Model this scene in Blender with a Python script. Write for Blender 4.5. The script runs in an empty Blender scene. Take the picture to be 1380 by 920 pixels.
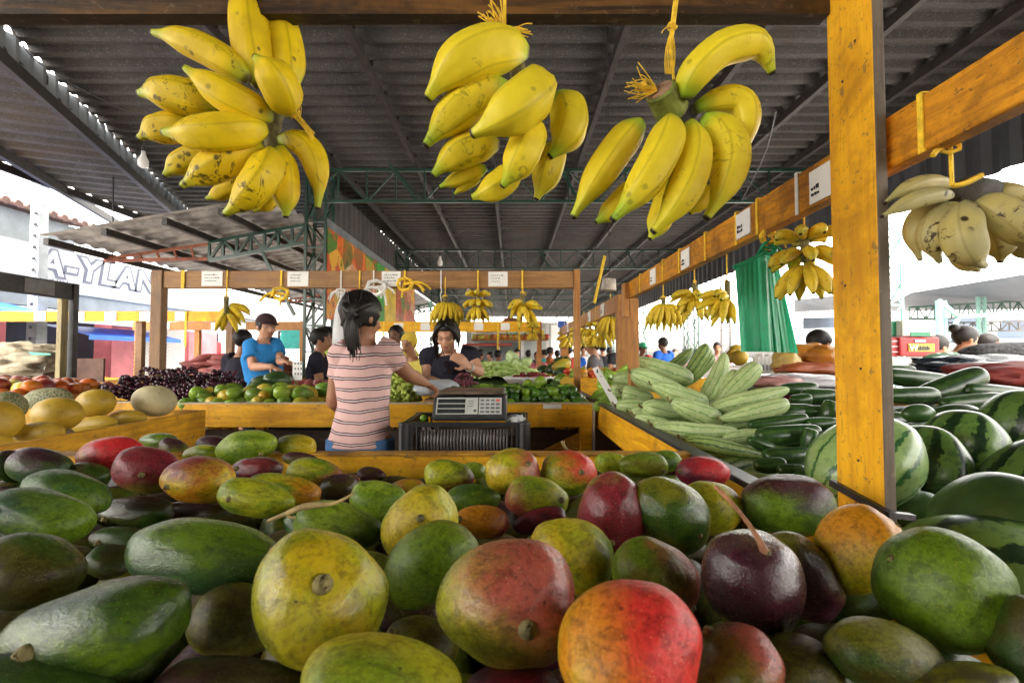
import bpy, math, random
from mathutils import Vector, Matrix, noise
import numpy as np
R = math.radians
random.seed(7)
S = bpy.context.scene
COL = S.collection
H = 1.32                      # eye height of the photographer
F = 1380 * 16 / 36            # focal length in photo pixels
TILT = math.atan(20 / F)
CAM = Vector((0, 0, H))
FWD = Vector((0, math.cos(TILT), math.sin(TILT)))
UP = Vector((0, -math.sin(TILT), math.cos(TILT)))
RT = Vector((1, 0, 0))

def P(px, py, d):
    """a world point d metres in front of the camera, where the photo shows it"""
    return CAM + FWD * d + RT * ((px - 690) / F * d) + UP * ((460 - py) / F * d)
def PZ(px, py, z):
    v = P(px, py, 1) - CAM
    return CAM + v * ((z - H) / v.z)
def DZ(px, py, dz):
    v = P(px, py, 1) - CAM
    return dz / v.z

# ------------------------------------------------------------------ scene, camera, light
cam = bpy.data.cameras.new('camera'); cam.lens = 16; cam.sensor_width = 36
cam.clip_start = .02; cam.clip_end = 2000
cam.dof.use_dof = True; cam.dof.focus_distance = 1.1; cam.dof.aperture_fstop = 9.0
co = bpy.data.objects.new('camera', cam); COL.objects.link(co)
co.location = CAM; co.rotation_euler = (R(90) + TILT, 0, 0)
S.camera = co
S.view_settings.view_transform = 'Standard'
try: S.view_settings.look = 'None'
except Exception: pass
S.view_settings.exposure = 0
S.cycles.use_denoising = True
S.cycles.max_bounces = 10
S.cycles.diffuse_bounces = 5
S.cycles.glossy_bounces = 3
S.cycles.sample_clamp_indirect = 6
S.cycles.caustics_reflective = False; S.cycles.caustics_refractive = False

SUN_EL, SUN_AZ = 50, 196
W = bpy.data.worlds.new('World'); S.world = W; W.use_nodes = True
nt = W.node_tree; nt.nodes.clear()
sky = nt.nodes.new('ShaderNodeTexSky'); sky.sky_type = 'NISHITA'; sky.sun_disc = False
sky.sun_elevation = R(SUN_EL); sky.sun_rotation = R(SUN_AZ); sky.dust_density = 5; sky.air_density = 1.2
hs = nt.nodes.new('ShaderNodeHueSaturation'); hs.inputs['Saturation'].default_value = .12; hs.inputs['Value'].default_value = 16.5
bg = nt.nodes.new('ShaderNodeBackground'); bg.inputs[1].default_value = .15
wo = nt.nodes.new('ShaderNodeOutputWorld')
nt.links.new(sky.outputs[0], hs.inputs['Color']); wm = nt.nodes.new('ShaderNodeMixRGB'); wm.blend_type = 'MULTIPLY'; wm.inputs[0].default_value = 1; wm.inputs[2].default_value = (1.05, 1.0, .92, 1)
nt.links.new(hs.outputs[0], wm.inputs[1]); nt.links.new(wm.outputs[0], bg.inputs[0]); nt.links.new(bg.outputs[0], wo.inputs[0])
sl = bpy.data.lights.new('sun', 'SUN'); sl.energy = 5; sl.angle = R(.5); sl.color = (1, .95, .87)
so = bpy.data.objects.new('sun', sl); COL.objects.link(so)
# direction towards the sun
sd = Vector((math.sin(R(SUN_AZ)) * math.cos(R(SUN_EL)), math.cos(R(SUN_AZ)) * math.cos(R(SUN_EL)), math.sin(R(SUN_EL))))
so.rotation_euler = sd.to_track_quat('Z', 'Y').to_euler()

# ------------------------------------------------------------------ node helper
class NT:
    def __init__(s, name):
        s.m = bpy.data.materials.new(name); s.m.use_nodes = True; s.t = s.m.node_tree; s.t.nodes.clear()
        s.out = s.n('OutputMaterial'); s.b = s.n('BsdfPrincipled'); s.l(s.b.outputs[0], s.out.inputs[0])
        s._tc = None
    def n(s, typ, **kw):
        nd = s.t.nodes.new('ShaderNode' + typ)
        for k, v in kw.items(): setattr(nd, k, v)
        return nd
    def l(s, a, b): s.t.links.new(a, b)
    def set(s, nd, key, v):
        i = nd.inputs[key]
        if isinstance(v, bpy.types.NodeSocket): s.l(v, i)
        else:
            if isinstance(v, (tuple, list)) and len(v) == 3 and i.type == 'RGBA': v = (*v, 1)
            i.default_value = v
    def bs(s, **kw):
        for k, v in kw.items(): s.set(s.b, k.replace('_', ' '), v)
    def obj(s):
        if not s._tc: s._tc = s.n('TexCoord')
        return s._tc.outputs['Object']
    def uv(s):
        if not s._tc: s._tc = s.n('TexCoord')
        return s._tc.outputs['UV']
    def geo(s): return s.n('NewGeometry').outputs['Position']
    def rnd(s): return s.n('ObjectInfo').outputs['Random']
    def xyz(s, v): 
        q = s.n('SeparateXYZ'); s.l(v, q.inputs[0]); return q.outputs
    def comb(s, x, y, z):
        q = s.n('CombineXYZ'); s.set(q, 0, x); s.set(q, 1, y); s.set(q, 2, z); return q.outputs[0]
    def map(s, v, scale=(1, 1, 1), loc=(0, 0, 0)):
        q = s.n('Mapping'); s.l(v, q.inputs[0]); s.set(q, 'Scale', scale); s.set(q, 'Location', loc); return q.outputs[0]
    def math(s, op, a, b=0.0, c=0.0, clamp=False):
        q = s.n('Math', operation=op, use_clamp=clamp); s.set(q, 0, a); s.set(q, 1, b)
        if op in ('MULTIPLY_ADD', 'SMOOTH_MIN'): s.set(q, 2, c)
        return q.outputs[0]
    def vm(s, op, a, b):
        q = s.n('VectorMath', operation=op); s.set(q, 0, a); s.set(q, 1, b)
        return q.outputs['Value'] if op == 'DOT_PRODUCT' else q.outputs[0]
    def noise(s, v, sc, det=3, rough=.55, dist=0.0, col=False):
        q = s.n('TexNoise'); s.l(v, q.inputs['Vector']); q.inputs['Scale'].default_value = sc
        q.inputs['Detail'].default_value = det; q.inputs['Roughness'].default_value = rough; q.inputs['Distortion'].default_value = dist
        return q.outputs[1 if col else 0]
    def vor(s, v, sc, feature='F1', out='Distance', rnd=1.0):
        q = s.n('TexVoronoi', feature=feature); s.l(v, q.inputs['Vector']); q.inputs['Scale'].default_value = sc
        q.inputs['Randomness'].default_value = rnd
        return q.outputs[out]
    def step(s, v, a, b, lo=0., hi=1.):
        q = s.n('MapRange', interpolation_type='SMOOTHSTEP'); s.set(q, 0, v); s.set(q, 1, a); s.set(q, 2, b); s.set(q, 3, lo); s.set(q, 4, hi)
        return q.outputs[0]
    def mix(s, f, a, b, mode='MIX'):
        q = s.n('MixRGB', blend_type=mode); s.set(q, 0, f); s.set(q, 1, a); s.set(q, 2, b); return q.outputs[0]
    def ramp(s, f, stops):
        q = s.n('ValToRGB'); s.l(f, q.inputs[0]); e = q.color_ramp.elements
        while len(e) < len(stops): e.new(.5)
        for i, (p, c) in enumerate(stops): e[i].position = p; e[i].color = (*c, 1)
        return q.outputs[0]
    def bump(s, h, strength=.3, dist=.01):
        q = s.n('Bump'); s.l(h, q.inputs['Height']); q.inputs['Strength'].default_value = strength; q.inputs['Distance'].default_value = dist
        s.l(q.outputs[0], s.b.inputs['Normal']); return q.outputs[0]

def sc(c, k): return tuple(min(1, x * k) for x in c)

def m_plain(name, c, rough=.6, var=.25, scale=8, bump=.1, metal=0, spec=.5, world=True):
    t = NT(name); v = t.geo() if world else t.obj()
    n = t.noise(v, scale, 5, .6)
    t.bs(Base_Color=t.mix(t.step(n, .3, .7), sc(c, 1 - var), sc(c, 1 + var)), Roughness=rough, Metallic=metal, Specular_IOR_Level=spec)
    if bump: t.bump(t.noise(v, scale * 6, 3), bump, .004)
    return t.m

def m_wood(name, c, dark, worn=.5, axis='x', rough=.55, scuff=(.16, .09, .045), k=1):
    t = NT(name); v = t.geo()
    ss = {'x': (1.2, 14, 14), 'y': (14, 1.2, 14), 'z': (14, 14, 1.2)}[axis]
    g = t.noise(t.map(v, ss), 3 * k, 6, .65, .6)
    blot = t.noise(v, 7 * k, 5, .65)
    fine = t.noise(v, 55 * k, 4, .7)
    base = t.mix(t.step(g, .35, .65), dark, c)
    base = t.mix(t.math('MULTIPLY', t.step(blot, .5, .68), worn), base, sc(dark, .8))
    sp = t.math('MULTIPLY', t.step(fine, .58, .70), worn)
    base = t.mix(sp, base, scuff)
    sc2 = t.math('MULTIPLY', t.step(t.noise(t.map(v, ss), 9 * k, 3, .8), .62, .7), worn * .8)
    base = t.mix(sc2, base, sc(scuff, .5))
    gr_ = t.math('MULTIPLY', t.step(t.noise(v, 2.6 * k, 6, .75, .8), .46, .66), worn * .9)
    base = t.mix(gr_, base, t.mix(1, base, (.42, .36, .34), 'MULTIPLY'))
    chip = t.math('MULTIPLY', t.step(t.noise(v, 24 * k, 3, .6, .5), .66, .68), worn)
    base = t.mix(chip, base, (.12, .085, .05))
    t.bs(Base_Color=base, Roughness=t.step(g, .2, .8, rough - .12, rough + .2), Specular_IOR_Level=.35)
    t.bump(t.math('ADD', g, t.math('MULTIPLY', fine, .6)), .35, .004)
    return t.m

YEL = m_wood('worn_yellow_paint', (.88, .48, .014), (.74, .35, .010), .5, 'x')
YELX = YEL
YELY = m_wood('worn_yellow_paint_long', (.86, .45, .012), (.68, .30, .009), .55, 'y')
YELZ = m_wood('worn_yellow_paint_post', (.86, .45, .012), (.72, .33, .009), .62, 'z', k=1.6)
YELD = m_wood('dirty_yellow_paint', (.52, .25, .02), (.30, .15, .02), .9, 'y')
BRN = m_wood('bare_brown_wood', (.36, .19, .07), (.24, .12, .045), .35, 'x', scuff=(.1, .05, .02))
BRNZ = m_wood('bare_brown_wood_post', (.30, .17, .08), (.2, .11, .05), .35, 'z', scuff=(.1, .05, .02))
BRNO = m_wood('orange_brown_wood', (.48, .22, .06), (.33, .14, .04), .35, 'y', scuff=(.12, .06, .02))
BRNOZ = m_wood('orange_brown_wood_post', (.48, .22, .06), (.33, .14, .04), .35, 'z', scuff=(.12, .06, .02))
DARKW = m_wood('dark_stained_wood', (.06, .035, .02), (.03, .018, .012), .6, 'x', scuff=(.16, .12, .08))
GREYW = m_wood('grey_weathered_wood', (.16, .125, .09), (.09, .07, .05), .5, 'z', scuff=(.25, .2, .12))
PALEW = m_wood('pale_edge_wood', (.62, .52, .38), (.45, .34, .2), .4, 'x', scuff=(.3, .2, .1))
RUBBER = m_plain('black_rail_strip', (.035, .035, .038), .35, .4, 20, .2)
CONC = m_plain('floor_concrete', (.30, .28, .26), .8, .2, 2, .2)
GREEN = m_plain('green_steel_paint', (.008, .042, .028), .4, .3, 10, .1)
GREENL = m_plain('pale_green_steel', (.10, .22, .19), .4, .2, 10, .1)
RUST = m_plain('rusty_red_steel', (.22, .07, .035), .7, .4, 10, .2)
STEEL = m_plain('dark_purlin_steel', (.022, .018, .016), .6, .5, 14, .2)
WHITE = m_plain('white_paint', (.78, .77, .75), .5, .05, 3, .05)
PAPER = m_plain('price_paper', (.80, .79, .76), .6, .06, 14, .1)
INK = m_plain('black_ink', (.015, .015, .018), .6, 0, 3, 0)
STRY = m_plain('yellow_twine', (.80, .52, .03), .7, .25, 60, .3)
STRW = m_plain('white_twine', (.75, .74, .7), .7, .1, 60, .3)
BLACKP = m_plain('black_plastic', (.018, .019, .022), .32, .3, 20, .1)
STEM = m_plain('fruit_stalk', (.16, .13, .045), .8, .5, 60, .4)

def m_roof():
    t = NT('fibre_cement_roof'); v = t.geo()
    n = t.noise(v, 1.1, 6, .7); n2 = t.noise(v, 14, 5, .75); st = t.noise(t.map(v, (1, 9, 1)), 1.6, 5, .6)
    sp = t.step(t.noise(v, 60, 4, .8), .55, .66)
    c = t.mix(t.step(n, .3, .7), (.030, .029, .029), (.072, .069, .066))
    c = t.mix(t.math('MULTIPLY', t.step(st, .5, .75), .6), c, (.028, .022, .018))
    c = t.mix(t.math('MULTIPLY', sp, .7), c, (.21, .20, .20))
    c = t.mix(t.math('MULTIPLY', t.step(n2, .52, .7), .5), c, (.05, .045, .04))
    c = t.mix(t.math('MULTIPLY', t.step(t.noise(v, .7, 6, .7, .5), .52, .68), .55), c, (.075, .045, .028))
    t.bs(Base_Color=c, Roughness=.8); t.bump(n2, .3, .01); return t.m
ROOF = m_roof()
ROOFL = m_plain('light_roof_sheet', (.30, .295, .29), .7, .45, 5, .3)
FASCIA = m_plain('dark_corrugated_fascia', (.045, .05, .058), .5, .3, 2, .1)
FASCL = m_plain('translucent_grey_fascia', (.16, .18, .20), .5, .3, 3, .1)

# ------------------------------------------------------------------ mesh builder
class MB:
    def __init__(s): s.v = []; s.f = []; s.uv = []; s.mi = []; s.cur = 0
    def face(s, idx, uvs=None):
        s.f.append(tuple(idx)); s.uv.append(uvs or [(0, 0)] * len(idx)); s.mi.append(s.cur)
    def add(s, verts, faces):
        o = len(s.v); s.v += [Vector(p) for p in verts]
        for f in faces: s.face([i + o for i in f])
        return o
    def obox(s, c, ax, ay, az):
        c, ax, ay, az = map(Vector, (c, ax, ay, az))
        vs = [c + ax * i + ay * j + az * k for k in (-1, 1) for j in (-1, 1) for i in (-1, 1)]
        fs = [(0, 2, 3, 1), (4, 5, 7, 6), (0, 1, 5, 4), (2, 6, 7, 3), (0, 4, 6, 2), (1, 3, 7, 5)]
        if ax.cross(ay).dot(az) < 0: fs = [f[::-1] for f in fs]
        s.add(vs, fs)
    def box(s, lo, hi):
        lo, hi = Vector(lo), Vector(hi); c = (lo + hi) / 2; h = (hi - lo) / 2
        s.obox(c, (h.x, 0, 0), (0, h.y, 0), (0, 0, h.z))
    def bar(s, a, b, w, h, up=(0, 0, 1)):
        a, b = Vector(a), Vector(b); d = (b - a)
        if d.length < 1e-6: return
        u = Vector(up)
        if abs(d.normalized().dot(u)) > .98: u = Vector((0, 1, 0))
        x = d.cross(u).normalized(); y = x.cross(d).normalized()
        s.obox((a + b) / 2, d / 2, x * w / 2, y * h / 2)
    def sweep(s, pts, rad, seg=12, ref=None, prof=None, cap=True):
        """rad: list of r or (rx, ry); prof(angle)->factor"""
        pts = [Vector(p) for p in pts]; n = len(pts)
        L = [0]
        for i in range(1, n): L.append(L[-1] + (pts[i] - pts[i - 1]).length)
        T = []
        for i in range(n):
            T.append((pts[min(i + 1, n - 1)] - pts[max(i - 1, 0)]).normalized())
        u = Vector(ref) if ref else (Vector((0, 0, 1)) if abs(T[0].z) < .9 else Vector((1, 0, 0)))
        o = len(s.v); rings = []
        for i in range(n):
            u = (u - T[i] * u.dot(T[i]))
            u = u.normalized() if u.length > 1e-6 else T[i].orthogonal().normalized()
            w = T[i].cross(u)
            r = rad[i]; rx, ry = r if isinstance(r, (tuple, list)) else (r, r)
            ring = []
            for k in range(seg):
                a = 2 * math.pi * k / seg; q = prof(a) if prof else 1
                s.v.append(pts[i] + u * (math.cos(a) * rx * q) + w * (math.sin(a) * ry * q)); ring.append(len(s.v) - 1)
            rings.append(ring)
        for i in range(n - 1):
            t0, t1 = L[i] / L[-1], L[i + 1] / L[-1]
            for k in range(seg):
                k2 = (k + 1) % seg
                s.face((rings[i][k], rings[i][k2], rings[i + 1][k2], rings[i + 1][k]),
                       [(t0, k / seg), (t0, (k + 1) / seg), (t1, (k + 1) / seg), (t1, k / seg)])
        if cap:
            s.face(rings[0][::-1], [(0, 0)] * seg); s.face(rings[-1], [(1, 0)] * seg)
    def ball(s, c, r, seg=16, rings=10, M=None):
        c = Vector(c); r = Vector(r) if isinstance(r, (tuple, list, Vector)) else Vector((r, r, r))
        M = M or Matrix.Identity(3); o = len(s.v)
        s.v.append(c + M @ Vector((-r.x, 0, 0)))
        for i in range(1, rings):
            a = math.pi * i / rings
            for k in range(seg):
                b = 2 * math.pi * k / seg
                s.v.append(c + M @ Vector((-math.cos(a) * r.x, math.sin(a) * math.cos(b) * r.y, math.sin(a) * math.sin(b) * r.z)))
        s.v.append(c + M @ Vector((r.x, 0, 0))); e = len(s.v) - 1
        for k in range(seg):
            k2 = (k + 1) % seg
            s.face((o, o + 1 + k2, o + 1 + k)); s.face((e, e - seg + k, e - seg + k2))
            for i in range(rings - 2):
                a0 = o + 1 + i * seg
                s.face((a0 + k, a0 + k2, a0 + seg + k2, a0 + seg + k))
    def quad(s, a, b, c, d):
        s.add([a, b, c, d], [(0, 1, 2, 3)])
    def build(s, name, mat, parent=None, smooth=False, bevel=0, loc=None, origin=None):
        me = bpy.data.meshes.new(name)
        ob = bpy.data.objects.new(name, me); COL.objects.link(ob)
        off = Vector((0, 0, 0))
        if parent is not None:
            ob.parent = parent
            off = wloc(parent)
            if origin is not None: ob.location = Vector(origin) - off; off = Vector(origin)
        elif origin is not None:
            ob.location = Vector(origin); off = Vector(origin)
        me.from_pydata([tuple(p - off) for p in s.v], [], s.f)
        ul = me.uv_layers.new(name='UVMap')
        flat = [c for f in s.uv for q in f for c in q]
        ul.data.foreach_set('uv', flat)
        mats = mat if isinstance(mat, (list, tuple)) else [mat]
        for m in mats: me.materials.append(m)
        me.polygons.foreach_set('material_index', s.mi)
        if smooth: me.polygons.foreach_set('use_smooth', [True] * len(me.polygons))
        me.update()
        if bevel:
            b = ob.modifiers.new('bevel', 'BEVEL'); b.width = bevel; b.segments = 2; b.limit_method = 'ANGLE'
        return ob

def wloc(o):
    v = Vector(o.location)
    while o.parent: o = o.parent; v = v + Vector(o.location)
    return v

def tag(o, label=None, cat=None, group=None, kind=None):
    if label: o['label'] = label
    if cat: o['category'] = cat
    if group: o['group'] = group
    if kind: o['kind'] = kind
    return o
def empty(name, loc, label=None, cat=None, group=None):
    e = bpy.data.objects.new(name, None); COL.objects.link(e); e.location = loc; e.empty_display_size = .05
    return tag(e, label, cat, group)
KIDS = {}
def kids(o):
    return [c for c in COL.objects if c.parent == o]
def copy_tree(o, parent=None, ks=None):
    c = o.copy(); COL.objects.link(c)
    if parent is not None: c.parent = parent
    for ch in (kids(o) if ks is None else ks): copy_tree(ch, c, [])
    return c
def bez(a, b, c, n):
    a, b, c = map(Vector, (a, b, c)); out = []
    for i in range(n):
        t = i / (n - 1); out.append(a * (1 - t) ** 2 + b * (2 * t * (1 - t)) + c * t * t)
    return out
def catmull(pts, n):
    pts = [Vector(p) for p in pts]; k = len(pts) - 1; out = []
    for i in range(n):
        t = i / (n - 1) * k; j = min(int(t), k - 1); u = t - j
        p0 = pts[max(j - 1, 0)]; p1 = pts[j]; p2 = pts[j + 1]; p3 = pts[min(j + 2, k)]
        out.append(.5 * ((2 * p1) + (p2 - p0) * u + (2 * p0 - 5 * p1 + 4 * p2 - p3) * u * u + (3 * p1 - p0 - 3 * p2 + p3) * u ** 3))
    return out
def lerp_list(vals, n):
    k = len(vals) - 1; out = []
    for i in range(n):
        t = i / (n - 1) * k; j = min(int(t), k - 1); u = t - j
        a, b = vals[j], vals[j + 1]
        if isinstance(a, (tuple, list)): out.append(tuple(x + (y - x) * u for x, y in zip(a, b)))
        else: out.append(a + (b - a) * u)
    return out
def smooth_tube(mb, pts, rad, seg=12, n=None, ref=None):
    n = n or (len(pts) * 4)
    mb.sweep(catmull(pts, n), lerp_list(rad, n), seg, ref)

# ================================================================== SETTING
g = MB(); g.quad((-300, -300, 0), (300, -300, 0), (300, 300, 0), (-300, 300, 0))
tag(g.build('ground', CONC), kind='structure')

ZR = H + 2.6      # main roof
ZL = H + 2.42     # left roof
def wave(t):      # trapezoid roofing profile
    t = t % 1
    if t < .3: return 0
    if t < .45: return (t - .3) / .15
    if t < .8: return 1
    return 1 - (t - .8) / .2
def diag(y):      # plan line where the two roofs meet
    return -4.1 - (y - 3.7) * .386
def rxl(y): return diag(y) if y < 9.4 else -2.75
roof = empty('market_roof', (0, 6, 0), 'high dark corrugated market roof carried on green lattice trusses', 'roof')
pitch = .19
m = MB(); prev = None; y = -26.0
while y < 30:
    for fr in (0, .3, .45, .8):
        yy = y + fr * pitch; z = ZR + .045 * wave(fr)
        xs = [rxl(yy), -2.75 if yy < 9.4 else -2.7, 0, 4.3]
        idx = []
        for x in xs: m.v.append(Vector((x, yy, z + .01 * math.sin(x * 1.3)))); idx.append(len(m.v) - 1)
        if prev:
            for k in range(3): m.face((prev[k], prev[k + 1], idx[k + 1], idx[k]))
        prev = idx
    y += pitch
m.build('roof_sheet', ROOF, roof)
# left roof, turned in plan
m = MB(); al = math.atan(.386); e = Vector((math.cos(al), math.sin(al), 0)); dn = Vector((-math.sin(al), math.cos(al), 0))
D0 = Vector((-4.1, 3.7, ZL)); prev = None; s_ = -30
while s_ < 6.1:
    for fr in (0, .3, .45, .8):
        D = D0 + dn * (s_ + fr * .26); D.z = ZL + .04 * wave(fr)
        ln = (D.x + 6.4) / e.x
        if ln < .05: continue
        E = D - e * ln
        m.v += [E, D]; idx = (len(m.v) - 2, len(m.v) - 1)
        if prev: m.face((prev[0], prev[1], idx[1], idx[0]))
        prev = idx
    s_ += .26
m.build('roof_sheet', ROOF, roof)
# fascia between the two roof levels
m = MB(); prev = None
for i in range(0, 760):
    q = D0 + dn * (-30 + i * .0472); off = .02 * (1 if (i // 2) % 2 else -1)
    a = Vector((q.x, q.y, ZL - .02)) + e * off; b = Vector((q.x, q.y, ZR + .015)) + e * off
    m.v += [a, b]; idx = (len(m.v) - 2, len(m.v) - 1)
    if prev: m.face((prev[0], idx[0], idx[1], prev[1]))
    prev = idx
m.build('fascia', FASCL, roof)
# right hand fascia
m = MB(); prev = None
for i in range(0, 900):
    yy = -24 + i * .06; off = .02 * (1 if (i // 2) % 2 else -1)
    m.v += [Vector((4.28 + off, yy, H + 1.62)), Vector((4.28 + off, yy, ZR))]; idx = (len(m.v) - 2, len(m.v) - 1)
    if prev: m.face((prev[0], idx[0], idx[1], prev[1]))
    prev = idx
m.build('fascia', FASCIA, roof)
# purlins with bolt clips
for xx in (-2.35, -1.27, -.25, .88, 1.95, 2.9, 3.7):
    m = MB(); m.box((xx - .025, -25, ZR - .10), (xx + .025, 29.8, ZR - .012))
    yy = -3
    while yy < 16:
        m.box((xx + .026, yy, ZR - .045), (xx + .055, yy + .035, ZR - .013)); yy += .46
    m.build('purlin', STEEL, roof)
for k, o_ in enumerate((0.0, -1.15)):
    m = MB(); a = D0 + dn * -9; b = D0 + dn * 5.8
    zz = ZL - .07
    sh = e * o_
    m.bar((a.x + sh.x, a.y + sh.y, zz), (b.x + sh.x, b.y + sh.y, zz), .06, .11)
    m.build('purlin', STEEL, roof)
m = MB(); m.bar((-6.38, -4, ZL - .05), (-6.38, 8.3, ZL - .05), .05, .1); m.build('purlin', STEEL, roof)
for xx in (-3.4, -4.3):
    m = MB(); m.bar((xx, diag(0) * 0 - 3, ZR - .06), (xx, 3.7 + (-4.1 - xx) / .386 - .1, ZR - .06), .05, .09); m.build('purlin', STEEL, roof)

def lattice(m, a, b, depth, n, w=.036, t=.018, side=(0, 0, -1)):
    """two chords and zig-zag web between a and b"""
    a, b = Vector(a), Vector(b); dn_ = Vector(side) * depth
    up = (0, 1, 0) if abs((b - a).normalized().z) > .9 else (0, 0, 1)
    m.bar(a, b, w, w, up); m.bar(a + dn_, b + dn_, w, w, up)
    for i in range(n):
        p = a.lerp(b, i / n); q = a.lerp(b, (i + 1) / n)
        m.bar(p, p + dn_, t, t, up)
        if i % 2: m.bar(p, q + dn_, t, t, up)
        else: m.bar(p + dn_, q, t, t, up)
    m.bar(b, b + dn_, t, t, up)
for yy in (-9, -3.2, 6.0, 10.6, 15.2, 20, 25, 29.6):
    m = MB(); lattice(m, (-2.7, yy, ZR - .12), (4.2, yy, ZR - .12), .42, 18)
    for xx in (-1.27, .88, 2.9):
        m.bar((xx - .3, yy - .3, ZR - .15), (xx, yy, ZR - .52), .025, .025)
    m.build('truss', GREEN, roof)
def column(x, y, w, ztop, mat, name='column', parent=None):
    m = MB()
    for sx in (0, 1):
        for sy in (0, 1):
            m.bar((x + sx * w, y + sy * w, 0), (x + sx * w, y + sy * w, ztop), .032, .032)
    n = int(ztop / (w * 1.25)); h = ztop / n
    for i in range(n):
        z0, z1 = i * h, (i + 1) * h
        for yy in (0, w):
            if i % 2: m.bar((x, y + yy, z0), (x + w, y + yy, z1), .02, .02)
            else: m.bar((x + w, y + yy, z0), (x, y + yy, z1), .02, .02)
            m.bar((x, y + yy, z0), (x + w, y + yy, z0), .02, .02)
        for xx in (0, w):
            if i % 2: m.bar((x + xx, y, z0), (x + xx, y + w, z1), .02, .02)
            else: m.bar((x + xx, y + w, z0), (x + xx, y, z1), .02, .02)
    return m.build(name, mat, parent)
for yy in (6.0, 10.6, 15.2, 20): column(-2.74, yy, .26, ZR - .12, GREEN, parent=roof)
for yy in (7.0, 11.5, 16, 21): column(4.45 if yy > 8 else 5.75, yy, .27, H + (2.6 if yy > 8 else 2.2), GREENL if yy < 8 else GREEN, parent=roof)

m = MB(); prev = None
for i in range(0, 400):
    yy_ = 6.3 + i * .06; off = .015 * (1 if (i // 2) % 2 else -1)
    m.v += [Vector((-2.74 + off, yy_, H + 1.87)), Vector((-2.74 + off, yy_, ZR + .01))]; idx = (len(m.v) - 2, len(m.v) - 1)
    if prev: m.face((prev[0], idx[0], idx[1], prev[1]))
    prev = idx
m.build('fascia', ROOF, roof)
# left canopy beyond the high roof
can = empty('side_canopy', (-4, 6, 0), 'lower light grey canopy roof sloping out towards the shop fronts', 'canopy')
m = MB(); prev = None; y = 5.2
while y < 17:
    for fr in (0, .3, .45, .8):
        yy = y + fr * .22; z = .03 * wave(fr)
        m.v += [Vector((-5.45, yy, H + 1.40 + z)), Vector((-2.8, yy, H + 1.86 + z))]; idx = (len(m.v) - 2, len(m.v) - 1)
        if prev: m.face((prev[0], prev[1], idx[1], idx[0]))
        prev = idx
    y += .22
m.build('roof_sheet', ROOFL, can)
for xx in (-5.42, -4.75, -4.05, -3.4):
    zz = H + 1.40 + (xx + 5.45) * .1736 - .07
    m = MB(); m.box((xx - .03, 5.25, zz - .04), (xx + .03, 16.9, zz + .04)); m.build('purlin', STEEL, can)
for yy in (6.05, 10.65, 15.2):
    m = MB(); lattice(m, (-4.05, yy, H + 1.52), (-2.76, yy, H + 1.76), .24, 7, .045, .03); m.build('truss', GREEN, can)
    m = MB(); a = Vector((-5.45, yy, H + 1.30)); b = Vector((-4.07, yy, H + 1.5))
    m.bar(a, b, .035, .035); m.bar(a + Vector((0, 0, -.02)), b + Vector((0, 0, -.2)), .04, .04)
    for k in range(1, 6):
        p = a.lerp(b, k / 6); m.bar(p, p + Vector((.05, 0, -.02 - .18 * k / 6)), .022, .022)
    m.build('truss', RUST, can)
    m = MB(); m.bar((-3.35, yy, H + 1.4), (-2.9, yy, H + .55), .035, .035); m.build('brace', GREEN, can)

# banner with fruit pictures
def m_banner():
    t = NT('fruit_banner_print'); v = t.geo()
    n = t.vor(t.map(v, (1, 1, 1.0)), 3.0, out='Color'); q = t.xyz(n)
    d = t.noise(v, 3.5, 4, .6, 1.5)
    c = t.ramp(q[0], [(0, (.42, .02, .012)), (.25, (.78, .16, .02)), (.45, (.85, .50, .05)), (.6, (.05, .2, .02)), (.8, (.6, .08, .03)), (1, (.75, .6, .35))])
    c = t.mix(t.step(d, .52, .66), c, (.62, .08, .03)); c = t.mix(t.step(t.noise(v, 9, 3), .55, .7), c, (.03, .10, .02))
    t.bs(Base_Color=c, Roughness=.4); return t.m
ban = empty('hanging_banner', (-2.5, 6.4, H + .8), 'long green bordered banner printed with fruit hanging beside the green column', 'banner')
BG = m_plain('banner_green', (.05, .34, .04), .4, .2, 4, 0); BY = m_plain('banner_yellow', (.75, .52, .03), .4, .3, 3, 0); BN = m_banner()
def wallq(x, y0, y1, z0, z1, th=.02): 
    q = MB(); q.box((x - th, y0, z0), (x, y1, z1)); return q
wallq(-2.46, 6.02, 8.25, H + .5, H + 1.72).build('picture_panel', BN, ban)
wallq(-2.46, 8.26, 8.75, H + .5, H + 1.72).build('border', BG, ban)
wallq(-2.46, 8.76, 9.6, H + .5, H + 1.72).build('picture_panel', BY, ban)
wallq(-2.46, 9.61, 11.5, H + .5, H + 1.72).build('picture_panel', BN, ban)
wallq(-2.46, 6.0, 11.5, H + 1.725, H + 1.84).build('top_strip', FASCL, ban)

# unseen low wall added behind the viewer to darken the foreground and cut reflections
bw = empty('rear_light_blocker', (0, -5, 0), 'unseen grey wall added behind the viewer to block light', 'wall')
m = MB(); m.box((-5.2, -5.2, 0), (4.0, -5.0, H + 1.25)); m.build('wall', m_plain('grey_blocker', (.16, .155, .15), .8, .3, 2, .2), bw)
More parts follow.
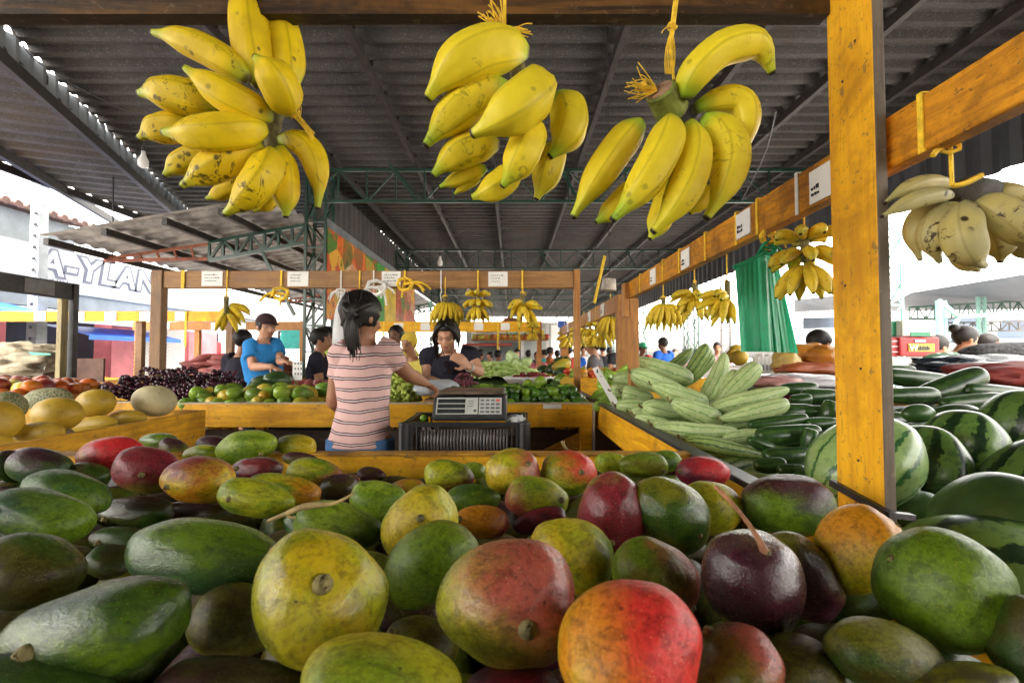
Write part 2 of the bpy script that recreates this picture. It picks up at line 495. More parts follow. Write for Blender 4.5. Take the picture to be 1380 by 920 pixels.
# storefront on the left
XF = -9.0
shop = empty('shop_building', (XF, 12, 0), 'white fronted shop with big outlined letters above pink pillars and blue awnings', 'shop')
PINK = m_plain('pink_wall_paint', (.60, .17, .19), .6, .12, 3, .1)
BRICKW = NT('white_brick_grille')
v = BRICKW.geo(); q = BRICKW.xyz(v); bt = BRICKW.n('TexBrick'); BRICKW.l(BRICKW.comb(q[1], q[2], q[0]), bt.inputs[0])
bt.inputs['Scale'].default_value = 5; bt.inputs['Color1'].default_value = (.8, .78, .74, 1); bt.inputs['Color2'].default_value = (.72, .7, .66, 1); bt.inputs['Mortar'].default_value = (.25, .22, .2, 1)
bt.inputs['Mortar Size'].default_value = .03
BRICKW.bs(Base_Color=bt.outputs[0], Roughness=.7); BRICKW = BRICKW.m
BLUE = m_plain('blue_awning_cloth', (.03, .14, .62), .5, .2, 3, .1); BLUEP = m_plain('pale_blue_awning', (.42, .55, .8), .5, .1, 3, .1)
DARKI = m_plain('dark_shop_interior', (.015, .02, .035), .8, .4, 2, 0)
SIGNW = m_plain('sign_board_white', (.235, .24, .25), .5, .04, 2, .03)
CONW = m_plain('grey_render_wall', (.15, .165, .175), .85, .15, 3, .2)
wallq(XF, 2, 26, H + 1.28, H + 2.12, .3).build('sign_wall', SIGNW, shop)
wallq(XF - .05, 2, 26, H + .95, H + 1.277, .3).build('wall_band', CONW, shop)
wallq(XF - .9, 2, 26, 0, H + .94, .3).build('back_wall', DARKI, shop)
for (y0, y1, mt, nm) in ((7.0, 8.1, PINK, 'pillar'), (10.25, 10.85, PINK, 'pillar'), (12.7, 13.9, PINK, 'pillar'), (14.6, 16.2, WHITE, 'pillar'), (4, 5, PINK, 'pillar')):
    wallq(XF - .02, y0, y1, 0, H + .94, .4).build(nm, mt, shop)
wallq(XF - .06, 11.0, 12.6, 0, H + .7, .1).build('grille', BRICKW, shop)
wallq(XF - .06, 11.0, 12.6, H + .71, H + .94, .1).build('wall', WHITE, shop)
wallq(XF - .06, 16.3, 26, 0, H + .94, .1).build('wall', WHITE, shop)
RED = m_plain('red_paint', (.6, .02, .03), .5, .1, 3, 0)
wallq(XF - .3, 13.95, 14.55, H - .2, H + .45, .1).build('window', RED, shop)
m = MB()
for (y0, y1, z, mt) in ((2.0, 8.0, H + .95, 0), (8.05, 12.8, H + .92, 1), (8.6, 11.0, H + .62, 0)):
    m.cur = mt; o = len(m.v)
    m.v += [Vector((XF + .02, y0, z)), Vector((XF + 1.0, y0, z - .22)), Vector((XF + 1.0, y1, z - .22)), Vector((XF + .02, y1, z)),
            Vector((XF + 1.0, y0, z - .30)), Vector((XF + 1.0, y1, z - .30))]
    m.face((o, o + 1, o + 2, o + 3)); m.face((o + 1, o + 4, o + 5, o + 2))
m.build('awning', [BLUE, BLUEP], shop)
TILE = m_plain('red_clay_tile', (.085, .045, .035), .8, .35, 6, .4)
m = MB(); m.box((XF - 4, 2, H + 2.13), (XF - .1, 9.4, H + 2.68)); m.build('upper_wall', CONW, shop)
rf = MB()
for i in range(37):
    yy = 2.0 + i * .21
    rf.sweep([(XF + .15, yy, H + 2.74), (XF - 4, yy, H + 3.5)], [.07, .07], 8)
rf.build('tile_roof', TILE, shop)
EDGE = m_plain('letter_outline', (.05, .055, .08), .5, 0, 3, 0)
def text(s, mat, M, parent, size, name='lettering', off=0., ext=.004, shear=0, spacing=1.0, xs=1.0, align='LEFT'):
    c = bpy.data.curves.new(name, 'FONT'); c.body = s; c.size = size; c.offset = off; c.extrude = ext; c.shear = shear; c.space_character = spacing
    c.align_x = align
    t = bpy.data.objects.new(name, c); COL.objects.link(t)
    bpy.context.view_layer.update()
    me = bpy.data.meshes.new_from_object(t); bpy.data.objects.remove(t)
    me.transform(Matrix.Diagonal((xs, 1, 1, 1)))
    me.transform(M)
    if parent is not None: me.transform(Matrix.Translation(-wloc(parent)))
    me.materials.clear(); me.materials.append(mat)
    o = bpy.data.objects.new(name, me); COL.objects.link(o); o.parent = parent
    return o
def frame_m(o, x, y):
    x = Vector(x).normalized(); y = Vector(y); y = (y - x * y.dot(x)).normalized(); z = x.cross(y)
    M = Matrix((x, y, z)).transposed().to_4x4(); M.translation = Vector(o); return M
ST = lambda y, z, out=0: frame_m((XF + .006 + out, y, z), (0, 1, 0), (0, 0, 1))
text('A-YLAN', EDGE, ST(8.56, H + 1.60), shop, .66, off=.060, shear=.15, spacing=1.12, xs=1.12)
LETW = m_plain('letter_white', (.40, .41, .43), .5, .03, 3, 0)
text('A-YLAN', LETW, ST(8.56, H + 1.60, .010), shop, .66, off=.012, shear=.15, spacing=1.12, xs=1.12)
GREYT = m_plain('grey_lettering', (.25, .26, .28), .5, 0, 3, 0)
text('VENDE', EDGE, ST(8.62, H + 1.40), shop, .17, off=.004, shear=.2, spacing=1.2)
text('VENDE', LETW, ST(8.62, H + 1.40, .010), shop, .17, off=-.004, shear=.2, spacing=1.2)
m = MB()                                       # rows of unreadable small print on the sign
random.seed(3)
for (z, y0, y1, hh) in ((H + 2.02, 7.2, 8.05, .03), (H + 1.90, 7.3, 8.05, .05), (H + 1.78, 7.1, 8.05, .03), (H + 1.68, 7.2, 8.0, .02), (H + 1.40, 9.75, 10.9, .04), (H + 1.34, 10.5, 12.0, .04), (H + 1.55, 12.3, 15.5, .05)):
    m = MB(); m.box((XF + .001, y0, z), (XF + .006, y1 - random.uniform(0, .2), z + hh * .5)); m.build('print_line', GREYT, shop)


# concrete pole
POLEM = m_plain('pole_concrete', (.17, .185, .19), .85, .2, 5, .3)
pole = empty('utility_pole', (-8.35, 8.0, 0), 'grey concrete utility pole standing before the white lettered shop front', 'pole')
m = MB(); m.sweep([(-8.35, 8.0, 0), (-8.4, 8.0, 6.0)], [(.14, .11), (.10, .08)], 4, ref=(1, 1, 0)); m.build('shaft', POLEM, pole)
m = MB()
for k in range(14): m.box((-8.36, 7.86 + k * .0015, 1.2 + k * .2), (-8.33, 7.875 + k * .003, 1.25 + k * .2))
m.build('step_hole', INK, pole)

# far end of the hall: white wall, lattice
fw = empty('end_wall', (0, 30, 0), 'white end wall closing the far end of the hall', 'wall')
m = MB(); m.box((-9, 30.2, 0), (4.4, 30.5, H + 2.3)); m.build('wall', WHITE, fw)
m = MB()
# far right hall
hall = empty('far_hall', (20, 18, 0), 'blue grey open hall roof beyond the red crate on the right', 'building')
ROOFB = m_plain('blue_grey_roof', (.018, .028, .045), .6, .3, 1.5, .1)
A, B_, C_, D_ = P(1228, 394, 22), P(1520, 347, 13), P(1520, 414, 24), P(1180, 420, 40)
m = MB(); m.quad(A, B_, C_, D_); m.build('roof_sheet', ROOFB, hall)
m = MB(); lattice(m, P(1225, 414, 24), P(1520, 398, 24), .7, 26, .09, .05); m.build('truss', GREEN, hall)
m = MB(); lattice(m, P(1225, 436, 30), P(1520, 430, 30), .6, 24, .09, .06); m.build('truss', STEEL, hall)
for px in (1318, 1326): 
    m = MB(); a = P(px, 400, 22); m.bar((a.x, a.y, 0), a, .12, .12); m.build('post', GREENL, hall)
m = MB(); a = P(1265, 405, 9.5); b = P(1292, 427, 9.5); m.bar(a, (a.x, a.y, 0), .08, .08); m.bar(a, b, .07, .07); m.bar(b, P(1276, 462, 9.5), .06, .06); m.bar(b, P(1500, 412, 9.5), .07, .07)
a2 = P(1273, 405, 9.7); m.bar(a2, (a2.x, a2.y, 0), .05, .05)
m.build('gate_frame', GREENL, hall)
m = MB(); m.quad(P(1228, 428, 34), P(1330, 428, 34), P(1330, 462, 34), P(1228, 462, 34)); m.quad(P(1352, 430, 34), P(1600, 430, 34), P(1600, 456, 34), P(1340, 456, 34)); m.build('back_wall', ROOFB, hall)
# small far roofs seen beside the green bags
fr_ = empty('far_shed', P(1100, 420, 24) * 1, 'small far shed roof seen between the green bags and the thick post', 'building')
m = MB(); m.quad(P(1070, 404, 26), P(1126, 398, 24), P(1126, 418, 30), P(1070, 421, 30)); m.quad(P(1082, 428, 30), P(1140, 427, 30), P(1140, 441, 30), P(1082, 443, 30))
m.build('roof', ROOFB, fr_)
m = MB(); m.quad(P(1060, 443, 30.2), P(1150, 442, 30.2), P(1150, 480, 30.2), P(1060, 480, 30.2)); m.build('wall', WHITE, fr_)
# thin lattice mast
mast = empty('lattice_mast', P(977, 480, 12), 'slim grey lattice mast standing outside behind the hanging green bags', 'mast')
m = MB(); a = P(971, 385, 12); b = P(983, 385, 12)
for q in (a, b): m.bar((q.x, q.y, 0), q, .04, .04)
for k in range(9): 
    z0 = .3 + k * .33; m.bar((a.x, a.y, z0), (b.x, b.y, z0 + .33 * (k % 2)), .02, .02)
m.build('mast_frame', STEEL, mast)

# ================================================================== STALLS AND FRAMES
def twine(m, x, y, z0, z1, r=.004, flat=False, wob=.004):
    pts = [(x + wob * math.sin(i * 2.1), y + wob * math.cos(i * 1.3), z0 + (z1 - z0) * i / 5) for i in range(6)]
    m.sweep(pts, [(r * (2.6 if flat else 1), r * .6)] * 6, 6)
def knot(m, c, r=.02, tails=4, seed=0):
    rr = random.Random(seed); c = Vector(c)
    pts = [c + Vector((math.cos(a) * r, math.sin(a * 2) * r * .3, math.sin(a) * r * .8)) for a in np.linspace(0, 6.28, 9)]
    m.sweep(pts, [r * .22] * 9, 6)
    for k in range(tails):
        a = rr.uniform(-1.2, 1.2); L = rr.uniform(1.2, 2.6) * r
        m.sweep(bez(c, c + Vector((math.sin(a) * L, rr.uniform(-.3, .3) * L, .3 * L)), c + Vector((math.sin(a) * L * 1.5, 0, -L * rr.uniform(.2, 1))), 6), lerp_list([r * .2, r * .1], 6), 5)

def table(name, label, lo, hi, ztop, mat, rim=.12, cat='stall', floor=-.07, inner=DARKW, top=PALEW, sides='nsew', legs=True):
    """box shaped market tray: four boards round a bed, dark below"""
    x0, y0 = lo; x1, y1 = hi; t = .022
    e = empty(name, ((x0 + x1) / 2, (y0 + y1) / 2, 0), label, cat)
    if 's' in sides:
        m = MB(); m.box((x0, y0, ztop - rim), (x1, y0 + t, ztop)); m.build('side_board', mat, e, bevel=.003)
        m = MB(); m.box((x0, y0 - .004, ztop + .001), (x1, y0 + t + .004, ztop + .009)); m.build('edge_strip', top, e)
    if 'n' in sides:
        m = MB(); m.box((x0, y1 - t, ztop - rim), (x1, y1, ztop)); m.build('side_board', mat, e, bevel=.003)
    if 'w' in sides:
        m = MB(); m.box((x0, y0 + t + .001, ztop - rim), (x0 + t, y1 - t - .001, ztop - .002)); m.build('side_board', mat, e, bevel=.003)
    if 'e' in sides:
        m = MB(); m.box((x1 - t, y0 + t + .001, ztop - rim), (x1, y1 - t - .001, ztop - .002)); m.build('side_board', mat, e, bevel=.003)
    m = MB(); m.box((x0 + t + .002, y0 + t + .002, ztop + floor - .02), (x1 - t - .002, y1 - t - .002, ztop + floor)); m.build('bed', inner, e)
    if legs:
        for xx in (x0 + .004, x1 - .064):
            for yy in (y0 + .004, y1 - .064):
                m = MB(); m.box((xx, yy, 0), (xx + .06, yy + .06, ztop - rim - .001)); m.build('leg', mat, e)
        m = MB(); m.box((x0 + .07, y0 + .09, .08), (x1 - .07, y0 + .105, ztop - rim - .03)); m.build('back_panel', inner, e)
    return e

def cards(parent, axis, pos, zc, xs, w=.13, h=.1, seed=0):
    rr = random.Random(seed)
    for i, x in enumerate(xs):
        m = MB(); s = w / 2 * rr.uniform(.9, 1.05); zz = zc + rr.uniform(-.004, .004)
        m2 = MB()
        if axis == 'x':
            m.box((x - s, pos - .004, zz - h / 2), (x + s, pos - .001, zz + h / 2))
            for k in range(3):
                yy = zz + h * (.22 - .2 * k); xx = x - s * .7
                while xx < x + s * rr.uniform(.1, .7):
                    q = rr.uniform(.004, .012); m2.box((xx, pos - .0055, yy), (xx + q, pos - .0045, yy + h * rr.uniform(.03, .08))); xx += q + .006
        else:
            m.box((pos - .004, x - s, zz - h / 2), (pos - .001, x + s, zz + h / 2))
            for k in range(2):
                yy = zz - h * (.1 + .18 * k); xx = x + s * .8
                while xx > x + s * .2:
                    q = rr.uniform(.003, .008); m2.box((pos - .0055, xx - q, yy), (pos - .0045, xx, yy + h * rr.uniform(.06, .14))); xx -= q + .003
        c = m.build('price_card', PAPER, parent)
        if m2.v: m2.build('handwriting', INK, c)

# --- mango tray in front of the camera
mt = table('fruit_tray', 'big yellow tray full of mangoes nearest the viewer', (-2.6, -.25), (.47, 1.232), H - .262, YEL, .13, floor=-.16, sides='nw', legs=True, inner=m_plain('tray_gap_shade', (.008, .008, .006), .95, .4, 12, .2, spec=.05))  # bed near black: the shade between the mangoes is in its colour
m = MB(); m.box((-2.6, 1.200, H - .261), (.47, 1.236, H - .254)); m.build('edge_strip', m_wood('dirty_yellow_edge', (.62, .30, .02), (.2, .1, .02), .9, 'x'), mt)
# --- right-hand rail and produce stall
rs = empty('vegetable_stall', (1.3, 2, 0), 'long yellow stall with a black rail heaped with gourds and watermelons', 'stall')
m = MB(); m.box((.474, -.3, H - .40), (.50, 3.45, H - .268)); m.build('side_board', YELY, rs, bevel=.003)
m = MB(); m.box((.468, -.3, H - .266), (.512, 3.45, H - .252)); m.build('rail_strip', RUBBER, rs, bevel=.003)
m = MB(); m.box((.502, -.3, H - .42), (3.2, 4.2, H - .40)); m.build('bed', DARKW, rs)
m = MB(); m.box((3.21, -.3, H - .42), (3.24, 4.2, H - .26)); m.build('side_board', YELY, rs)
m = MB(); m.box((.505, 4.205, H - .42), (3.2, 4.23, H - .2)); m.build('side_board', YEL, rs)
for yy in (-.2, 1.5, 3.3): 
    for xx in (.55, 3.1):
        m = MB(); m.box((xx, yy, 0), (xx + .07, yy + .07, H - .421)); m.build('leg', YELZ, rs)
m = MB(); m.box((.60, 1.25, .05), (.615, 3.4, H - .43)); m.build('back_panel', DARKW, rs)

# --- middle counter
ct = table('fruit_counter', 'yellow counter with pale edge behind the striped shirt woman', (-1.9, 2.5), (.44, 3.06), H - .262, YEL, .125, floor=-.05, inner=DARKW)
m = MB(); m.box((.441, 2.492, H - .75), (.452, 2.52, H - .256)); m.build('metal_edge', m_plain('scuffed_edge_metal', (.5, .48, .45), .4, .2, 8, .1), ct)
m = MB(); m.add([(.18, 2.56, H - .52), (.435, 2.53, H - .39), (.435, 2.53, H - .52), (.18, 2.575, H - .52), (.435, 2.545, H - .39), (.435, 2.545, H - .52)], [(0, 2, 1), (3, 4, 5), (0, 1, 4, 3), (1, 2, 5, 4), (2, 0, 3, 5)])
m.build('gusset', YELD, ct)
m = MB(); m.box((.17, 2.495, H - .285), (.27, 2.498, H - .262)); m.build('price_strip', PAPER, ct)

# --- the post in front and the beam over the tray
nf = empty('stall_frame', (.58, .75, 0), 'worn yellow post and dark cross beam framing the mango tray', 'stall frame')
m = MB(); m.box((.567, .70, 0), (.586, .802, H + .80)); ob = m.build('post', [YELZ, GREYW], nf)
for pl in ob.data.polygons:
    if pl.normal.y < -.9: pl.material_index = 1
b = ob.modifiers.new('bevel', 'BEVEL'); b.width = .0025; b.segments = 2
m = MB(); m.box((-1.5, .79, H + .608), (.565, .818, H + .70)); ob = m.build('beam', [m_wood('shaded_yellow_beam', (.17, .075, .014), (.035, .02, .009), .9, 'x'), DARKW], nf)  # yellow beam with the shade it hangs in put into its colour
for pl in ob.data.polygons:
    if pl.normal.z < -.9: pl.material_index = 1  # dark wood on the underside stands in for shade
m = MB()
for (yy_, zz2) in ((.735, H + .52), (.765, H + .47), (.74, H - .02), (.77, H + .12), (.75, H - .17)):
    m = MB(); m.sweep([(.5665, yy_, zz2), (.5655, yy_, zz2)], [.0022, .0022], 8); m.build('nail', STEEL, nf)
# a black strap tied round the foot of the post
m = MB(); m.bar((.563, .81, H - .222), (.563, .69, H - .236), .008, .012); m.bar((.561, .69, H - .236), (.60, .69, H - .24), .012, .008); m.build('strap', RUBBER, nf)

XB = .60
BEAMY = m_wood('scratched_yellow_beam', (.68, .29, .012), (.40, .16, .01), .9, 'y', scuff=(.07, .04, .02), k=2)
rf_ = empty('stall_frame', (XB, 2.3, 0), 'long yellow header beam hung with green bags and bananas over the gourds', 'stall frame')
m = MB(); m.box((XB, -.2, H + .298), (XB + .03, 2.40, H + .382)); m.build('beam', BEAMY, rf_, bevel=.003)
m = MB(); m.box((XB + .001, 2.31, 0), (XB + .045, 2.37, H + .297)); m.build('post', BRNOZ, rf_, bevel=.003)
m = MB(); m.box((XB - .028, 2.312, H + .2), (XB - .001, 2.372, H + .375)); m.build('post', BRNOZ, rf_, bevel=.003)
cards(rf_, 'y', XB, H + .338, [.867, 1.165, 1.56, 1.92], .075, .065, 4)
# ribbons looped over that beam
def beam_loop(y, mat, w=.008, parent=None, x=XB, z0=None, z1=None):
    z0 = z0 or H + .298; z1 = z1 or H + .382
    m = MB(); m.box((x - .0035, y - w / 2, z0 - .002), (x - .0012, y + w / 2, z1 + .003)); m.box((x - .003, y - w / 2, z1 + .0012), (x + .034, y + w / 2, z1 + .0035))
    m.build('ribbon', mat, parent)
for yy, mm in ((.655, STRY), (.945, STRW), (1.10, STRY), (1.205, STRY), (1.40, STRY), (1.62, STRY), (1.80, STRY), (2.12, STRY)): beam_loop(yy, mm, .009, rf_)

YB = 3.0
bf = empty('stall_frame', (-.9, YB, 0), 'brown wooden header beam on two posts above the middle counter', 'stall frame')
m = MB(); m.box((-2.31, YB, H + .452), (.41, YB + .04, H + .565)); m.build('beam', BRN, bf, bevel=.003)
m = MB(); m.box((-2.385, YB - .01, 0), (-2.313, YB + .05, H + .57)); m.build('post', BRNZ, bf, bevel=.003)
m = MB(); m.box((.412, YB - .01, 0), (.45, YB + .06, H + .575)); m.build('post', BRNOZ, bf, bevel=.003)
cards(bf, 'x', YB, H + .51, [-1.985, -1.417, -.80, -.093], .133, .098, 2)
def ribbonx(px, mat, w, parent, drop=0, y=YB, z0=H + .452, z1=H + .565):
    x = (px - 690) / F * y
    m = MB(); m.box((x - w / 2, y - .008, z0 - .003), (x + w / 2, y - .0055, z1 + .003))
    if drop: 
        twine(m, x, y - .006, z0, z0 - drop, .003)
    m.build('ribbon', mat, parent)
for px, mm, w, dr in ((245, STRY, .022, .02), (305, STRY, .008, .1), (378, STRY, .014, 0), (459, STRW, .008, .06), (484, STRY, .008, .08), (503, STRW, .008, .03), (545, STRY, .012, 0), (594, STRW, .008, .12), (644, STRY, .010, .06), (704, STRY, .012, .06)):
    ribbonx(px, mm, w, bf, dr)
m = MB(); knot(m, P(378, 396, 2.98), .05, 6, 1); m.build('ribbon_knot', STRY, bf)
m = MB(); knot(m, P(546, 383, 2.98), .05, 5, 2); m.build('ribbon_knot', STRY, bf)
m = MB(); knot(m, P(507, 388, 2.98), .06, 6, 3); m.build('ribbon_knot', STRW, bf)

def far_frame(px0, px1, y, zb, zt, mat, matp, posts, label, cardpx=(), seed=0, cw=None, rib=()):
    x0 = (px0 - 690) / F * y; x1 = (px1 - 690) / F * y
    e = empty('stall_frame', ((x0 + x1) / 2, y, 0), label, 'stall frame')
    m = MB(); m.box((x0, y, H + zb), (x1, y + .04, H + zt)); m.build('beam', mat, e)
    for q in posts:
        x = (q - 690) / F * y; m = MB(); m.box((x - .035, y + .041, 0), (x + .035, y + .10, H + zt + .01)); m.build('post', matp, e)
    for k, q in enumerate(cardpx):
        x = (q - 690) / F * y; w = cw or .13
        m = MB(); m.box((x - w / 2, y - .006, H + (zb + zt) / 2 - .05), (x + w / 2, y - .002, H + (zb + zt) / 2 + .05)); m.build('price_card', PAPER, e)
    for q in rib:
        x = (q - 690) / F * y; m = MB(); m.box((x - .012, y - .008, H + zb - .25), (x + .012, y - .006, H + zt)); m.build('ribbon', STRY, e)
    return e
far_frame(-60, 300, 5.0, .385, .495, YELX, BRNZ, (305, 182), 'yellow header beam with white cards behind the dark grey post on the left', (53, 105, 148, 195, 243), rib=(250,))
far_frame(178, 408, 6.6, .38, .50, BRNO, BRNOZ, (181, 262, 405), 'orange brown header beam behind the man in the blue shirt', (222, 290, 325), rib=(250,))
far_frame(498, 728, 6.4, .345, .49, YELX, BRNOZ, (500, 727), 'yellow header beam behind the vendor in the dark blouse', (537, 573, 645, 681), rib=(517, 560, 671, 700))
far_frame(425, 500, 9.0, .35, .48, YELX, BRNOZ, (440,), 'short yellow header beam seen past the hanging white bag', (465,))
# frame standing to the right of the counter, running away from the viewer
e = empty('stall_frame', (.76, 4, 0), 'orange brown frame hung with a row of bananas beyond the gourds', 'stall frame')
m = MB(); m.box((.75, 3.3, H + .32), (.79, 7.1, H + .44)); m.build('beam', BRNO, e, bevel=.003)
m = MB(); m.box((.751, 3.22, 0), (.84, 3.298, H + .44)); m.build('post', BRNOZ, e, bevel=.003)
m = MB(); m.box((.751, 7.0, 0), (.87, 7.08, H + .319)); m.build('post', BRNOZ, e)
cards(e, 'y', .75, H + .38, [3.75, 4.4, 5.2, 6.1], .16, .1, 8)
for yy in (4.05, 4.8, 5.6): beam_loop(yy, STRY, .02, e, .75, H + .32, H + .44)
m = MB(); m.sweep([P(815, 345, 3.7), P(801, 408, 3.9)], [.012, .012], 6); m.build('ribbon', STRY, e)
# bucket-like lamp hung from the roof over it
lm = empty('hanging_bucket', P(820, 383, 3.6), 'dented pale can hanging by the post beyond the gourds', 'can')
m = MB(); m.sweep([P(820, 391, 3.6), P(821, 376, 3.6)], [.062, .052], 16); m.build('can_body', m_plain('dented_can', (.42, .36, .3), .6, .3, 20, .3), lm, smooth=False)
m = MB(); q = P(821, 376, 3.6); m.bar(q, q + Vector((0, 0, 2.05)), .006, .006); m.build('wire', STEEL, lm)

# dark frame on the left
lf = empty('stall_frame', (-3.9, 4, 0), 'dark grey frame with a taped grey card at the left edge', 'stall frame')
DKG = m_plain('dark_grey_wood', (.05, .052, .055), .6, .35, 8, .2)  # even dark grey on beam and post
m = MB(); m.box((-3.93, 1.5, H + .50), (-3.90, 4.02, H + .645)); m.build('beam', DKG, lf, bevel=.003)
m = MB(); m.box((-3.93, 4.022, 0), (-3.885, 4.07, H + .645)); m.build('post', DKG, lf)
m = MB(); m.box((-3.898, 3.62, H + .515), (-3.895, 3.86, H + .63)); m.build('taped_card', m_plain('grey_card', (.2, .21, .2), .5, .15, 20, .2), lf)
m = MB(); m.box((-3.94, 3.93, 0), (-3.90, 3.99, H + .50)); m.build('post', m_wood('pale_greenish_wood', (.34, .29, .14), (.2, .16, .08), .4, 'z'), lf)

# trays and counters left and behind
table('melon_tray', 'worn yellow tray holding the yellow melons', (-3.2, .9), (-1.5, 2.24), H - .262, m_wood('dirty_yellow_tray', (.74, .38, .016), (.50, .24, .014), .6, 'y'), .17, sides='nse', floor=-.09)
table('fruit_tray', 'orange tray of small red and yellow fruit behind the melons', (-4.7, 2.8), (-2.9, 3.45), H - .25, BRNO, .1, floor=-.03)
table('root_counter', 'yellow counter of reddish sweet potatoes behind the man in blue', (-5.2, 5.0), (-2.2, 5.7), H - .265, YEL, .2, floor=-.03)
table('grape_ledge', 'low ledge of dark grapes behind the pale round melon', (-2.75, 2.56), (-1.93, 3.06), H - .262, YEL, .12, floor=-.03)
table('rear_counter', 'yellow counter piled with green beans behind the limes', (-.95, 3.75), (.42, 4.6), H - .25, YEL, .14, floor=-.02)
table('rear_counter', 'pale yellow counter of tomatoes and peppers beyond the brown corner post', (.46, 4.75), (2.4, 5.5), H - .27, YEL, .18, floor=-.02)
table('rear_counter', 'yellow counter seen behind the vendor and the striped shirt woman', (-2.1, 5.9), (-.7, 6.5), H - .28, YEL, .22, floor=-.02)

# ================================================================== PRODUCE
def unit_blob(seg, rings, prof, bend=0, lump=0, seed=0, tilt=0):
    """list of unit points + uv along x; prof(x in -1..1)->radius"""
    V = []; UV = []
    for i in range(rings + 1):
        a = math.pi * i / rings; x = -math.cos(a); r = prof(x, math.sin(a))
        for k in range(seg):
            b = 2 * math.pi * k / seg
            p = Vector((x, math.cos(b) * r, math.sin(b) * r))
            if lump: p *= 1 + lump * noise.noise(p * 1.6 + Vector((seed * 7.3, 0, 0)))
            p.y += bend * (1 - x * x) + tilt * x * abs(x)
            V.append(p); UV.append((i / rings, k / seg))
    return V, UV, seg, rings
def blob_mesh(m, U, M, c):
    V, UV, seg, rings = U; o = len(m.v); c = Vector(c)
    m.v += [c + M @ p for p in V]
    for i in range(rings):
        for k in range(seg):
            k2 = (k + 1) % seg; a, b = o + i * seg, o + (i + 1) * seg
            u0, u1, v0, v1 = i / rings, (i + 1) / rings, k / seg, (k + 1) / seg
            m.face((a + k, b + k, b + k2, a + k2), [(u0, v0), (u1, v0), (u1, v1), (u0, v1)])
PM = lambda x, s: s * (1 + .10 * x - .05 * x * x)
def mango_unit(seed, seg=40, rings=28, lump=.05):
    rr = random.Random(seed)
    k1, k2 = rr.uniform(.04, .16), rr.uniform(-.08, .08)
    def pr(x, s): return (abs(s) ** .84) * (1 + k1 * x + k2 * x * x - .03)
    return unit_blob(seg, rings, pr, bend=rr.uniform(-.10, .10), lump=lump * 1.3, seed=seed)

def fit(px, py, a, b, ang, d, cf=.95):
    """axes of the ellipsoid whose outline fills that ellipse: returns centre, 3x3 (columns = semi axes)"""
    c = P(px, py, d); k = d / F; th = R(-ang)      # ang: clockwise in the picture = down to the right
    u = np.array([math.cos(th), math.sin(th)]); w = np.array([-u[1], u[0]])
    C = (a * k) ** 2 * np.outer(u, u) + (b * k) ** 2 * np.outer(w, w)
    cz = min(a, b) * k * cf
    t = np.array([(px - 690) / F, (460 - py) / F])
    Mx = C - cz ** 2 * np.outer(t, t)
    ev, E = np.linalg.eigh(Mx); ev = np.maximum(ev, (cz * .62) ** 2)
    s = np.sqrt(ev)
    ax = (RT * float(E[0, 1]) + UP * float(E[1, 1])); ay = (RT * float(E[0, 0]) + UP * float(E[1, 0])); az = ax.cross(ay)
    return c, ax, ay, az, float(s[1]), float(s[0]), cz

def hit_uv(c, Mx, px, py):
    """where the sight line through a pixel meets the ellipsoid"""
    Mi = Mx.inverted(); o = Mi @ (CAM - c); dd = Mi @ (P(px, py, 1) - CAM)
    A = dd.dot(dd); B = 2 * o.dot(dd); Cc = o.dot(o) - .98; D = B * B - 4 * A * Cc
    if D < 0:
        t = -B / (2 * A); l = (o + dd * t).normalized()
    else: l = o + dd * ((-B - math.sqrt(D)) / (2 * A))
    n = (Mi.transposed() @ l).normalized()
    return c + Mx @ l, n

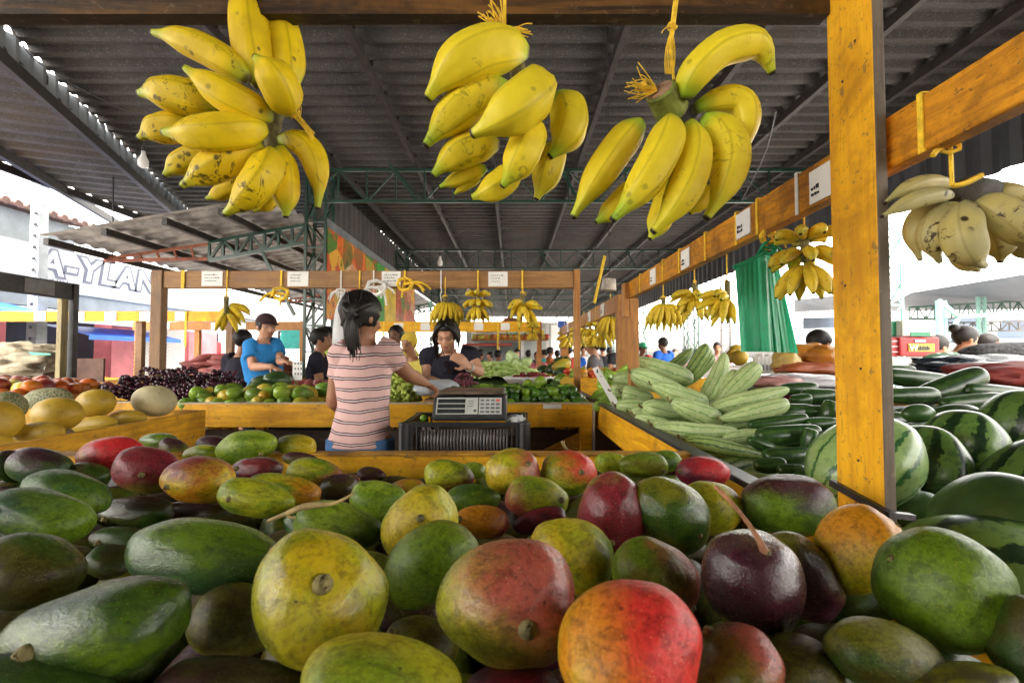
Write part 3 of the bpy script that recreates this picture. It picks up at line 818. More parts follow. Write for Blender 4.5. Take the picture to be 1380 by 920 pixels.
def gen(t): 
    tc = t.n('TexCoord'); q = t.n('VectorMath', operation='MULTIPLY_ADD'); t.l(tc.outputs['Generated'], q.inputs[0]); q.inputs[1].default_value = (2, 2, 2); q.inputs[2].default_value = (-1, -1, -1)
    return q.outputs[0]
def mango_mat(name, base, second, blush=None, amt=0., bdir=(0, 0, 1), seed=0, rough=.3, dark=.5, third=None, shared=False):
    t = NT(name)
    v0 = gen(t) if not shared else t.obj()
    if shared: v0 = t.vm('SCALE', v0, (0, 0, 0)); v0.node.inputs['Scale'].default_value = 14
    off = t.n('VectorMath', operation='ADD'); t.l(v0, off.inputs[0]); off.inputs[1].default_value = (seed * 3.7, seed * 1.3, seed * 2.1)
    v = off.outputs[0]
    if shared:
        q = t.n('VectorMath', operation='MULTIPLY_ADD'); cx = t.comb(t.rnd(), t.rnd(), t.rnd()); t.l(cx, q.inputs[0]); q.inputs[1].default_value = (31, 17, 23); t.l(v, q.inputs[2]); v = q.outputs[0]
    n1 = t.noise(v, .9, 3, .5, .4); n2 = t.noise(v, 2.6, 4, .62, .5); n3 = t.noise(v, 9, 5, .7)
    c = t.mix(t.step(t.math('ADD', n1, t.math('MULTIPLY', n2, .35)), .52, .82), base, second)
    if third: c = t.mix(t.math('MULTIPLY', t.step(n2, .52, .68), .8), c, third)
    if blush:
        dt = t.vm('DOT_PRODUCT', v0, Vector(bdir).normalized())
        k = t.math('ADD', t.math('MULTIPLY', dt, .5), t.math('ADD', t.math('MULTIPLY', n1, .9), t.math('MULTIPLY', n2, .5)))
        th = 1.28 - amt * 1.0
        c = t.mix(t.math('MULTIPLY', t.step(k, th - .32, th + .30), .95), c, blush)
    # darker mottling, pale wax, lenticels, dark scuffs
    c = t.mix(t.math('MULTIPLY', t.step(n3, .46, .62), dark * 1.0), c, t.mix(1, c, (.35, .30, .26), 'MULTIPLY'))
    c = t.mix(t.math('MULTIPLY', t.step(t.noise(v, 1.9, 6, .75, 1.4), .48, .62), dark * 1.1), c, t.mix(1, c, (.30, .30, .28), 'MULTIPLY'))
    dots = t.step(t.vor(v, 15), .09, .17, 1, 0)
    c = t.mix(t.math('MULTIPLY', dots, .42), c, (.55, .46, .14))
    blots = t.math('MULTIPLY', t.step(t.vor(v, 3.1), .07, .12, 1, 0), t.step(n2, .5, .55))
    c = t.mix(t.math('MULTIPLY', blots, .8), c, (.02, .016, .01))
    scr = t.step(t.noise(t.map(v, (2, 14, 3)), 2.2, 4, .75, 1.5), .66, .72)
    c = t.mix(t.math('MULTIPLY', scr, .45), c, (.10, .07, .035))
    bloom = t.noise(v, 1.4, 2, .5)
    c = t.mix(t.step(bloom, .45, .75, 0, .03), c, (.42, .45, .44))
    gl = rough < .3; vg = rough < .25
    t.bs(Base_Color=c, Roughness=t.step(n3, .35, .7, rough - .02, rough + .20), Specular_IOR_Level=.2, Coat_Weight=.9 if vg else (.42 if gl else .14), Coat_Roughness=t.step(n2, .4, .7, .06 if vg else .10, .24))
    bo = t.bump(t.math('ADD', t.math('MULTIPLY', dots, .3), t.math('ADD', t.math('ADD', n3, t.noise(v, 24, 4, .7)), t.math('MULTIPLY', n2, 3.5))), .20, .004)
    t.l(bo, t.b.inputs['Coat Normal'])
    return t.m
GR = (.145, .245, .010); DG = (.045, .105, .010); YG = (.42, .43, .016); YE = (.60, .43, .014); OR_ = (.66, .25, .012); OL = (.19, .185, .014)
RE = (.72, .024, .034); PU = (.065, .010, .026); RP = (.22, .018, .030); PK = (.42, .075, .060); TE = (.040, .115, .036); BR = (.075, .065, .010); LG = (.31, .42, .030)
def col(k): return {'GR': GR, 'DG': DG, 'YG': YG, 'YE': YE, 'OR': OR_, 'OL': OL, 'RE': RE, 'PU': PU, 'RP': RP, 'PK': PK, 'TE': TE, 'BR': BR, 'LG': LG}[k]
UPW = (0, 0, 1)
# px, py, a, b, angle, dz, base, second, blush, amount, blush direction, stem pixel or None, label
MG = [
 (55, 628, 45, 26, 0, -.235, 'DG', 'TE', 'PU', .45, (0, 0, 1), None, 'dark green mango in front of an orange one at the tray\'s left end'),
 (40, 614, 28, 12, 0, -.24, 'OR', 'YE', None, 0, UPW, None, 'orange mango peeping over a dark green one at the far left'),
 (14, 628, 18, 22, 0, -.24, 'DG', 'DG', 'PU', .3, UPW, None, 'dark mango cut by the left picture edge in the far row'),
 (150, 614, 47, 28, -5, -.235, 'OR', 'RP', 'RE', .5, (.6, 0, .6), None, 'red mango with an orange flush behind the purple one with a stalk scar'),
 (200, 633, 48, 33, 0, -.225, 'OL', 'PU', 'RP', .75, (0, -.3, .8), (190, 640), 'purple mango with a stalk scar facing the viewer'),
 (214, 594, 27, 12, 0, -.25, 'GR', 'DG', None, 0, UPW, None, 'green mango against the melon tray board'),
 (235, 604, 22, 14, 15, -.25, 'OL', 'GR', 'PU', .5, UPW, None, 'small green and purple mango touching the green one by the melon tray'),
 (268, 648, 50, 33, -3, -.22, 'YE', 'OR', 'RP', .40, (-.2, 0, 1), None, 'yellow mango with purple shoulder and black blotches'),
 (287, 600, 23, 13, 0, -.25, 'GR', 'OL', 'PU', .6, UPW, None, 'purple topped mango behind the small green one in the far row'),
 (271, 611, 26, 12, -5, -.25, 'YG', 'GR', None, 0, UPW, None, 'small green mango just behind the yellow blotched one'),
 (333, 603, 42, 23, -12, -.235, 'LG', 'GR', None, 0, UPW, (352, 612), 'bright green mango highest in the far left row'),
 (399, 601, 28, 17, 5, -.24, 'YG', 'OL', 'YE', .4, (1, 0, 0), None, 'yellow green mango left of the striped shirt woman'),
 (405, 618, 24, 10, 5, -.25, 'BR', 'OL', 'PU', .4, UPW, None, 'brownish mango wedged under the yellow green one'),
 (346, 632, 35, 18, -3, -.235, 'PU', 'OL', 'RP', .35, (0, -1, .4), None, 'dark purple mango under the bright green one'),
 (424, 640, 39, 22, 8, -.235, 'GR', 'YG', 'RP', .35, (1, 0, -.5), (461, 642), 'green mango with a thin stalk pointing right'),
 (383, 659, 50, 22, 10, -.24, 'GR', 'YG', 'OR', .35, (1, 0, 0), None, 'flat green mango with an orange right end'),
 (346, 671, 52, 27, 8, -.225, 'YG', 'GR', None, .0, UPW, None, 'light olive green mango in front of the flat one'),
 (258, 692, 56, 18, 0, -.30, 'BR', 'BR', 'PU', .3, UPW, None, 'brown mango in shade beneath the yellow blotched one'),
 (92, 664, 62, 32, 6, -.225, 'TE', 'GR', 'DG', .3, UPW, None, 'teal green mango above the big dark ones on the left'),
 (52, 693, 76, 38, 6, -.215, 'TE', 'DG', 'GR', .4, (1, 0, .2), None, 'big dark teal mango second up from the left corner heap'),
 (42, 766, 82, 52, -12, -.215, 'DG', 'OL', 'BR', .4, (.3, -1, 0), None, 'dark brown green mango cut by the left edge'),
 (125, 846, 137, 66, -18, -.205, 'DG', 'GR', None, 0, UPW, None, 'huge dark green mango filling the lower left'),
 (283, 746, 108, 54, 2, -.21, 'DG', 'TE', 'GR', .35, (.4, 0, .9), None, 'long glossy dark green mango left of the bright yellow green one'),
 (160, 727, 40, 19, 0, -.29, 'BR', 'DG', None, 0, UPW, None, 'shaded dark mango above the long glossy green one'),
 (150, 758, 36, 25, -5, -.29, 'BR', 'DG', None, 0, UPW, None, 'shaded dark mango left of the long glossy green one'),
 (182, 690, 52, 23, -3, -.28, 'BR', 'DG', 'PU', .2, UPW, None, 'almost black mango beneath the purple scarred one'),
 (318, 838, 64, 52, -22, -.255, 'OL', 'BR', None, 0, UPW, None, 'dim olive mango tucked left of the bright yellow green one'),
 (432, 800, 98, 88, -60, -.195, 'YG', 'YE', 'GR', .30, (-.5, 0, -.3), (436, 786), 'glossy yellow green mango, the brightest one left of centre'),
 (456, 709, 60, 36, 8, -.225, 'GR', 'LG', 'DG', .3, (1, 0, -.4), None, 'mottled green mango behind the glossy yellow green one'),
 (408, 706, 26, 26, 0, -.26, 'TE', 'DG', None, 0, UPW, None, 'small teal mango with a dried twig lying on it'),
 (308, 925, 102, 48, -5, -.24, 'BR', 'PU', None, 0, UPW, None, 'dark brown mango at the bottom edge left of the yellow one'),
 (55, 925, 118, 40, 10, -.22, 'DG', 'DG', None, 0, UPW, None, 'nearly black mango in the bottom left corner'),
 (517, 918, 108, 70, 2, -.20, 'YG', 'YE', 'GR', .35, (0, -1, .3), None, 'smooth yellow green mango at the bottom edge'),
 (458, 658, 27, 21, -5, -.255, 'PU', 'BR', None, 0, UPW, None, 'dark purple mango against the tray board'),
 (510, 672, 39, 29, -3, -.235, 'GR', 'LG', None, 0, UPW, None, 'plain green mango left of the one with the round scar'),
 (564, 704, 56, 47, -52, -.215, 'LG', 'YG', 'YE', .35, (0, -1, .3), (567, 698), 'light green mango with a round stalk scar facing front'),
 (605, 642, 34, 23, 5, -.235, 'YG', 'GR', 'RP', .45, (.3, 0, -.8), None, 'green mango with a red lower side by the tray board'),
 (637, 634, 18, 12, 0, -.25, 'GR', 'LG', None, 0, UPW, None, 'tiny looking green mango touching the tray board'),
 (638, 671, 36, 21, 0, -.245, 'GR', 'DG', None, 0, UPW, None, 'plain green mango behind the orange one'),
 (648, 703, 37, 23, 4, -.245, 'OR', 'OR', 'RP', .35, (1, 0, -.3), None, 'small orange mango in the middle of the heap'),
 (583, 761, 69, 51, -42, -.235, 'DG', 'OL', 'GR', .3, (0, -1, .3), None, 'dark olive mango left of the big rosy one'),
 (691, 637, 37, 34, 0, -.22, 'YG', 'YE', 'PK', .38, (1, 0, .3), (712, 625), 'round yellow green mango with a rosy stalk end'),
 (724, 673, 42, 30, 10, -.23, 'YG', 'GR', 'PK', .40, (-.8, 0, -.6), None, 'green mango with a pink lower side above the small purple one'),
 (728, 703, 37, 19, -12, -.25, 'PU', 'RP', None, 0, UPW, None, 'small violet mango peeping out in the middle'),
 (767, 638, 38, 32, 5, -.225, 'GR', 'YG', 'RE', .42, (.8, 0, .8), (784, 636), 'green and red mango with a stalk sticking up behind it'),
 (824, 690, 55, 46, 84, -.215, 'OL', 'PK', 'RP', .62, (0, -.6, -.2), (824, 730), 'upright pinkish purple mango right of centre'),
 (824, 623, 22, 15, 0, -.25, 'YG', 'LG', None, 0, UPW, None, 'yellow green mango by the tray board right of centre'),
 (867, 627, 33, 18, 3, -.24, 'OL', 'LG', 'GR', .3, UPW, None, 'olive mango with pale patches by the tray board'),
 (897, 622, 22, 16, 0, -.25, 'DG', 'GR', None, 0, UPW, None, 'dark green mango in the far right corner of the tray'),
 (899, 692, 59, 47, 42, -.215, 'DG', 'OL', None, 0, (0, -1, 0), None, 'large dull green mango right of the upright pink one'),
 (948, 636, 37, 22, 5, -.235, 'RP', 'PU', 'RE', .5, (.6, 0, .6), None, 'red purple mango leaning on the black rail'),
 (770, 746, 59, 51, 42, -.225, 'YE', 'YG', 'GR', .35, (1, 0, -.4), None, 'dull yellow mango behind the big rosy one'),
 (884, 776, 63, 46, 30, -.225, 'OL', 'GR', 'PK', .38, (1, 0, .1), (935, 822), 'olive mango with a rosy right end'),
 (683, 809, 93, 90, 0, -.195, 'OL', 'YG', 'PK', .46, (.6, -.2, .5), (712, 848), 'big rosy olive mango in the centre with a cut stalk'),
 (848, 870, 104, 96, 80, -.19, 'OR', 'YE', 'RE', .66, (.85, -.1, .25), None, 'big bright red and orange mango at the bottom'),
 (570, 862, 50, 34, 10, -.27, 'OL', 'BR', None, 0, UPW, None, 'shaded olive mango between the yellow and the rosy ones'),
 (690, 928, 64, 40, 0, -.24, 'RP', 'PU', None, 0, UPW, None, 'dark red mango at the bottom edge left of the bright red one'),
 (550, 656, 22, 13, 0, -.27, 'YE', 'OR', None, 0, UPW, None, 'yellow mango just visible behind the scarred light green one'),
 (960, 681, 43, 36, 25, -.23, 'YG', 'YE', 'GR', .3, (-1, 0, 0), (942, 711), 'yellow mango under the long bare stalk'),
 (1060, 679, 64, 43, 8, -.22, 'GR', 'DG', 'PU', .46, (0, .2, 1), None, 'mango split purple above and green below by the post'),
 (1013, 785, 80, 65, 48, -.205, 'PU', 'OL', 'PU', .72, (.2, -.8, -.1), (1031, 745), 'glossy deep purple mango with a long bare stalk'),
 (1080, 773, 69, 47, 48, -.245, 'OL', 'BR', 'PU', .5, (0, -.5, -1), None, 'dark mango half behind the glossy purple one'),
 (1150, 739, 66, 60, 20, -.215, 'YE', 'YG', 'OR', .48, (-.2, 0, 1), (1216, 705), 'orange topped yellow mango below the thick post'),
 (1272, 791, 105, 76, 28, -.205, 'GR', 'DG', 'GR', .3, (-.5, -1, .2), None, 'big leaf green mango on the right'),
 (1192, 882, 86, 48, 20, -.225, 'DG', 'BR', 'OL', .3, UPW, None, 'dim dark olive mango below the big leaf green one'),
 (988, 902, 68, 62, 42, -.225, 'OL', 'GR', 'PK', .40, (1, 0, .5), (955, 852), 'olive and pink mango right of the bright red one'),
 (1078, 905, 66, 50, 35, -.25, 'BR', 'OL', None, 0, UPW, None, 'dark brown mango at the bottom edge right of centre'),
 (1380, 860, 44, 58, 0, -.215, 'DG', 'BR', None, 0, UPW, None, 'dark green mango cut by the right edge'),
 (1160, 815, 52, 30, 10, -.29, 'BR', 'DG', None, 0, UPW, None, 'blackish mango in the gap right of the purple one'),
 (1290, 925, 80, 34, 0, -.23, 'BR', 'YG', None, 0, UPW, None, 'dim mango along the bottom edge at the right'),
 (1265, 905, 74, 34, 8, -.27, 'BR', 'DG', None, 0, UPW, None, 'dim mango under the big leaf green one at the lower right'),
 (880, 650, 22, 12, 0, -.28, 'OL', 'BR', None, 0, UPW, None, 'shaded olive mango behind the large dull green one'),
 (500, 640, 20, 12, 0, -.29, 'BR', 'PU', None, 0, UPW, None, 'shaded brown mango deep beside the tray board'),
 (120, 640, 30, 20, 0, -.26, 'DG', 'BR', None, 0, UPW, None, 'dark mango between the far left pair and the purple scarred one'),
]
MGRP = 'mangoes heaped in the front tray'
def scar(ob, c, Mx, px, py, size=1.0, stalk=None):
    p, n = hit_uv(c, Mx, px, py); m = MB(); r = .0042 * size
    m.sweep([p - n * .004, p + n * .0005, p + n * .003, p + n * .0042, p + n * .0025], [r * 1.7, r * 1.5, r * 1.25, r * .8, r * .55], 10)
    m.build('stem_scar', STEM, ob, smooth=True)
    if stalk:
        m = MB(); pts = [p] + [P(*s) for s in stalk]
        smooth_tube(m, pts, [.0045, .0022, .0018, .0022], 7, 12); m.build('stalk', m_plain('reddish_stalk', (.30, .13, .06), .7, .3, 60, .3), ob, smooth=True)
def add_mango(i, rec):
    px, py, a, b, ang, dz, c1, c2, c3, amt, bd, st, lab = rec
    d = DZ(px, py, dz)
    c, ax, ay, az, sa, sb, sz = fit(px, py, a, b, ang, d)
    if i % 2: ax, ay = -ax, -ay
    Mx = Matrix((ax * sa, ay * sb, az * sz)).transposed()
    if ax.cross(ay).dot(az) < 0: Mx = Matrix((ax * sa, ay * sb, -az * sz)).transposed()
    m = MB(); blob_mesh(m, mango_unit(i * 5 + 1), Mx, c)
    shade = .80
    if px < 330 and py > 680 or py > 840 and c1 in ('DG', 'BR', 'OL'): shade *= .8  # corner shade put into the skin colour of the lower mangoes
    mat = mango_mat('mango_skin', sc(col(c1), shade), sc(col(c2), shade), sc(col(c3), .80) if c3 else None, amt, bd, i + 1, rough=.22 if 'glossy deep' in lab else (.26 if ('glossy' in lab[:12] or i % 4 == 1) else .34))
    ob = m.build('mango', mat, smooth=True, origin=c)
    tag(ob, lab, 'mango', MGRP)
    rs_ = random.Random(i * 13)
    if not st and a > 30 and rs_.random() < .6 and 30 < px < 1340 and py < 880:
        k_ = rs_.choice((-1, 1)) * rs_.uniform(.70, .88); th_ = R(ang); w_ = rs_.uniform(-.2, .35) * b
        st = (px + math.cos(th_) * a * k_ - math.sin(th_) * w_, py + math.sin(th_) * a * k_ + math.cos(th_) * w_)
    if st:
        big = 1.1 if a > 85 else (.75 if a > 60 else .8)
        sk = None
        if 'long bare stalk' in lab and 'glossy' in lab: sk = [(1020, 722, d - .02), (992, 684, d + .02), (964, 655, d + .04)]
        if 'thin stalk' in lab: sk = [(475, 640, d), (484, 646, d - .01)]
        if 'sticking up' in lab: sk = None
        scar(ob, c, Mx, st[0], st[1], big, sk)
        if 'sticking up' in lab:
            m = MB(); smooth_tube(m, [P(765, 607, d + .03), P(760, 600, d + .03), P(758, 594, d + .03)], [.003, .0025, .004], 7, 8); m.build('stalk', STEM, ob, smooth=True)
    return ob
for i, rec in enumerate(MG): add_mango(i, rec)
# the layer below, showing only in the gaps
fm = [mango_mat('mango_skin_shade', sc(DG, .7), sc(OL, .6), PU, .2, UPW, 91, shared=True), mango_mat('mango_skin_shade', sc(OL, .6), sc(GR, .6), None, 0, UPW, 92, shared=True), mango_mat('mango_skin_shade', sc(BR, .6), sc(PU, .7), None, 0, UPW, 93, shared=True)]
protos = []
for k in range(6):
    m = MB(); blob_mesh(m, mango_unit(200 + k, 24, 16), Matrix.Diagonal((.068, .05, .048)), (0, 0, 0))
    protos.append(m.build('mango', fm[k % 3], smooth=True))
rr = random.Random(11); used = 0
y = .06; row = 0
while y < 1.17:
    x = -1.5 + .06 * (row % 2)
    while x < .435:
        if abs(x) < (y + .30) * 1.2 and not (x < -1.35 and y > .9):
            o = protos[used % 6]
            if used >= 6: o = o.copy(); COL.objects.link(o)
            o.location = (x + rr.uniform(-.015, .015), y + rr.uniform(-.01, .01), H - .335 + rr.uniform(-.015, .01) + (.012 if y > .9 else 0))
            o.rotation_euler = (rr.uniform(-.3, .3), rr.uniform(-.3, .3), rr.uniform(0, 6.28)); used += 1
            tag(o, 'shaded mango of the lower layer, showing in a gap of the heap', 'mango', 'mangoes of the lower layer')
        x += .112
    y += .088; row += 1
# dried twig across the mangoes
m = MB(); dd = DZ(370, 690, -.17); smooth_tube(m, [P(361, 702, dd), P(385, 692, dd), P(412, 682, dd), P(450, 678, dd), P(478, 664, dd)], [.0018, .0025, .004, .002, .001], 7, 20)
m.sweep(bez(P(385, 692, dd), P(392, 700, dd), P(397, 696, dd), 5), [.0015] * 5, 5)
tag(m.build('twig', m_plain('dry_twig', (.35, .25, .1), .8, .3, 60, .3), smooth=True), 'dry fruit twig lying across the small teal mango', 'twig')

# ---------------- melons, watermelons, gourds, cucumbers
def striped_mat(name, light, dark, n, width, wob, rough=.35, freck=0, sharp=.06, tint=None, break_=0.):
    t = NT(name); q = t.xyz(t.uv()); v = t.obj()
    nz = t.noise(t.map(v, (14, 14, 14)), 1.0, 4, .7); nb = t.noise(t.map(v, (55, 55, 55)), 1, 4, .7)
    ph = t.math('ADD', t.math('MULTIPLY', q[1], n * 6.28318), t.math('MULTIPLY', t.math('SUBTRACT', nz, .5), wob))
    ph = t.math('ADD', ph, t.math('MULTIPLY', t.math('SUBTRACT', nb, .5), wob * .55))
    ph = t.math('ADD', ph, t.math('MULTIPLY', t.rnd(), 6))
    s = t.math('SINE', ph)
    k = t.step(s, width - sharp, width + sharp)
    if break_: k = t.math('MULTIPLY', k, t.step(nb, .5 - break_, .5 + .02))
    big = t.noise(v, 9, 3); mott = t.noise(v, 60, 3, .6)
    lt = t.mix(t.step(big, .35, .65), light, sc(light, .72))
    lt = t.mix(t.math('MULTIPLY', t.step(mott, .5, .65), freck), lt, tint or sc(dark, 1.8))
    pole = t.math('MULTIPLY', q[0], 1)
    c = t.mix(k, lt, t.mix(t.step(mott, .4, .6), dark, sc(dark, 1.6)))
    t.bs(Base_Color=c, Roughness=rough, Specular_IOR_Level=.4, Coat_Weight=.1); t.bump(mott, .1, .003); return t.m
WM1 = striped_mat('watermelon_rind_light', (.27, .40, .14), (.020, .080, .018), 12, .84, 3.4, .3, .35, .10)
WM2 = striped_mat('watermelon_rind_dark', (.12, .22, .045), (.008, .026, .007), 9, .45, 4.2, .34, .5, .22)
GOU = striped_mat('pale_gourd_skin', (.46, .56, .25), (.09, .18, .04), 9, .86, 4.5, .55, .6, .14, (.24, .36, .09), .20)
GOUD = striped_mat('green_gourd_skin', (.26, .36, .09), (.03, .08, .015), 9, .55, 4.0, .5, .35, .2, (.45, .5, .25), .25)
ZUC = striped_mat('cucumber_skin', (.03, .075, .013), (.012, .035, .009), 8, .1, 3, .32, .4, .5, (.09, .16, .03))
DKM = m_plain('dark_green_melon_skin', (.034, .080, .018), .35, .4, 12, .15, world=False)
def melon_mat(name, a, b, net, rough=.5):
    t = NT(name); v = t.obj(); n = t.noise(v, 12, 4, .6); f = t.noise(v, 70, 4, .7); w = t.vor(v, 70, 'DISTANCE_TO_EDGE')
    c = t.mix(t.step(n, .35, .65), a, b); c = t.mix(t.math('MULTIPLY', t.step(f, .55, .7), .5), c, sc(a, .4))
    c = t.mix(t.math('MULTIPLY', t.step(t.noise(v, 25, 3, .8), .62, .7), .6), c, (.12, .07, .02))
    if net: c = t.mix(t.step(w, .05, .12, net, 0), c, (.42, .38, .24))
    t.bs(Base_Color=c, Roughness=rough); t.bump(f, .25, .003); return t.m
MYE = melon_mat('yellow_melon_skin', (.54, .34, .022), (.40, .26, .02), 0)
MPA = melon_mat('pale_melon_skin', (.56, .48, .26), (.46, .41, .22), .3, .6)
MNE = melon_mat('netted_green_melon_skin', (.18, .19, .07), (.11, .13, .05), .7, .7)
PR_M = lambda x, s: s
PR_G = lambda x, s: (max(s, 0) ** .8) * (.72 + .30 * max(0, x) - .22 * max(0, -x - .3))
PR_C = lambda x, s: (max(s, 0) ** .45) * (.92 + .08 * x)
def produce(name, rec, U, mat, label, cat, group=None, cf=.95, stem=None, seed=0):
    px, py, a, b, ang, d = rec
    c, ax, ay, az, sa, sb, sz = fit(px, py, a, b, ang, d, cf)
    if ax.dot(RT) < 0: ax, ay = -ax, -ay
    if seed % 2: ax, ay = -ax, -ay
    Mx = Matrix((ax * sa, ay * sb, az * sz)).transposed()
    if Mx.determinant() < 0: Mx = Matrix((ax * sa, ay * sb, -az * sz)).transposed()
    m = MB(); blob_mesh(m, U, Mx, c); ob = m.build(name, mat, smooth=True, origin=c); tag(ob, label, cat, group)
    if stem:
        p = c + ax * sa * .96 * stem; m = MB()
        dv = ax * stem; smooth_tube(m, [p - dv * .01, p + dv * .012, p + dv * .02 + UP * .012], [.006, .004, .005], 7, 8); m.build('stalk', STEM, ob, smooth=True)
    return ob
um = unit_blob(36, 24, PR_M, lump=.04, seed=3)
for k, (r_, mt_, lb) in enumerate([
    ((1162, 626, 85, 68, -12, 1.12), WM1, 'pale green watermelon with thin dark stripes behind the thick post'),
    ((1238, 636, 66, 66, 20, 1.30), WM2, 'mid green watermelon just right of the thick post'),
    ((1297, 601, 65, 50, 12, 1.36), WM2, 'watermelon with broad dark stripes behind the stalked one'),
    ((1378, 574, 70, 50, 5, 1.5), WM2, 'green watermelon at the right edge, highest of the pile'),
    ((1392, 644, 82, 56, -8, 1.12), WM2, 'watermelon with a dry stalk at the right edge'),
    ((1345, 716, 112, 82, 15, .86), DKM, 'large dark green melon nearest the mangoes'),
    ((1237, 557, 24, 13, 0, 1.5), DKM, 'small dark melon with a pale rim beside the post'),
    ((1232, 690, 46, 30, 0, 1.05), DKM, 'shaded dark melon at the foot of the post'),
    ((1290, 556, 34, 12, 0, 1.62), DKM, 'dark melon under the big cucumbers')]):
    produce('watermelon', r_, um, mt_, lb, 'watermelon', 'watermelons by the thick post', stem=-1 if 'stalk' in lb and 'dry' in lb else None, seed=k * 2)
um2 = unit_blob(32, 20, PR_M, lump=.03, seed=9)
for k, (r_, mt_, lb) in enumerate([
    ((208, 540, 32, 21, 0, 2.1), MPA, 'pale round melon perched at the right end of the tray'),
    ((129, 543, 29, 19, -8, 1.95), MYE, 'yellow melon left of the pale round one'),
    ((77, 558, 38, 23, -5, 1.7), MYE, 'yellow melon with dark blotches in the middle of the row'),
    ((4, 566, 32, 26, 0, 1.52), MYE, 'yellow melon cut by the left edge'),
    ((65, 538, 35, 16, -5, 1.98), MNE, 'netted green melon behind the yellow ones'),
    ((12, 547, 28, 20, 0, 1.8), MNE, 'netted green melon at the left edge'),
    ((48, 585, 42, 16, -8, 1.58), MYE, 'low yellow melon in front by the tray board'),
    ((128, 572, 32, 12, -8, 1.9), MYE, 'half buried orange melon at the middle of the board'),
    ((173, 563, 26, 11, 0, 2.0), MYE, 'greenish yellow melon under the pale round one'),
    ((-5, 596, 26, 12, 0, 1.42), MYE, 'yellow melon low at the left edge behind the board')]):
    produce('melon', r_, um2, mt_, lb, 'melon', 'melons in the worn yellow tray', seed=k * 2)
GL = [(893, 501, 42, 16, 20, 2.42), (890, 519, 41, 14, 20, 2.25), (916, 534, 39, 15, 20, 2.08), (859, 534, 21, 13, 10, 2.3), (851, 550, 21, 14, 10, 2.15), (893, 556, 27, 15, 12, 1.95),
      (938, 556, 36, 16, 22, 1.85), (938, 581, 55, 15, 2, 1.62), (938, 492, 29, 12, -55, 2.5), (964, 509, 33, 14, -66, 2.3), (995, 518, 36, 15, -42, 2.1), (1010, 540, 54, 15, -14, 1.9), (1017, 556, 46, 14, -12, 1.78),
      (915, 488, 23, 9, -40, 2.65), (944, 500, 26, 9, -48, 2.55), (977, 607, 54, 14, 10, 1.45), (881, 571, 26, 11, 20, 1.85), (955, 596, 34, 9, 6, 1.55), (841, 512, 16, 12, 0, 2.5), (838, 526, 14, 11, 0, 2.4),
      (978, 524, 26, 10, -58, 2.15), (1000, 590, 28, 12, -10, 1.6), (868, 556, 18, 11, 0, 2.0), (905, 580, 26, 10, 15, 1.74)]
GLAB = ['long pale gourd lying highest on the left of the heap', 'long pale gourd second from the top of the left stack', 'long pale gourd third from the top of the left stack', 'stubby gourd end facing the aisle', 'rounded gourd end next to the rail', 'short gourd with a brown bruise',
        'fat smooth gourd pointing right in the middle of the heap', 'curved light gourd lying lengthwise above the rail', 'slim striped gourd standing behind the long pale ones', 'bent gourd standing upright in the middle of the heap', 'striped gourd leaning right behind the level pair', 'long striped gourd, upper of the level pair', 'long striped gourd, lower of the level pair',
        'darker slim gourd at the back left of the upright ones', 'thin striped gourd between the two standing ones', 'mottled green gourd lowest beside the rail', 'small gourd pressed against the rail', 'slim gourd under the curved light one', 'small round gourd at the back by the brown post', 'small gourd above the pale green peppers',
        'slim gourd behind the bent upright one', 'short wrinkled gourd right of the curved light one', 'gourd end in the middle of the rail side', 'narrow gourd resting on the rail']
for k, r_ in enumerate(GL):
    r_ = (r_[0], r_[1] - 2, r_[2] * 1.04, r_[3] * 1.22, r_[4], r_[5])
    U = unit_blob(28, 24, PR_G, bend=(.35 if k in (9, 7) else (.12 if k % 2 else -.1)) * .6, lump=.06, seed=k)
    produce('gourd', r_, U, GOUD if k in (8, 13, 14, 15, 17) else GOU, GLAB[k], 'gourd', 'striped gourds on the right stall', seed=k, stem=1 if k % 2 else -1)
ZL_ = [(1077, 523, 25, 10, 0, 2.2), (1105, 533, 25, 12, 0, 2.0), (1079, 538, 15, 9, 0, 1.95), (1074, 554, 24, 13, 0, 1.8), (1096, 553, 15, 8, 0, 1.78), (1116, 552, 14, 13, 0, 1.75), (1048, 568, 41, 10, -6, 1.62), (1062, 584, 44, 15, -4, 1.48),
       (1026, 598, 20, 9, 20, 1.45), (1060, 613, 32, 14, -3, 1.35), (1037, 626, 22, 12, 0, 1.28), (1065, 632, 18, 9, 0, 1.25), (1090, 592, 14, 15, 0, 1.42),
       (1240, 510, 52, 13, 6, 2.1), (1277, 521, 54, 19, -17, 1.9), (1352, 528, 54, 11, 5, 1.85), (1225, 532, 40, 13, 0, 1.8), (1214, 497, 20, 6, 0, 2.4), (1310, 540, 44, 12, -4, 1.75), (1108, 570, 22, 10, 0, 1.6), (1085, 640, 16, 10, 0, 1.2)]
ZLAB = ['dark cucumber at the back by the silver wrap', 'dark cucumber touching the post at the back', 'cucumber end facing front under the back pair', 'shaded cucumber left of the small end', 'small bright cucumber end beside the post', 'round cucumber end against the post', 'long slim cucumber under the level striped gourds', 'thick long cucumber left of the pale watermelon',
        'light ended cucumber by the wrinkled gourd', 'thick dark cucumber above the rail', 'dark cucumber end nearest the rail', 'small cucumber between rail and watermelon', 'upright cucumber end touching the watermelon',
        'big dark cucumber behind the right of the post', 'bent big cucumber resting on the others right of the post', 'long cucumber reaching the right edge', 'shaded cucumber close right of the post', 'thin cucumber furthest back right of the post', 'dark cucumber under the bent big one', 'cucumber hidden beside the post', 'lowest cucumber beside the watermelon']
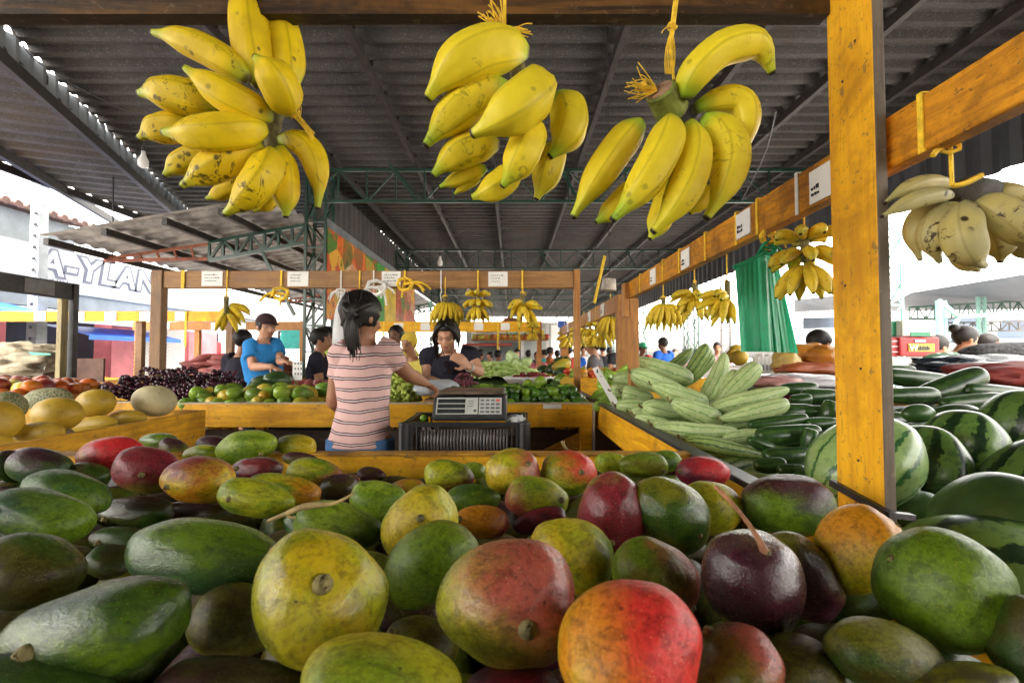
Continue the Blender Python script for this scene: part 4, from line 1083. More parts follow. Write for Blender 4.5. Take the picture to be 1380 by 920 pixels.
for k, r_ in enumerate(ZL_):
    U = unit_blob(24, 22, PR_C, bend=.12 if k % 2 else -.1, lump=.04, seed=k)
    produce('cucumber', r_, U, ZUC if k < 13 else ZUC, ZLAB[k], 'cucumber', 'dark cucumbers on the right stall', seed=k)
def scatter(name, label, cat, group, protos, spots, ang=None, seed=0, tilt=.4, sc_=(.85, 1.15)):
    rr = random.Random(seed); out = []
    for i, p in enumerate(spots):
        o = protos[i % len(protos)]
        if i >= len(protos): o = o.copy(); COL.objects.link(o)
        o.location = p; s = rr.uniform(*sc_); o.scale = (s, s, s)
        o.rotation_euler = (rr.uniform(-tilt, tilt), rr.uniform(-tilt, tilt), rr.uniform(0, 6.28) if ang is None else ang + rr.uniform(-.4, .4))
        tag(o, label, cat, group); out.append(o)
    for o in protos[len(spots):]: bpy.data.objects.remove(o)
    return out
def protoset(name, mats, r, prof=PR_M, n=3, seg=16, rings=10, lump=.08, bend=0):
    ps = []
    for k in range(max(n, len(mats))):
        m = MB(); blob_mesh(m, unit_blob(seg, rings, prof, bend=bend, lump=lump, seed=k + 3), Matrix.Diagonal(r), (0, 0, 0)); ps.append(m.build(name, mats[k % len(mats)], smooth=True))
    return ps
def mound(x0, x1, y0, y1, z, h, step, seed=0, layers=3, edge=.35):
    """spots for a heap: closest packed layers that shrink towards the top"""
    rr = random.Random(seed); out = []
    for L in range(layers):
        f = L * edge * step * 1.1; zz = z + L * h
        y = y0 + f; row = 0
        while y <= y1 - f * .5:
            x = x0 + f + (row % 2) * step * .5 + (L % 2) * step * .3
            while x <= x1 - f:
                out.append((x + rr.uniform(-.3, .3) * step, y + rr.uniform(-.25, .25) * step, zz + rr.uniform(-.3, .3) * h)); x += step
            y += step * .88; row += 1
    return out
def skin(name, a, b, c=None, rough=.35, s=12):
    t = NT(name); v = t.obj(); r = t.rnd()
    v2 = t.vm('ADD', v, t.comb(r, r, r)); n = t.noise(v2, s, 4, .6); col_ = t.mix(t.step(n, .35, .65), a, b)
    if c: col_ = t.mix(t.step(t.math('ADD', r, t.math('MULTIPLY', n, .4)), .75, .9), col_, c)
    hv = t.math('MULTIPLY_ADD', r, .5, .75); col_ = t.mix(1, col_, t.comb(hv, hv, hv), 'MULTIPLY')
    t.bs(Base_Color=col_, Roughness=rough, Specular_IOR_Level=.45, Coat_Weight=.1); t.bump(t.noise(v, s * 5, 3), .1, .003); return t.m
zc = H - .30

lowg = []
for k in range(4):
    m = MB(); blob_mesh(m, unit_blob(24, 20, PR_G, bend=.08, lump=.08, seed=40 + k), Matrix.Diagonal((.14, .042, .042)), (0, 0, 0)); lowg.append(m.build('gourd', GOU if k < 3 else GOUD, smooth=True))
rr = random.Random(77); sp = []
yy = 1.35
while yy < 3.1:
    xx = .67
    while xx < 1.15 + (yy - 1.35) * .12:
        sp.append((xx + rr.uniform(-.02, .02), yy + rr.uniform(-.02, .02), H - .36 + .05 * ((xx - .6) > .25) * (yy > 1.8) + rr.uniform(-.01, .01))); xx += .17
    yy += .085
scatter('gourd', 'pale gourd of the lower layer, showing between the upper ones', 'gourd', 'gourds of the lower layer', lowg, sp, ang=.15, seed=50, tilt=.12)
lowz = []
for k in range(3):
    m = MB(); blob_mesh(m, unit_blob(20, 18, PR_C, bend=.08, lump=.05, seed=60 + k), Matrix.Diagonal((.11, .036, .036)), (0, 0, 0)); lowz.append(m.build('cucumber', ZUC, smooth=True))
sp = []; yy = 1.15
while yy < 2.5:
    xx = .95 + max(0, yy - 1.4) * .25
    while xx < 2.6:
        if not (yy < 1.7 and xx > 1.15): sp.append((xx + rr.uniform(-.02, .02), yy + rr.uniform(-.02, .02), H - .35 + .05 * (yy > 1.7) + rr.uniform(-.012, .012)))
        xx += .20
    yy += .08
scatter('cucumber', 'dark cucumber of the lower layer, showing between the upper ones', 'cucumber', 'cucumbers of the lower layer', lowz, sp, ang=0, seed=51, tilt=.1)
loww = []
for k in range(2):
    m = MB(); blob_mesh(m, unit_blob(28, 20, PR_M, lump=.04, seed=70 + k), Matrix.Diagonal((.15, .12, .115)), (0, 0, 0)); loww.append(m.build('watermelon', (WM2, DKM)[k], smooth=True))
sp = [(x + .08 * (j % 2), y, H - .41) for j, y in enumerate((.80, 1.02, 1.24, 1.46)) for x in (.84, 1.12, 1.40, 1.68, 1.96) if x > .8 + (y - .8) * .9]
scatter('watermelon', 'shaded watermelon of the lower layer beside the post', 'watermelon', 'watermelons of the lower layer', loww, sp, ang=0, seed=52, tilt=.2)
# green mangoes on the middle counter
GM = [skin('small_green_mango_skin', (.14, .26, .02), (.24, .33, .03)), skin('small_green_mango_skin', (.19, .30, .03), (.10, .2, .02)), skin('small_yellow_mango_skin', (.30, .32, .03), (.45, .26, .02), s=8)]
sp = mound(-1.88, -1.12, 2.56, 2.95, H - .265, .05, .085, 4, 2)
sp = [p for p in sp if p[0] < -1.1 or p[0] > -.9]
scatter('green_mango', 'small green mango piled on the middle counter before the man in blue', 'mango', 'green mangoes on the middle counter', protoset('green_mango', GM, (.05, .04, .038), lump=.1), sp, seed=1)
dm = [skin('dark_green_squash_skin', (.02, .05, .012), (.05, .1, .02), s=6)]
scatter('squash', 'round dark green squash on top of the small green mangoes', 'squash', 'dark green squashes on the middle counter', protoset('squash', dm, (.085, .065, .06), lump=.05), [P(272, 519, 3.0), P(292, 521, 2.95), P(352, 517, 3.0), P(374, 513, 3.02), P(352, 524, 2.9)], seed=3, tilt=.2)
# limes and green peppers at the right end of the counter
LM = [skin('lime_skin', (.10, .22, .012), (.2, .32, .02), rough=.28), skin('dark_lime_skin', (.03, .10, .01), (.06, .16, .015), rough=.25), skin('dark_lime_skin', (.02, .075, .012), (.05, .12, .012), rough=.25)]
scatter('lime', 'small lime in the heap at the right end of the middle counter', 'lime', 'limes on the middle counter', protoset('lime', LM, (.034, .028, .028), lump=.05, n=3), mound(-.36, .40, 2.545, 2.86, H - .27, .034, .056, 6, 3), seed=5)
scatter('squash', 'larger green fruit sitting on the lime heap', 'squash', 'larger green fruit on the limes', protoset('squash', [GM[0], dm[0], GM[1]], (.05, .045, .045)), [P(729, 515, 2.9), P(742, 518, 2.95), P(757, 513, 2.9), P(712, 520, 2.9), P(748, 521, 2.85)], seed=8)
m = MB(); c = P(763, 517, 2.86); m.sweep([c, c + Vector((0, -.012, .0))], [.042, .042], 20); m.sweep([c - Vector((0, -.001, 0)), c + Vector((0, .03, 0))], [.045, .02], 20)
tag(m.build('cut_melon', skin('cut_orange_flesh', (.55, .30, .03), (.6, .4, .08)), smooth=False), 'cut orange fleshed half standing on the lime heap', 'fruit')
scatter('green_bell_fruit', 'pale green fruit behind the weighing scale', 'fruit', 'pale green fruit behind the scale', protoset('green_bell_fruit', [GM[1]], (.05, .045, .04)), [P(px, py, 2.72) for px, py in ((641, 527), (652, 524), (663, 527), (648, 531), (672, 530))], seed=9)
# grapes
def grape_proto(name, mat, n, r, size, seed):
    rr = random.Random(seed); m = MB(); pts = []
    tries = 0
    while len(pts) < n and tries < 6000:
        tries += 1
        x = rr.uniform(-1, 1); lim = .35 + .65 * (x * .5 + .5); a = rr.uniform(0, 6.28); q = lim * rr.uniform(.6, 1) ** .5
        p = Vector((x * size[0], math.cos(a) * q * size[1], math.sin(a) * q * size[2]))
        if all((p - o).length > r * 1.55 for o in pts): pts.append(p)
    for p in pts: m.ball(p, (r * rr.uniform(.95, 1.2), r, r), 9, 6, Matrix.Rotation(rr.uniform(0, 3), 3, 'Z'))
    m.cur = 1; m.sweep([(-size[0], 0, 0), (size[0] * 1.1, 0, .01)], [.003, .003], 5)
    return m.build(name, [mat, STEM], smooth=True)
def grape_skin(name, a, b, rough):
    t = NT(name); v = t.obj(); n = t.vor(v, 42, 'F1', 'Color'); q = t.xyz(n); f = t.noise(v, 90, 3)
    c = t.mix(q[0], a, b); c = t.mix(t.step(f, .5, .75, 0, .15), c, (.30, .24, .30))
    t.bs(Base_Color=c, Roughness=rough, Subsurface_Weight=0.0, Specular_IOR_Level=.5); return t.m
PG = grape_skin('purple_grape_skin', (.018, .005, .014), (.07, .010, .025), .22); GG = grape_skin('green_grape_skin', (.22, .30, .03), (.36, .42, .06), .3)
pg = [grape_proto('grape_bunch', PG, 60, .0125, (.10, .062, .055), k) for k in range(3)]
sp = [P(px, py, d) for px, py, d in ((168, 527, 2.72), (180, 522, 2.8), (195, 517, 2.85), (226, 512, 2.95), (238, 516, 2.85), (232, 526, 2.75), (250, 523, 2.8), (262, 515, 2.92), (274, 512, 2.97), (282, 521, 2.85), (270, 528, 2.75), (252, 533, 2.68), (288, 530, 2.72), (300, 520, 2.9), (308, 524, 2.85), (215, 506, 3.0), (300, 511, 3.0))]
scatter('grape_bunch', 'bunch of dark purple grapes on the ledge behind the pale round melon', 'grapes', 'purple grapes on the ledge', pg, sp, seed=12, tilt=.5, sc_=(.95, 1.15))
gg = [grape_proto('grape_bunch', GG, 60, .0135, (.10, .07, .065), 20 + k) for k in range(2)]
scatter('grape_bunch', 'bunch of green grapes right of the striped shirt', 'grapes', 'green grapes on the middle counter', gg, [P(px, py, d) for px, py, d in ((532, 512, 2.85), (538, 525, 2.75), (548, 518, 2.82), (533, 535, 2.64), (547, 533, 2.66), (556, 524, 2.76), (528, 504, 2.95))], seed=13, tilt=.6)
scatter('grape_bunch', 'bunch of small dark red grapes beside the vendor\'s hand', 'grapes', 'dark grapes by the vendor', [grape_proto('grape_bunch', grape_skin('red_grape_skin', (.06, .008, .02), (.22, .03, .05), .3), 70, .009, (.09, .06, .05), 31)], [P(618, 519, 2.72), P(630, 522, 2.68), P(624, 512, 2.8)], seed=14)
# small red fruit far left
AP = [skin('red_apple_skin', (.38, .03, .015), (.5, .16, .02), (.45, .4, .06), s=10), skin('orange_tomato_skin', (.55, .10, .015), (.6, .2, .02)), skin('purple_mango_skin', (.16, .02, .03), (.4, .08, .03), s=8)]
scatter('red_fruit', 'small red and orange fruit in the tray behind the melons', 'fruit', 'red fruit in the left tray', protoset('red_fruit', AP, (.055, .048, .045)), mound(-4.4, -2.96, 2.86, 3.4, H - .24, .045, .10, 7, 2), seed=15)
# sweet potatoes
SP_ = [skin('sweet_potato_skin', (.22, .05, .045), (.32, .10, .08), rough=.7, s=16), skin('sweet_potato_skin', (.28, .075, .07), (.18, .04, .04), rough=.7, s=16)]
PR_S = lambda x, s: (max(s, 0) ** .8) * (.8 + .2 * math.cos(x * 2))
sp = mound(-4.25, -3.0, 5.08, 5.6, H - .26, .05, .15, 9, 1) + mound(-3.7, -2.62, 5.06, 5.62, H - .21, .06, .13, 10, 4, .3)
scatter('sweet_potato', 'reddish sweet potato in the heap behind the brown left post', 'sweet potato', 'sweet potatoes on the rear left counter', protoset('sweet_potato', SP_, (.12, .045, .045), PR_S, bend=.2, lump=.15), sp, seed=16, ang=.2, tilt=.3)
scatter('apple', 'small red onion in the heap behind the small green mangoes', 'onion', 'red onions behind the green mangoes', protoset('apple', [skin('red_onion_skin', (.30, .04, .05), (.42, .14, .12))], (.035, .035, .03)), mound(-1.75, -1.2, 3.25, 3.5, H - .235, .03, .065, 3, 2), seed=17)
ot = table('fruit_tray', 'small tray of red onions behind the small green mangoes', (-1.8, 3.2), (-1.1, 3.55), H - .27, YEL, .06, floor=-.01, legs=True)
# beans
bn = MB(); rr = random.Random(5)
for i in range(1900):
    x = rr.uniform(-.58, .28); y = rr.uniform(3.8, 4.4); fx = 1 - abs((x + .18) / .5) ** 2; fy = 1 - abs((y - 4.15) / .42) ** 2
    if fx < 0 or fy < 0: continue
    z = H - .24 + .17 * (fx * fy) ** .7 * rr.uniform(.80, 1.06); a = rr.uniform(-.9, .9) + (1.57 if rr.random() < .35 else 0); L = rr.uniform(.04, .07); dv = Vector((math.cos(a), math.sin(a), rr.uniform(-.25, .25))) * L; c = Vector((x, y, z))
    bn.cur = (0, 2, 3, 0, 2)[i % 5]; bn.sweep(bez(c - dv, c + Vector((0, 0, .018)), c + dv, 4), [.004, .0085, .0085, .003], 5)
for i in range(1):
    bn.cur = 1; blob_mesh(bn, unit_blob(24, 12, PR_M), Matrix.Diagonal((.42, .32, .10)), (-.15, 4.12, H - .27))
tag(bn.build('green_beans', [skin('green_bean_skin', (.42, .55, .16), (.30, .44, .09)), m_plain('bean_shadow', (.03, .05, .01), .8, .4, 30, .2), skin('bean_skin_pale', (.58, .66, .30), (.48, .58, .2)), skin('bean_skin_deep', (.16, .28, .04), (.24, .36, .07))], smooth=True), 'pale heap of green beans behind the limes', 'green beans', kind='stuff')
CB = [skin('cabbage_leaf', (.36, .50, .18), (.5, .62, .3), s=9, rough=.5)]
scatter('cabbage', 'pale green cabbage behind the bean heap', 'cabbage', 'cabbages behind the beans', protoset('cabbage', CB, (.066, .062, .058), lump=.3), [P(px, py, 4.7) for px, py in ((683, 492), (697, 490), (709, 488), (690, 481), (702, 498), (676, 500))], seed=18, tilt=1)
# enamel tray of dark cherries
tr = empty('oval_tray', P(718, 510, 3.6), 'white oval tray of dark red cherries behind the limes', 'tray')
m = MB(); c = P(718, 511, 3.6); m.sweep([c + Vector((0, 0, -.035)), c + Vector((0, 0, 0)), c + Vector((0, 0, .02)), c + Vector((0, 0, .021)), c + Vector((0, 0, -.0))], [(.10, .19), (.13, .225), (.14, .24), (.13, .23), (.12, .2)], 32, ref=(0, 1, 0)); m.build('tray_shell', WHITE, tr, smooth=True)
st_ = table('tray_stand', 'small yellow stand carrying the white oval tray', (-.12, 3.42), (.4, 3.73), H - .265, YEL, .1, floor=-.01)
CH = [skin('cherry_skin', (.16, .01, .015), (.3, .03, .03), rough=.25)]
sp = []
for L in range(2):
    for i in range(34 - L * 14):
        a = rr.uniform(0, 6.28); q = math.sqrt(rr.random()) * (.9 - .25 * L); sp.append((c.x + math.cos(a) * .2 * q, c.y + math.sin(a) * .11 * q, c.z + .022 + L * .02))
scatter('cherry', 'dark red cherry in the white oval tray', 'cherry', 'cherries in the oval tray', protoset('cherry', CH, (.017, .015, .015), seg=10, rings=7), sp, seed=19)
# tomatoes and peppers beyond
TM = [skin('tomato_skin', (.5, .04, .015), (.55, .12, .02), rough=.25), skin('green_tomato_skin', (.22, .34, .04), (.36, .42, .06)), skin('orange_pepper_skin', (.6, .16, .02), (.5, .3, .04))]
scatter('tomato', 'red or green tomato on the counter beyond the brown corner post', 'tomato', 'tomatoes beyond the corner post', protoset('tomato', TM, (.047, .045, .04)), mound(.50, 1.55, 4.8, 5.35, H - .255, .042, .095, 12, 3), seed=20)
scatter('watermelon', 'small dark watermelon on the far counter left of the tomatoes', 'watermelon', 'dark melons on the far counter', protoset('watermelon', [dm[0]], (.11, .09, .09)), [P(746, 499, 5.2), P(733, 501, 5.3), P(757, 502, 5.0)], seed=21)
scatter('papaya', 'yellow orange papaya on the far counter left of the tomatoes', 'papaya', 'papayas on the far counter', protoset('papaya', [skin('papaya_skin', (.5, .32, .03), (.3, .3, .03))], (.1, .06, .06)), [P(757, 492, 5.0), P(740, 510, 4.9)], seed=22)
table('rear_counter', 'low yellow counter of melons beyond the cherries', (-.1, 4.85), (.44, 5.6), H - .28, YEL, .14, floor=-.02)
# pale green peppers behind the gourds
PP = [skin('pale_pepper_skin', (.32, .50, .06), (.22, .40, .04), s=18)]
PR_P = lambda x, s: (max(s, 0) ** .7) * (.75 - .25 * x)
sp = [P(px, py, d) for px, py, d in ((823, 513, 2.9), (832, 506, 3.0), (815, 524, 2.8), (828, 524, 2.75), (818, 535, 2.65), (830, 537, 2.6), (843, 498, 3.1), (812, 545, 2.5), (825, 548, 2.45), (836, 549, 2.4), (806, 532, 2.75), (822, 502, 3.05), (838, 540, 2.5), (846, 556, 2.3), (812, 516, 2.9))]
scatter('pepper', 'pale green pepper between the rail and the gourds', 'pepper', 'pale green peppers by the rail', protoset('pepper', PP, (.06, .036, .034), PR_P, lump=.12, bend=.15), sp, seed=23, tilt=.8)

# ================================================================== BANANAS
def banana_mat(name, yel, yel2, green, gr_amt=.5, spots=.5, shade=(0, 0, 0), haze=0):
    t = NT(name); q = t.xyz(t.uv()); v = t.obj(); u = q[0]; r = t.rnd()
    vv = t.vm('ADD', v, t.comb(r, r, r))
    n = t.noise(vv, 22, 4, .6); f = t.noise(t.map(vv, (1, 1, 1)), 70, 4, .7); l = t.noise(vv, 9, 3)
    c = t.mix(t.step(n, .35, .65), yel, yel2)
    ang = t.math('ABSOLUTE', t.math('SINE', t.math('MULTIPLY', q[1], 5 * 3.14159)))
    c = t.mix(t.step(ang, .0, .30, .55, 0), c, sc(yel, .55))
    ge = t.math('ADD', t.step(u, .70, .97, 0, 1), t.step(u, .22, .02, 0, 1))
    ge = t.math('MULTIPLY', ge, t.step(t.math('ADD', l, t.math('MULTIPLY', r, .3)), .35, .7, .35, 1))
    c = t.mix(t.math('MULTIPLY', ge, gr_amt, clamp=True), c, green)
    vs = t.vor(vv, 40); k = t.math('MULTIPLY', t.step(vs, .12, .24, 1, 0), t.step(l, .46, .54))
    k2 = t.step(f, .68, .74); k3 = t.math('MULTIPLY', t.step(t.noise(vv, 30, 4, .75, 2.), .56, .62), t.step(t.noise(vv, 7, 2), .50, .58))
    k = t.math('ADD', t.math('ADD', k, t.math('MULTIPLY', k2, .5)), k3, clamp=True)
    c = t.mix(t.math('MULTIPLY', k, spots, clamp=True), c, (.045, .028, .012))
    c = t.mix(t.step(u, .965, .985), c, (.02, .014, .01)); c = t.mix(t.step(u, .05, .0), c, (.10, .09, .02))
    t.bs(Base_Color=c, Roughness=t.step(n, .3, .7, .40, .58), Specular_IOR_Level=.28, Subsurface_Weight=0.0)
    t.bump(t.math('ADD', f, n), .12, .003); return t.m
BN1 = banana_mat('banana_peel', (.80, .58, .010), (.66, .46, .009), (.32, .42, .03), .9, .85)
BN2 = banana_mat('banana_peel_fresh', (.86, .68, .030), (.76, .60, .02), (.30, .48, .03), 1.0, .4)
BN3 = banana_mat('banana_peel_dull', (.44, .37, .13), (.36, .32, .14), (.22, .27, .12), .5, 1.0)
BNS = banana_mat('banana_peel_small', (.78, .54, .03), (.62, .44, .03), (.40, .42, .05), .6, .6)
CUT = m_plain('cut_stalk_wood', (.34, .20, .12), .8, .4, 60, .3)
def banana(parent, pts, w, d0, mat, name='banana', seg=18, n=20, green=None):
    """pts: (px, py, depth offset) from the stalk to the tip; w thickness in photo pixels"""
    P3 = [P(p[0], p[1], d0 + (p[2] if len(p) > 2 else 0)) for p in pts]
    r = w * .475 * d0 / F
    if len(P3) == 2:
        a, b = P3; dv = b - a; side = dv.cross(FWD).normalized()
        P3 = [a, (a + b) / 2 + side * dv.length * .10, b]
    if len(P3) == 3:                                   # through the middle point
        a, m_, b = P3; path = bez(a, m_ * 2 - (a + b) / 2, b, n)
    else: path = catmull(P3, n)
    # re-space so the ends get rings of their own
    prof = lerp_list([.34, .62, .86, .97, 1.0, 1.0, 1.0, .98, .93, .80, .56, .30, .21], n)
    m = MB(); t0 = (path[-1] - path[-2]).normalized()
    path = path + [path[-1] + t0 * r * .10]; prof = prof + [.17]
    m.sweep(path, [r * q for q in prof], seg, ref=UP, prof=lambda a: 1 + .075 * math.cos(5 * a) + .02 * math.cos(2 * a + 1))
    return m.build(name, mat, parent, smooth=True)
def fray(m, c, r, n, seed, dirv=(0, 0, 1), spread=1.0, th=.0009):
    rr = random.Random(seed); c = Vector(c); dv = Vector(dirv).normalized()
    for i in range(n):
        q = Vector((rr.uniform(-1, 1), rr.uniform(-1, 1), rr.uniform(-1, 1))) * spread
        e = c + (dv + q).normalized() * r * rr.uniform(.5, 1.1); mid = (c + e) / 2 + Vector((rr.uniform(-1, 1), rr.uniform(-1, 1), rr.uniform(-1, 1))) * r * .25
        m.sweep(bez(c, mid, e, 5), [th] * 5, 4)

b1 = empty('banana_bunch', P(365, 172, .80), 'spotted banana bunch hanging at the upper left with fingers on all sides', 'bananas')
D = .80
for pts, w, mt_ in [
    ([(335, 108, 0), (275, 66, -.01), (205, 44, -.01)], 40, BN1),
    ([(352, 118, .02), (337, 45, .02), (333, -32, .03)], 54, BN1),
    ([(392, 122, .03), (384, 50, .05), (362, -15, .06)], 46, BN1),
    ([(385, 152, -.02), (374, 112, -.06), (345, 78, -.07)], 50, BN1),
    ([(366, 158, -.01), (312, 132, -.05), (250, 92, -.05)], 44, BN1),
    ([(300, 146, .01), (240, 128, 0), (188, 126, 0)], 49, BN1),
    ([(358, 172, -.02), (292, 180, -.06), (221, 178, -.05)], 48, BN1),
    ([(262, 176, .03), (225, 172, .03), (188, 186, .03)], 44, BN1),
    ([(295, 204, .03), (255, 215, .03), (222, 236, .03)], 38, BN1),
    ([(352, 196, 0), (300, 220, -.03), (246, 250, -.02)], 45, BN1),
    ([(364, 204, -.01), (350, 245, -.04), (304, 288, -.03)], 47, BN1),
    ([(378, 198, .01), (384, 248, 0), (385, 292, 0)], 38, BN1),
    ([(374, 190, .02), (420, 208, .02), (428, 281, .02)], 37, BN1),
    ([(330, 244, .05), (305, 256, .05), (278, 268, .05)], 26, BN1),
    ([(368, 245, .06), (358, 268, .06), (342, 284, .06)], 32, BN1)]: banana(b1, pts, w, D, mt_)
m = MB(); m.sweep([P(378, 140, D + .03), P(366, 175, D + .02), P(366, 208, D + .02)], [.011, .014, .010], 10); m.build('stem', STEM, b1, smooth=True)
m = MB()
for k in range(4): m.sweep(bez(P(386 + k * 3, 148, D - .01), P(405, 160 + k, D - .01), P(421 + k, 189 - k * 3, D), 6), [.0022, .003, .0035, .003, .002, .001], 5)
fray(m, P(400, 160, D), .025, 10, 5); m.build('twine', STRY, b1)
m = MB(); m.sweep([P(370, 150, D + .03), P(366, 60, .87), P(362, 20, .83)], [.0022, .0022, .0022], 6); m.build('string', STRY, b1)

b2 = empty('banana_bunch', P(690, 150, .80), 'fat yellow green banana bunch hanging in the top middle', 'bananas')
D = .79
for pts, w in [
    ([(708, 72, .01), (640, 74, -.03), (577, 132, -.02)], 64),
    ([(686, 118, .01), (628, 142, 0), (574, 196, 0)], 54),
    ([(728, 112, -.02), (702, 140, -.08), (638, 180, -.07)], 62),
    ([(752, 128, .02), (768, 168, 0), (742, 210, 0)], 52),
    ([(672, 196, .03), (628, 202, .02), (584, 236, .02)], 46),
    ([(656, 226, .05), (625, 238, .05), (592, 252, .05)], 24),
    ([(648, 240, .06), (630, 248, .06), (612, 262, .06)], 16),
    ([(694, 226, .03), (672, 250, .02), (636, 266, .02)], 40),
    ([(716, 164, 0), (706, 206, -.03), (678, 250, -.02)], 50),
    ([(746, 192, .03), (740, 226, .03), (723, 268, .03)], 44)]: banana(b2, pts, w, D, BN2)
m = MB(); m.sweep([P(690, 60, D + .04), P(706, 130, D + .05), P(700, 190, D + .05)], [.012, .02, .014], 10); m.build('stem', STEM, b2, smooth=True)
m = MB(); m.box(P(680, 42, .787) - Vector((.003, 0, 0)), P(680, -10, .787) + Vector((.003, .002, .03))); m.build('string', STRY, b2)
m = MB(); fray(m, P(676, 40, .785), .045, 46, 6, (-.6, 0, .4), .8, .0011); fray(m, P(690, 42, .785), .035, 14, 7, (1, 0, -.1), .5, .0011); m.build('twine', STRY, b2)

b3 = empty('banana_bunch', P(905, 150, .80), 'long fingered banana bunch with a cut stalk end hanging right of the middle', 'bananas')
D = .78
for pts, w in [
    ([(864, 164, .01), (822, 216, 0), (772, 293, 0)], 46),
    ([(902, 160, -.02), (884, 222, -.06), (826, 296, -.05)], 50),
    ([(862, 240, .03), (832, 276, .03), (803, 300, .03)], 32),
    ([(930, 166, -.01), (928, 240, -.05), (880, 312, -.04)], 47),
    ([(905, 240, .02), (892, 290, .02), (876, 322, .02)], 36),
    ([(948, 158, .01), (984, 212, -.02), (952, 294, -.02)], 50),
    ([(934, 148, .03), (1002, 140, .02), (994, 222, .02)], 38),
    ([(922, 134, .0), (936, 100, -.02), (976, 66, -.03), (1022, 62, -.03), (1041, 98, -.02)], 46),
    ([(960, 250, .05), (946, 270, .05), (930, 288, .05)], 26)]: banana(b3, pts, w, D, BN2)
m = MB(); m.cur = 1
c0 = P(889, 121, D - .01); ax = (P(905, 150, D + .03) - c0).normalized()
m.sweep([c0, c0 + ax * .004, c0 + ax * .03, c0 + ax * .055], [(.022, .014), (.026, .018), (.028, .022), (.03, .028)], 16, ref=RT)
m.build('stem', [CUT, m_plain('green_banana_stem', (.20, .24, .04), .6, .4, 40, .3)], b3, smooth=False)
for pl in COL.objects[-1].data.polygons: pass
st3 = [o for o in COL.objects if o.parent == b3 and o.name.startswith('stem')][0]
for pl in st3.data.polygons:
    if len(pl.vertices) > 4 and pl.normal.dot(-ax) > .8: pl.material_index = 0
m = MB(); 
for k in range(6): m.sweep(bez(P(897 + k * 2, 100, .77), P(893 + k * 4, 70, .77), P(905, 40, .785), 6), [.0012] * 6, 5)
m.sweep([P(908, 108, .77), P(904, 60, .775), P(906, 40, .785), P(911, 0, .787), P(911, -8, .787)], [.0026, .003, .0045, .0045, .0045], 6)
knot(m, P(906, 36, .78), .008, 2, 4); m.build('string', STRY, b3)
m = MB(); fray(m, P(885, 122, .77), .05, 44, 9, (-1, 0, .15), .45, .0010); m.build('twine', STRY, b3)

b4 = empty('banana_bunch', P(1310, 270, .70), 'dull bruised banana bunch hanging from a knotted yellow ribbon at the upper right', 'bananas')
D = .70
for pts, w in [
    ([(1284, 252, .02), (1240, 248, 0), (1192, 274, 0)], 22), ([(1282, 264, 0), (1240, 268, -.02), (1188, 292, -.02)], 24),
    ([(1278, 276, .02), (1236, 300, .02), (1240, 350, .02)], 32), ([(1290, 278, 0), (1258, 310, -.01), (1266, 352, 0)], 38),
    ([(1302, 276, -.02), (1298, 322, -.05), (1326, 358, -.03)], 45), ([(1296, 318, .03), (1300, 345, .03), (1318, 364, .03)], 36),
    ([(1322, 272, -.02), (1362, 296, -.05), (1402, 340, -.03)], 42), ([(1332, 262, .02), (1370, 262, .02), (1420, 290, .02)], 28),
    ([(1332, 300, .05), (1346, 326, .05), (1348, 352, .05)], 40), ([(1360, 310, .05), (1380, 330, .05), (1398, 350, .05)], 34)]: banana(b4, pts, w, D, BN3)
m = MB(); m.sweep([P(1278, 268, D + .02), P(1305, 256, D + .02), P(1338, 256, D + .02)], [.016, .022, .016], 12, ref=UP); m.build('stem', m_plain('dark_banana_stem', (.05, .045, .035), .8, .4, 40, .4), b4, smooth=True)
m = MB(); xx = XB - .006; yk = .655
a_ = P(1281, 196, .655); m.sweep([(XB - .005, .655, H + .30), a_, P(1283, 250, .67)], [.0035, .0028, .0028], 6)
knot(m, a_, .013, 0, 2); m.sweep(bez(a_, P(1265, 196, .655), P(1257, 210, .655), 6), [.004] * 6, 6); m.sweep(bez(P(1284, 250, .67), P(1300, 250, .665), P(1323, 236, .665), 6), [.004] * 6, 6)
m.build('string', STRY, b4)

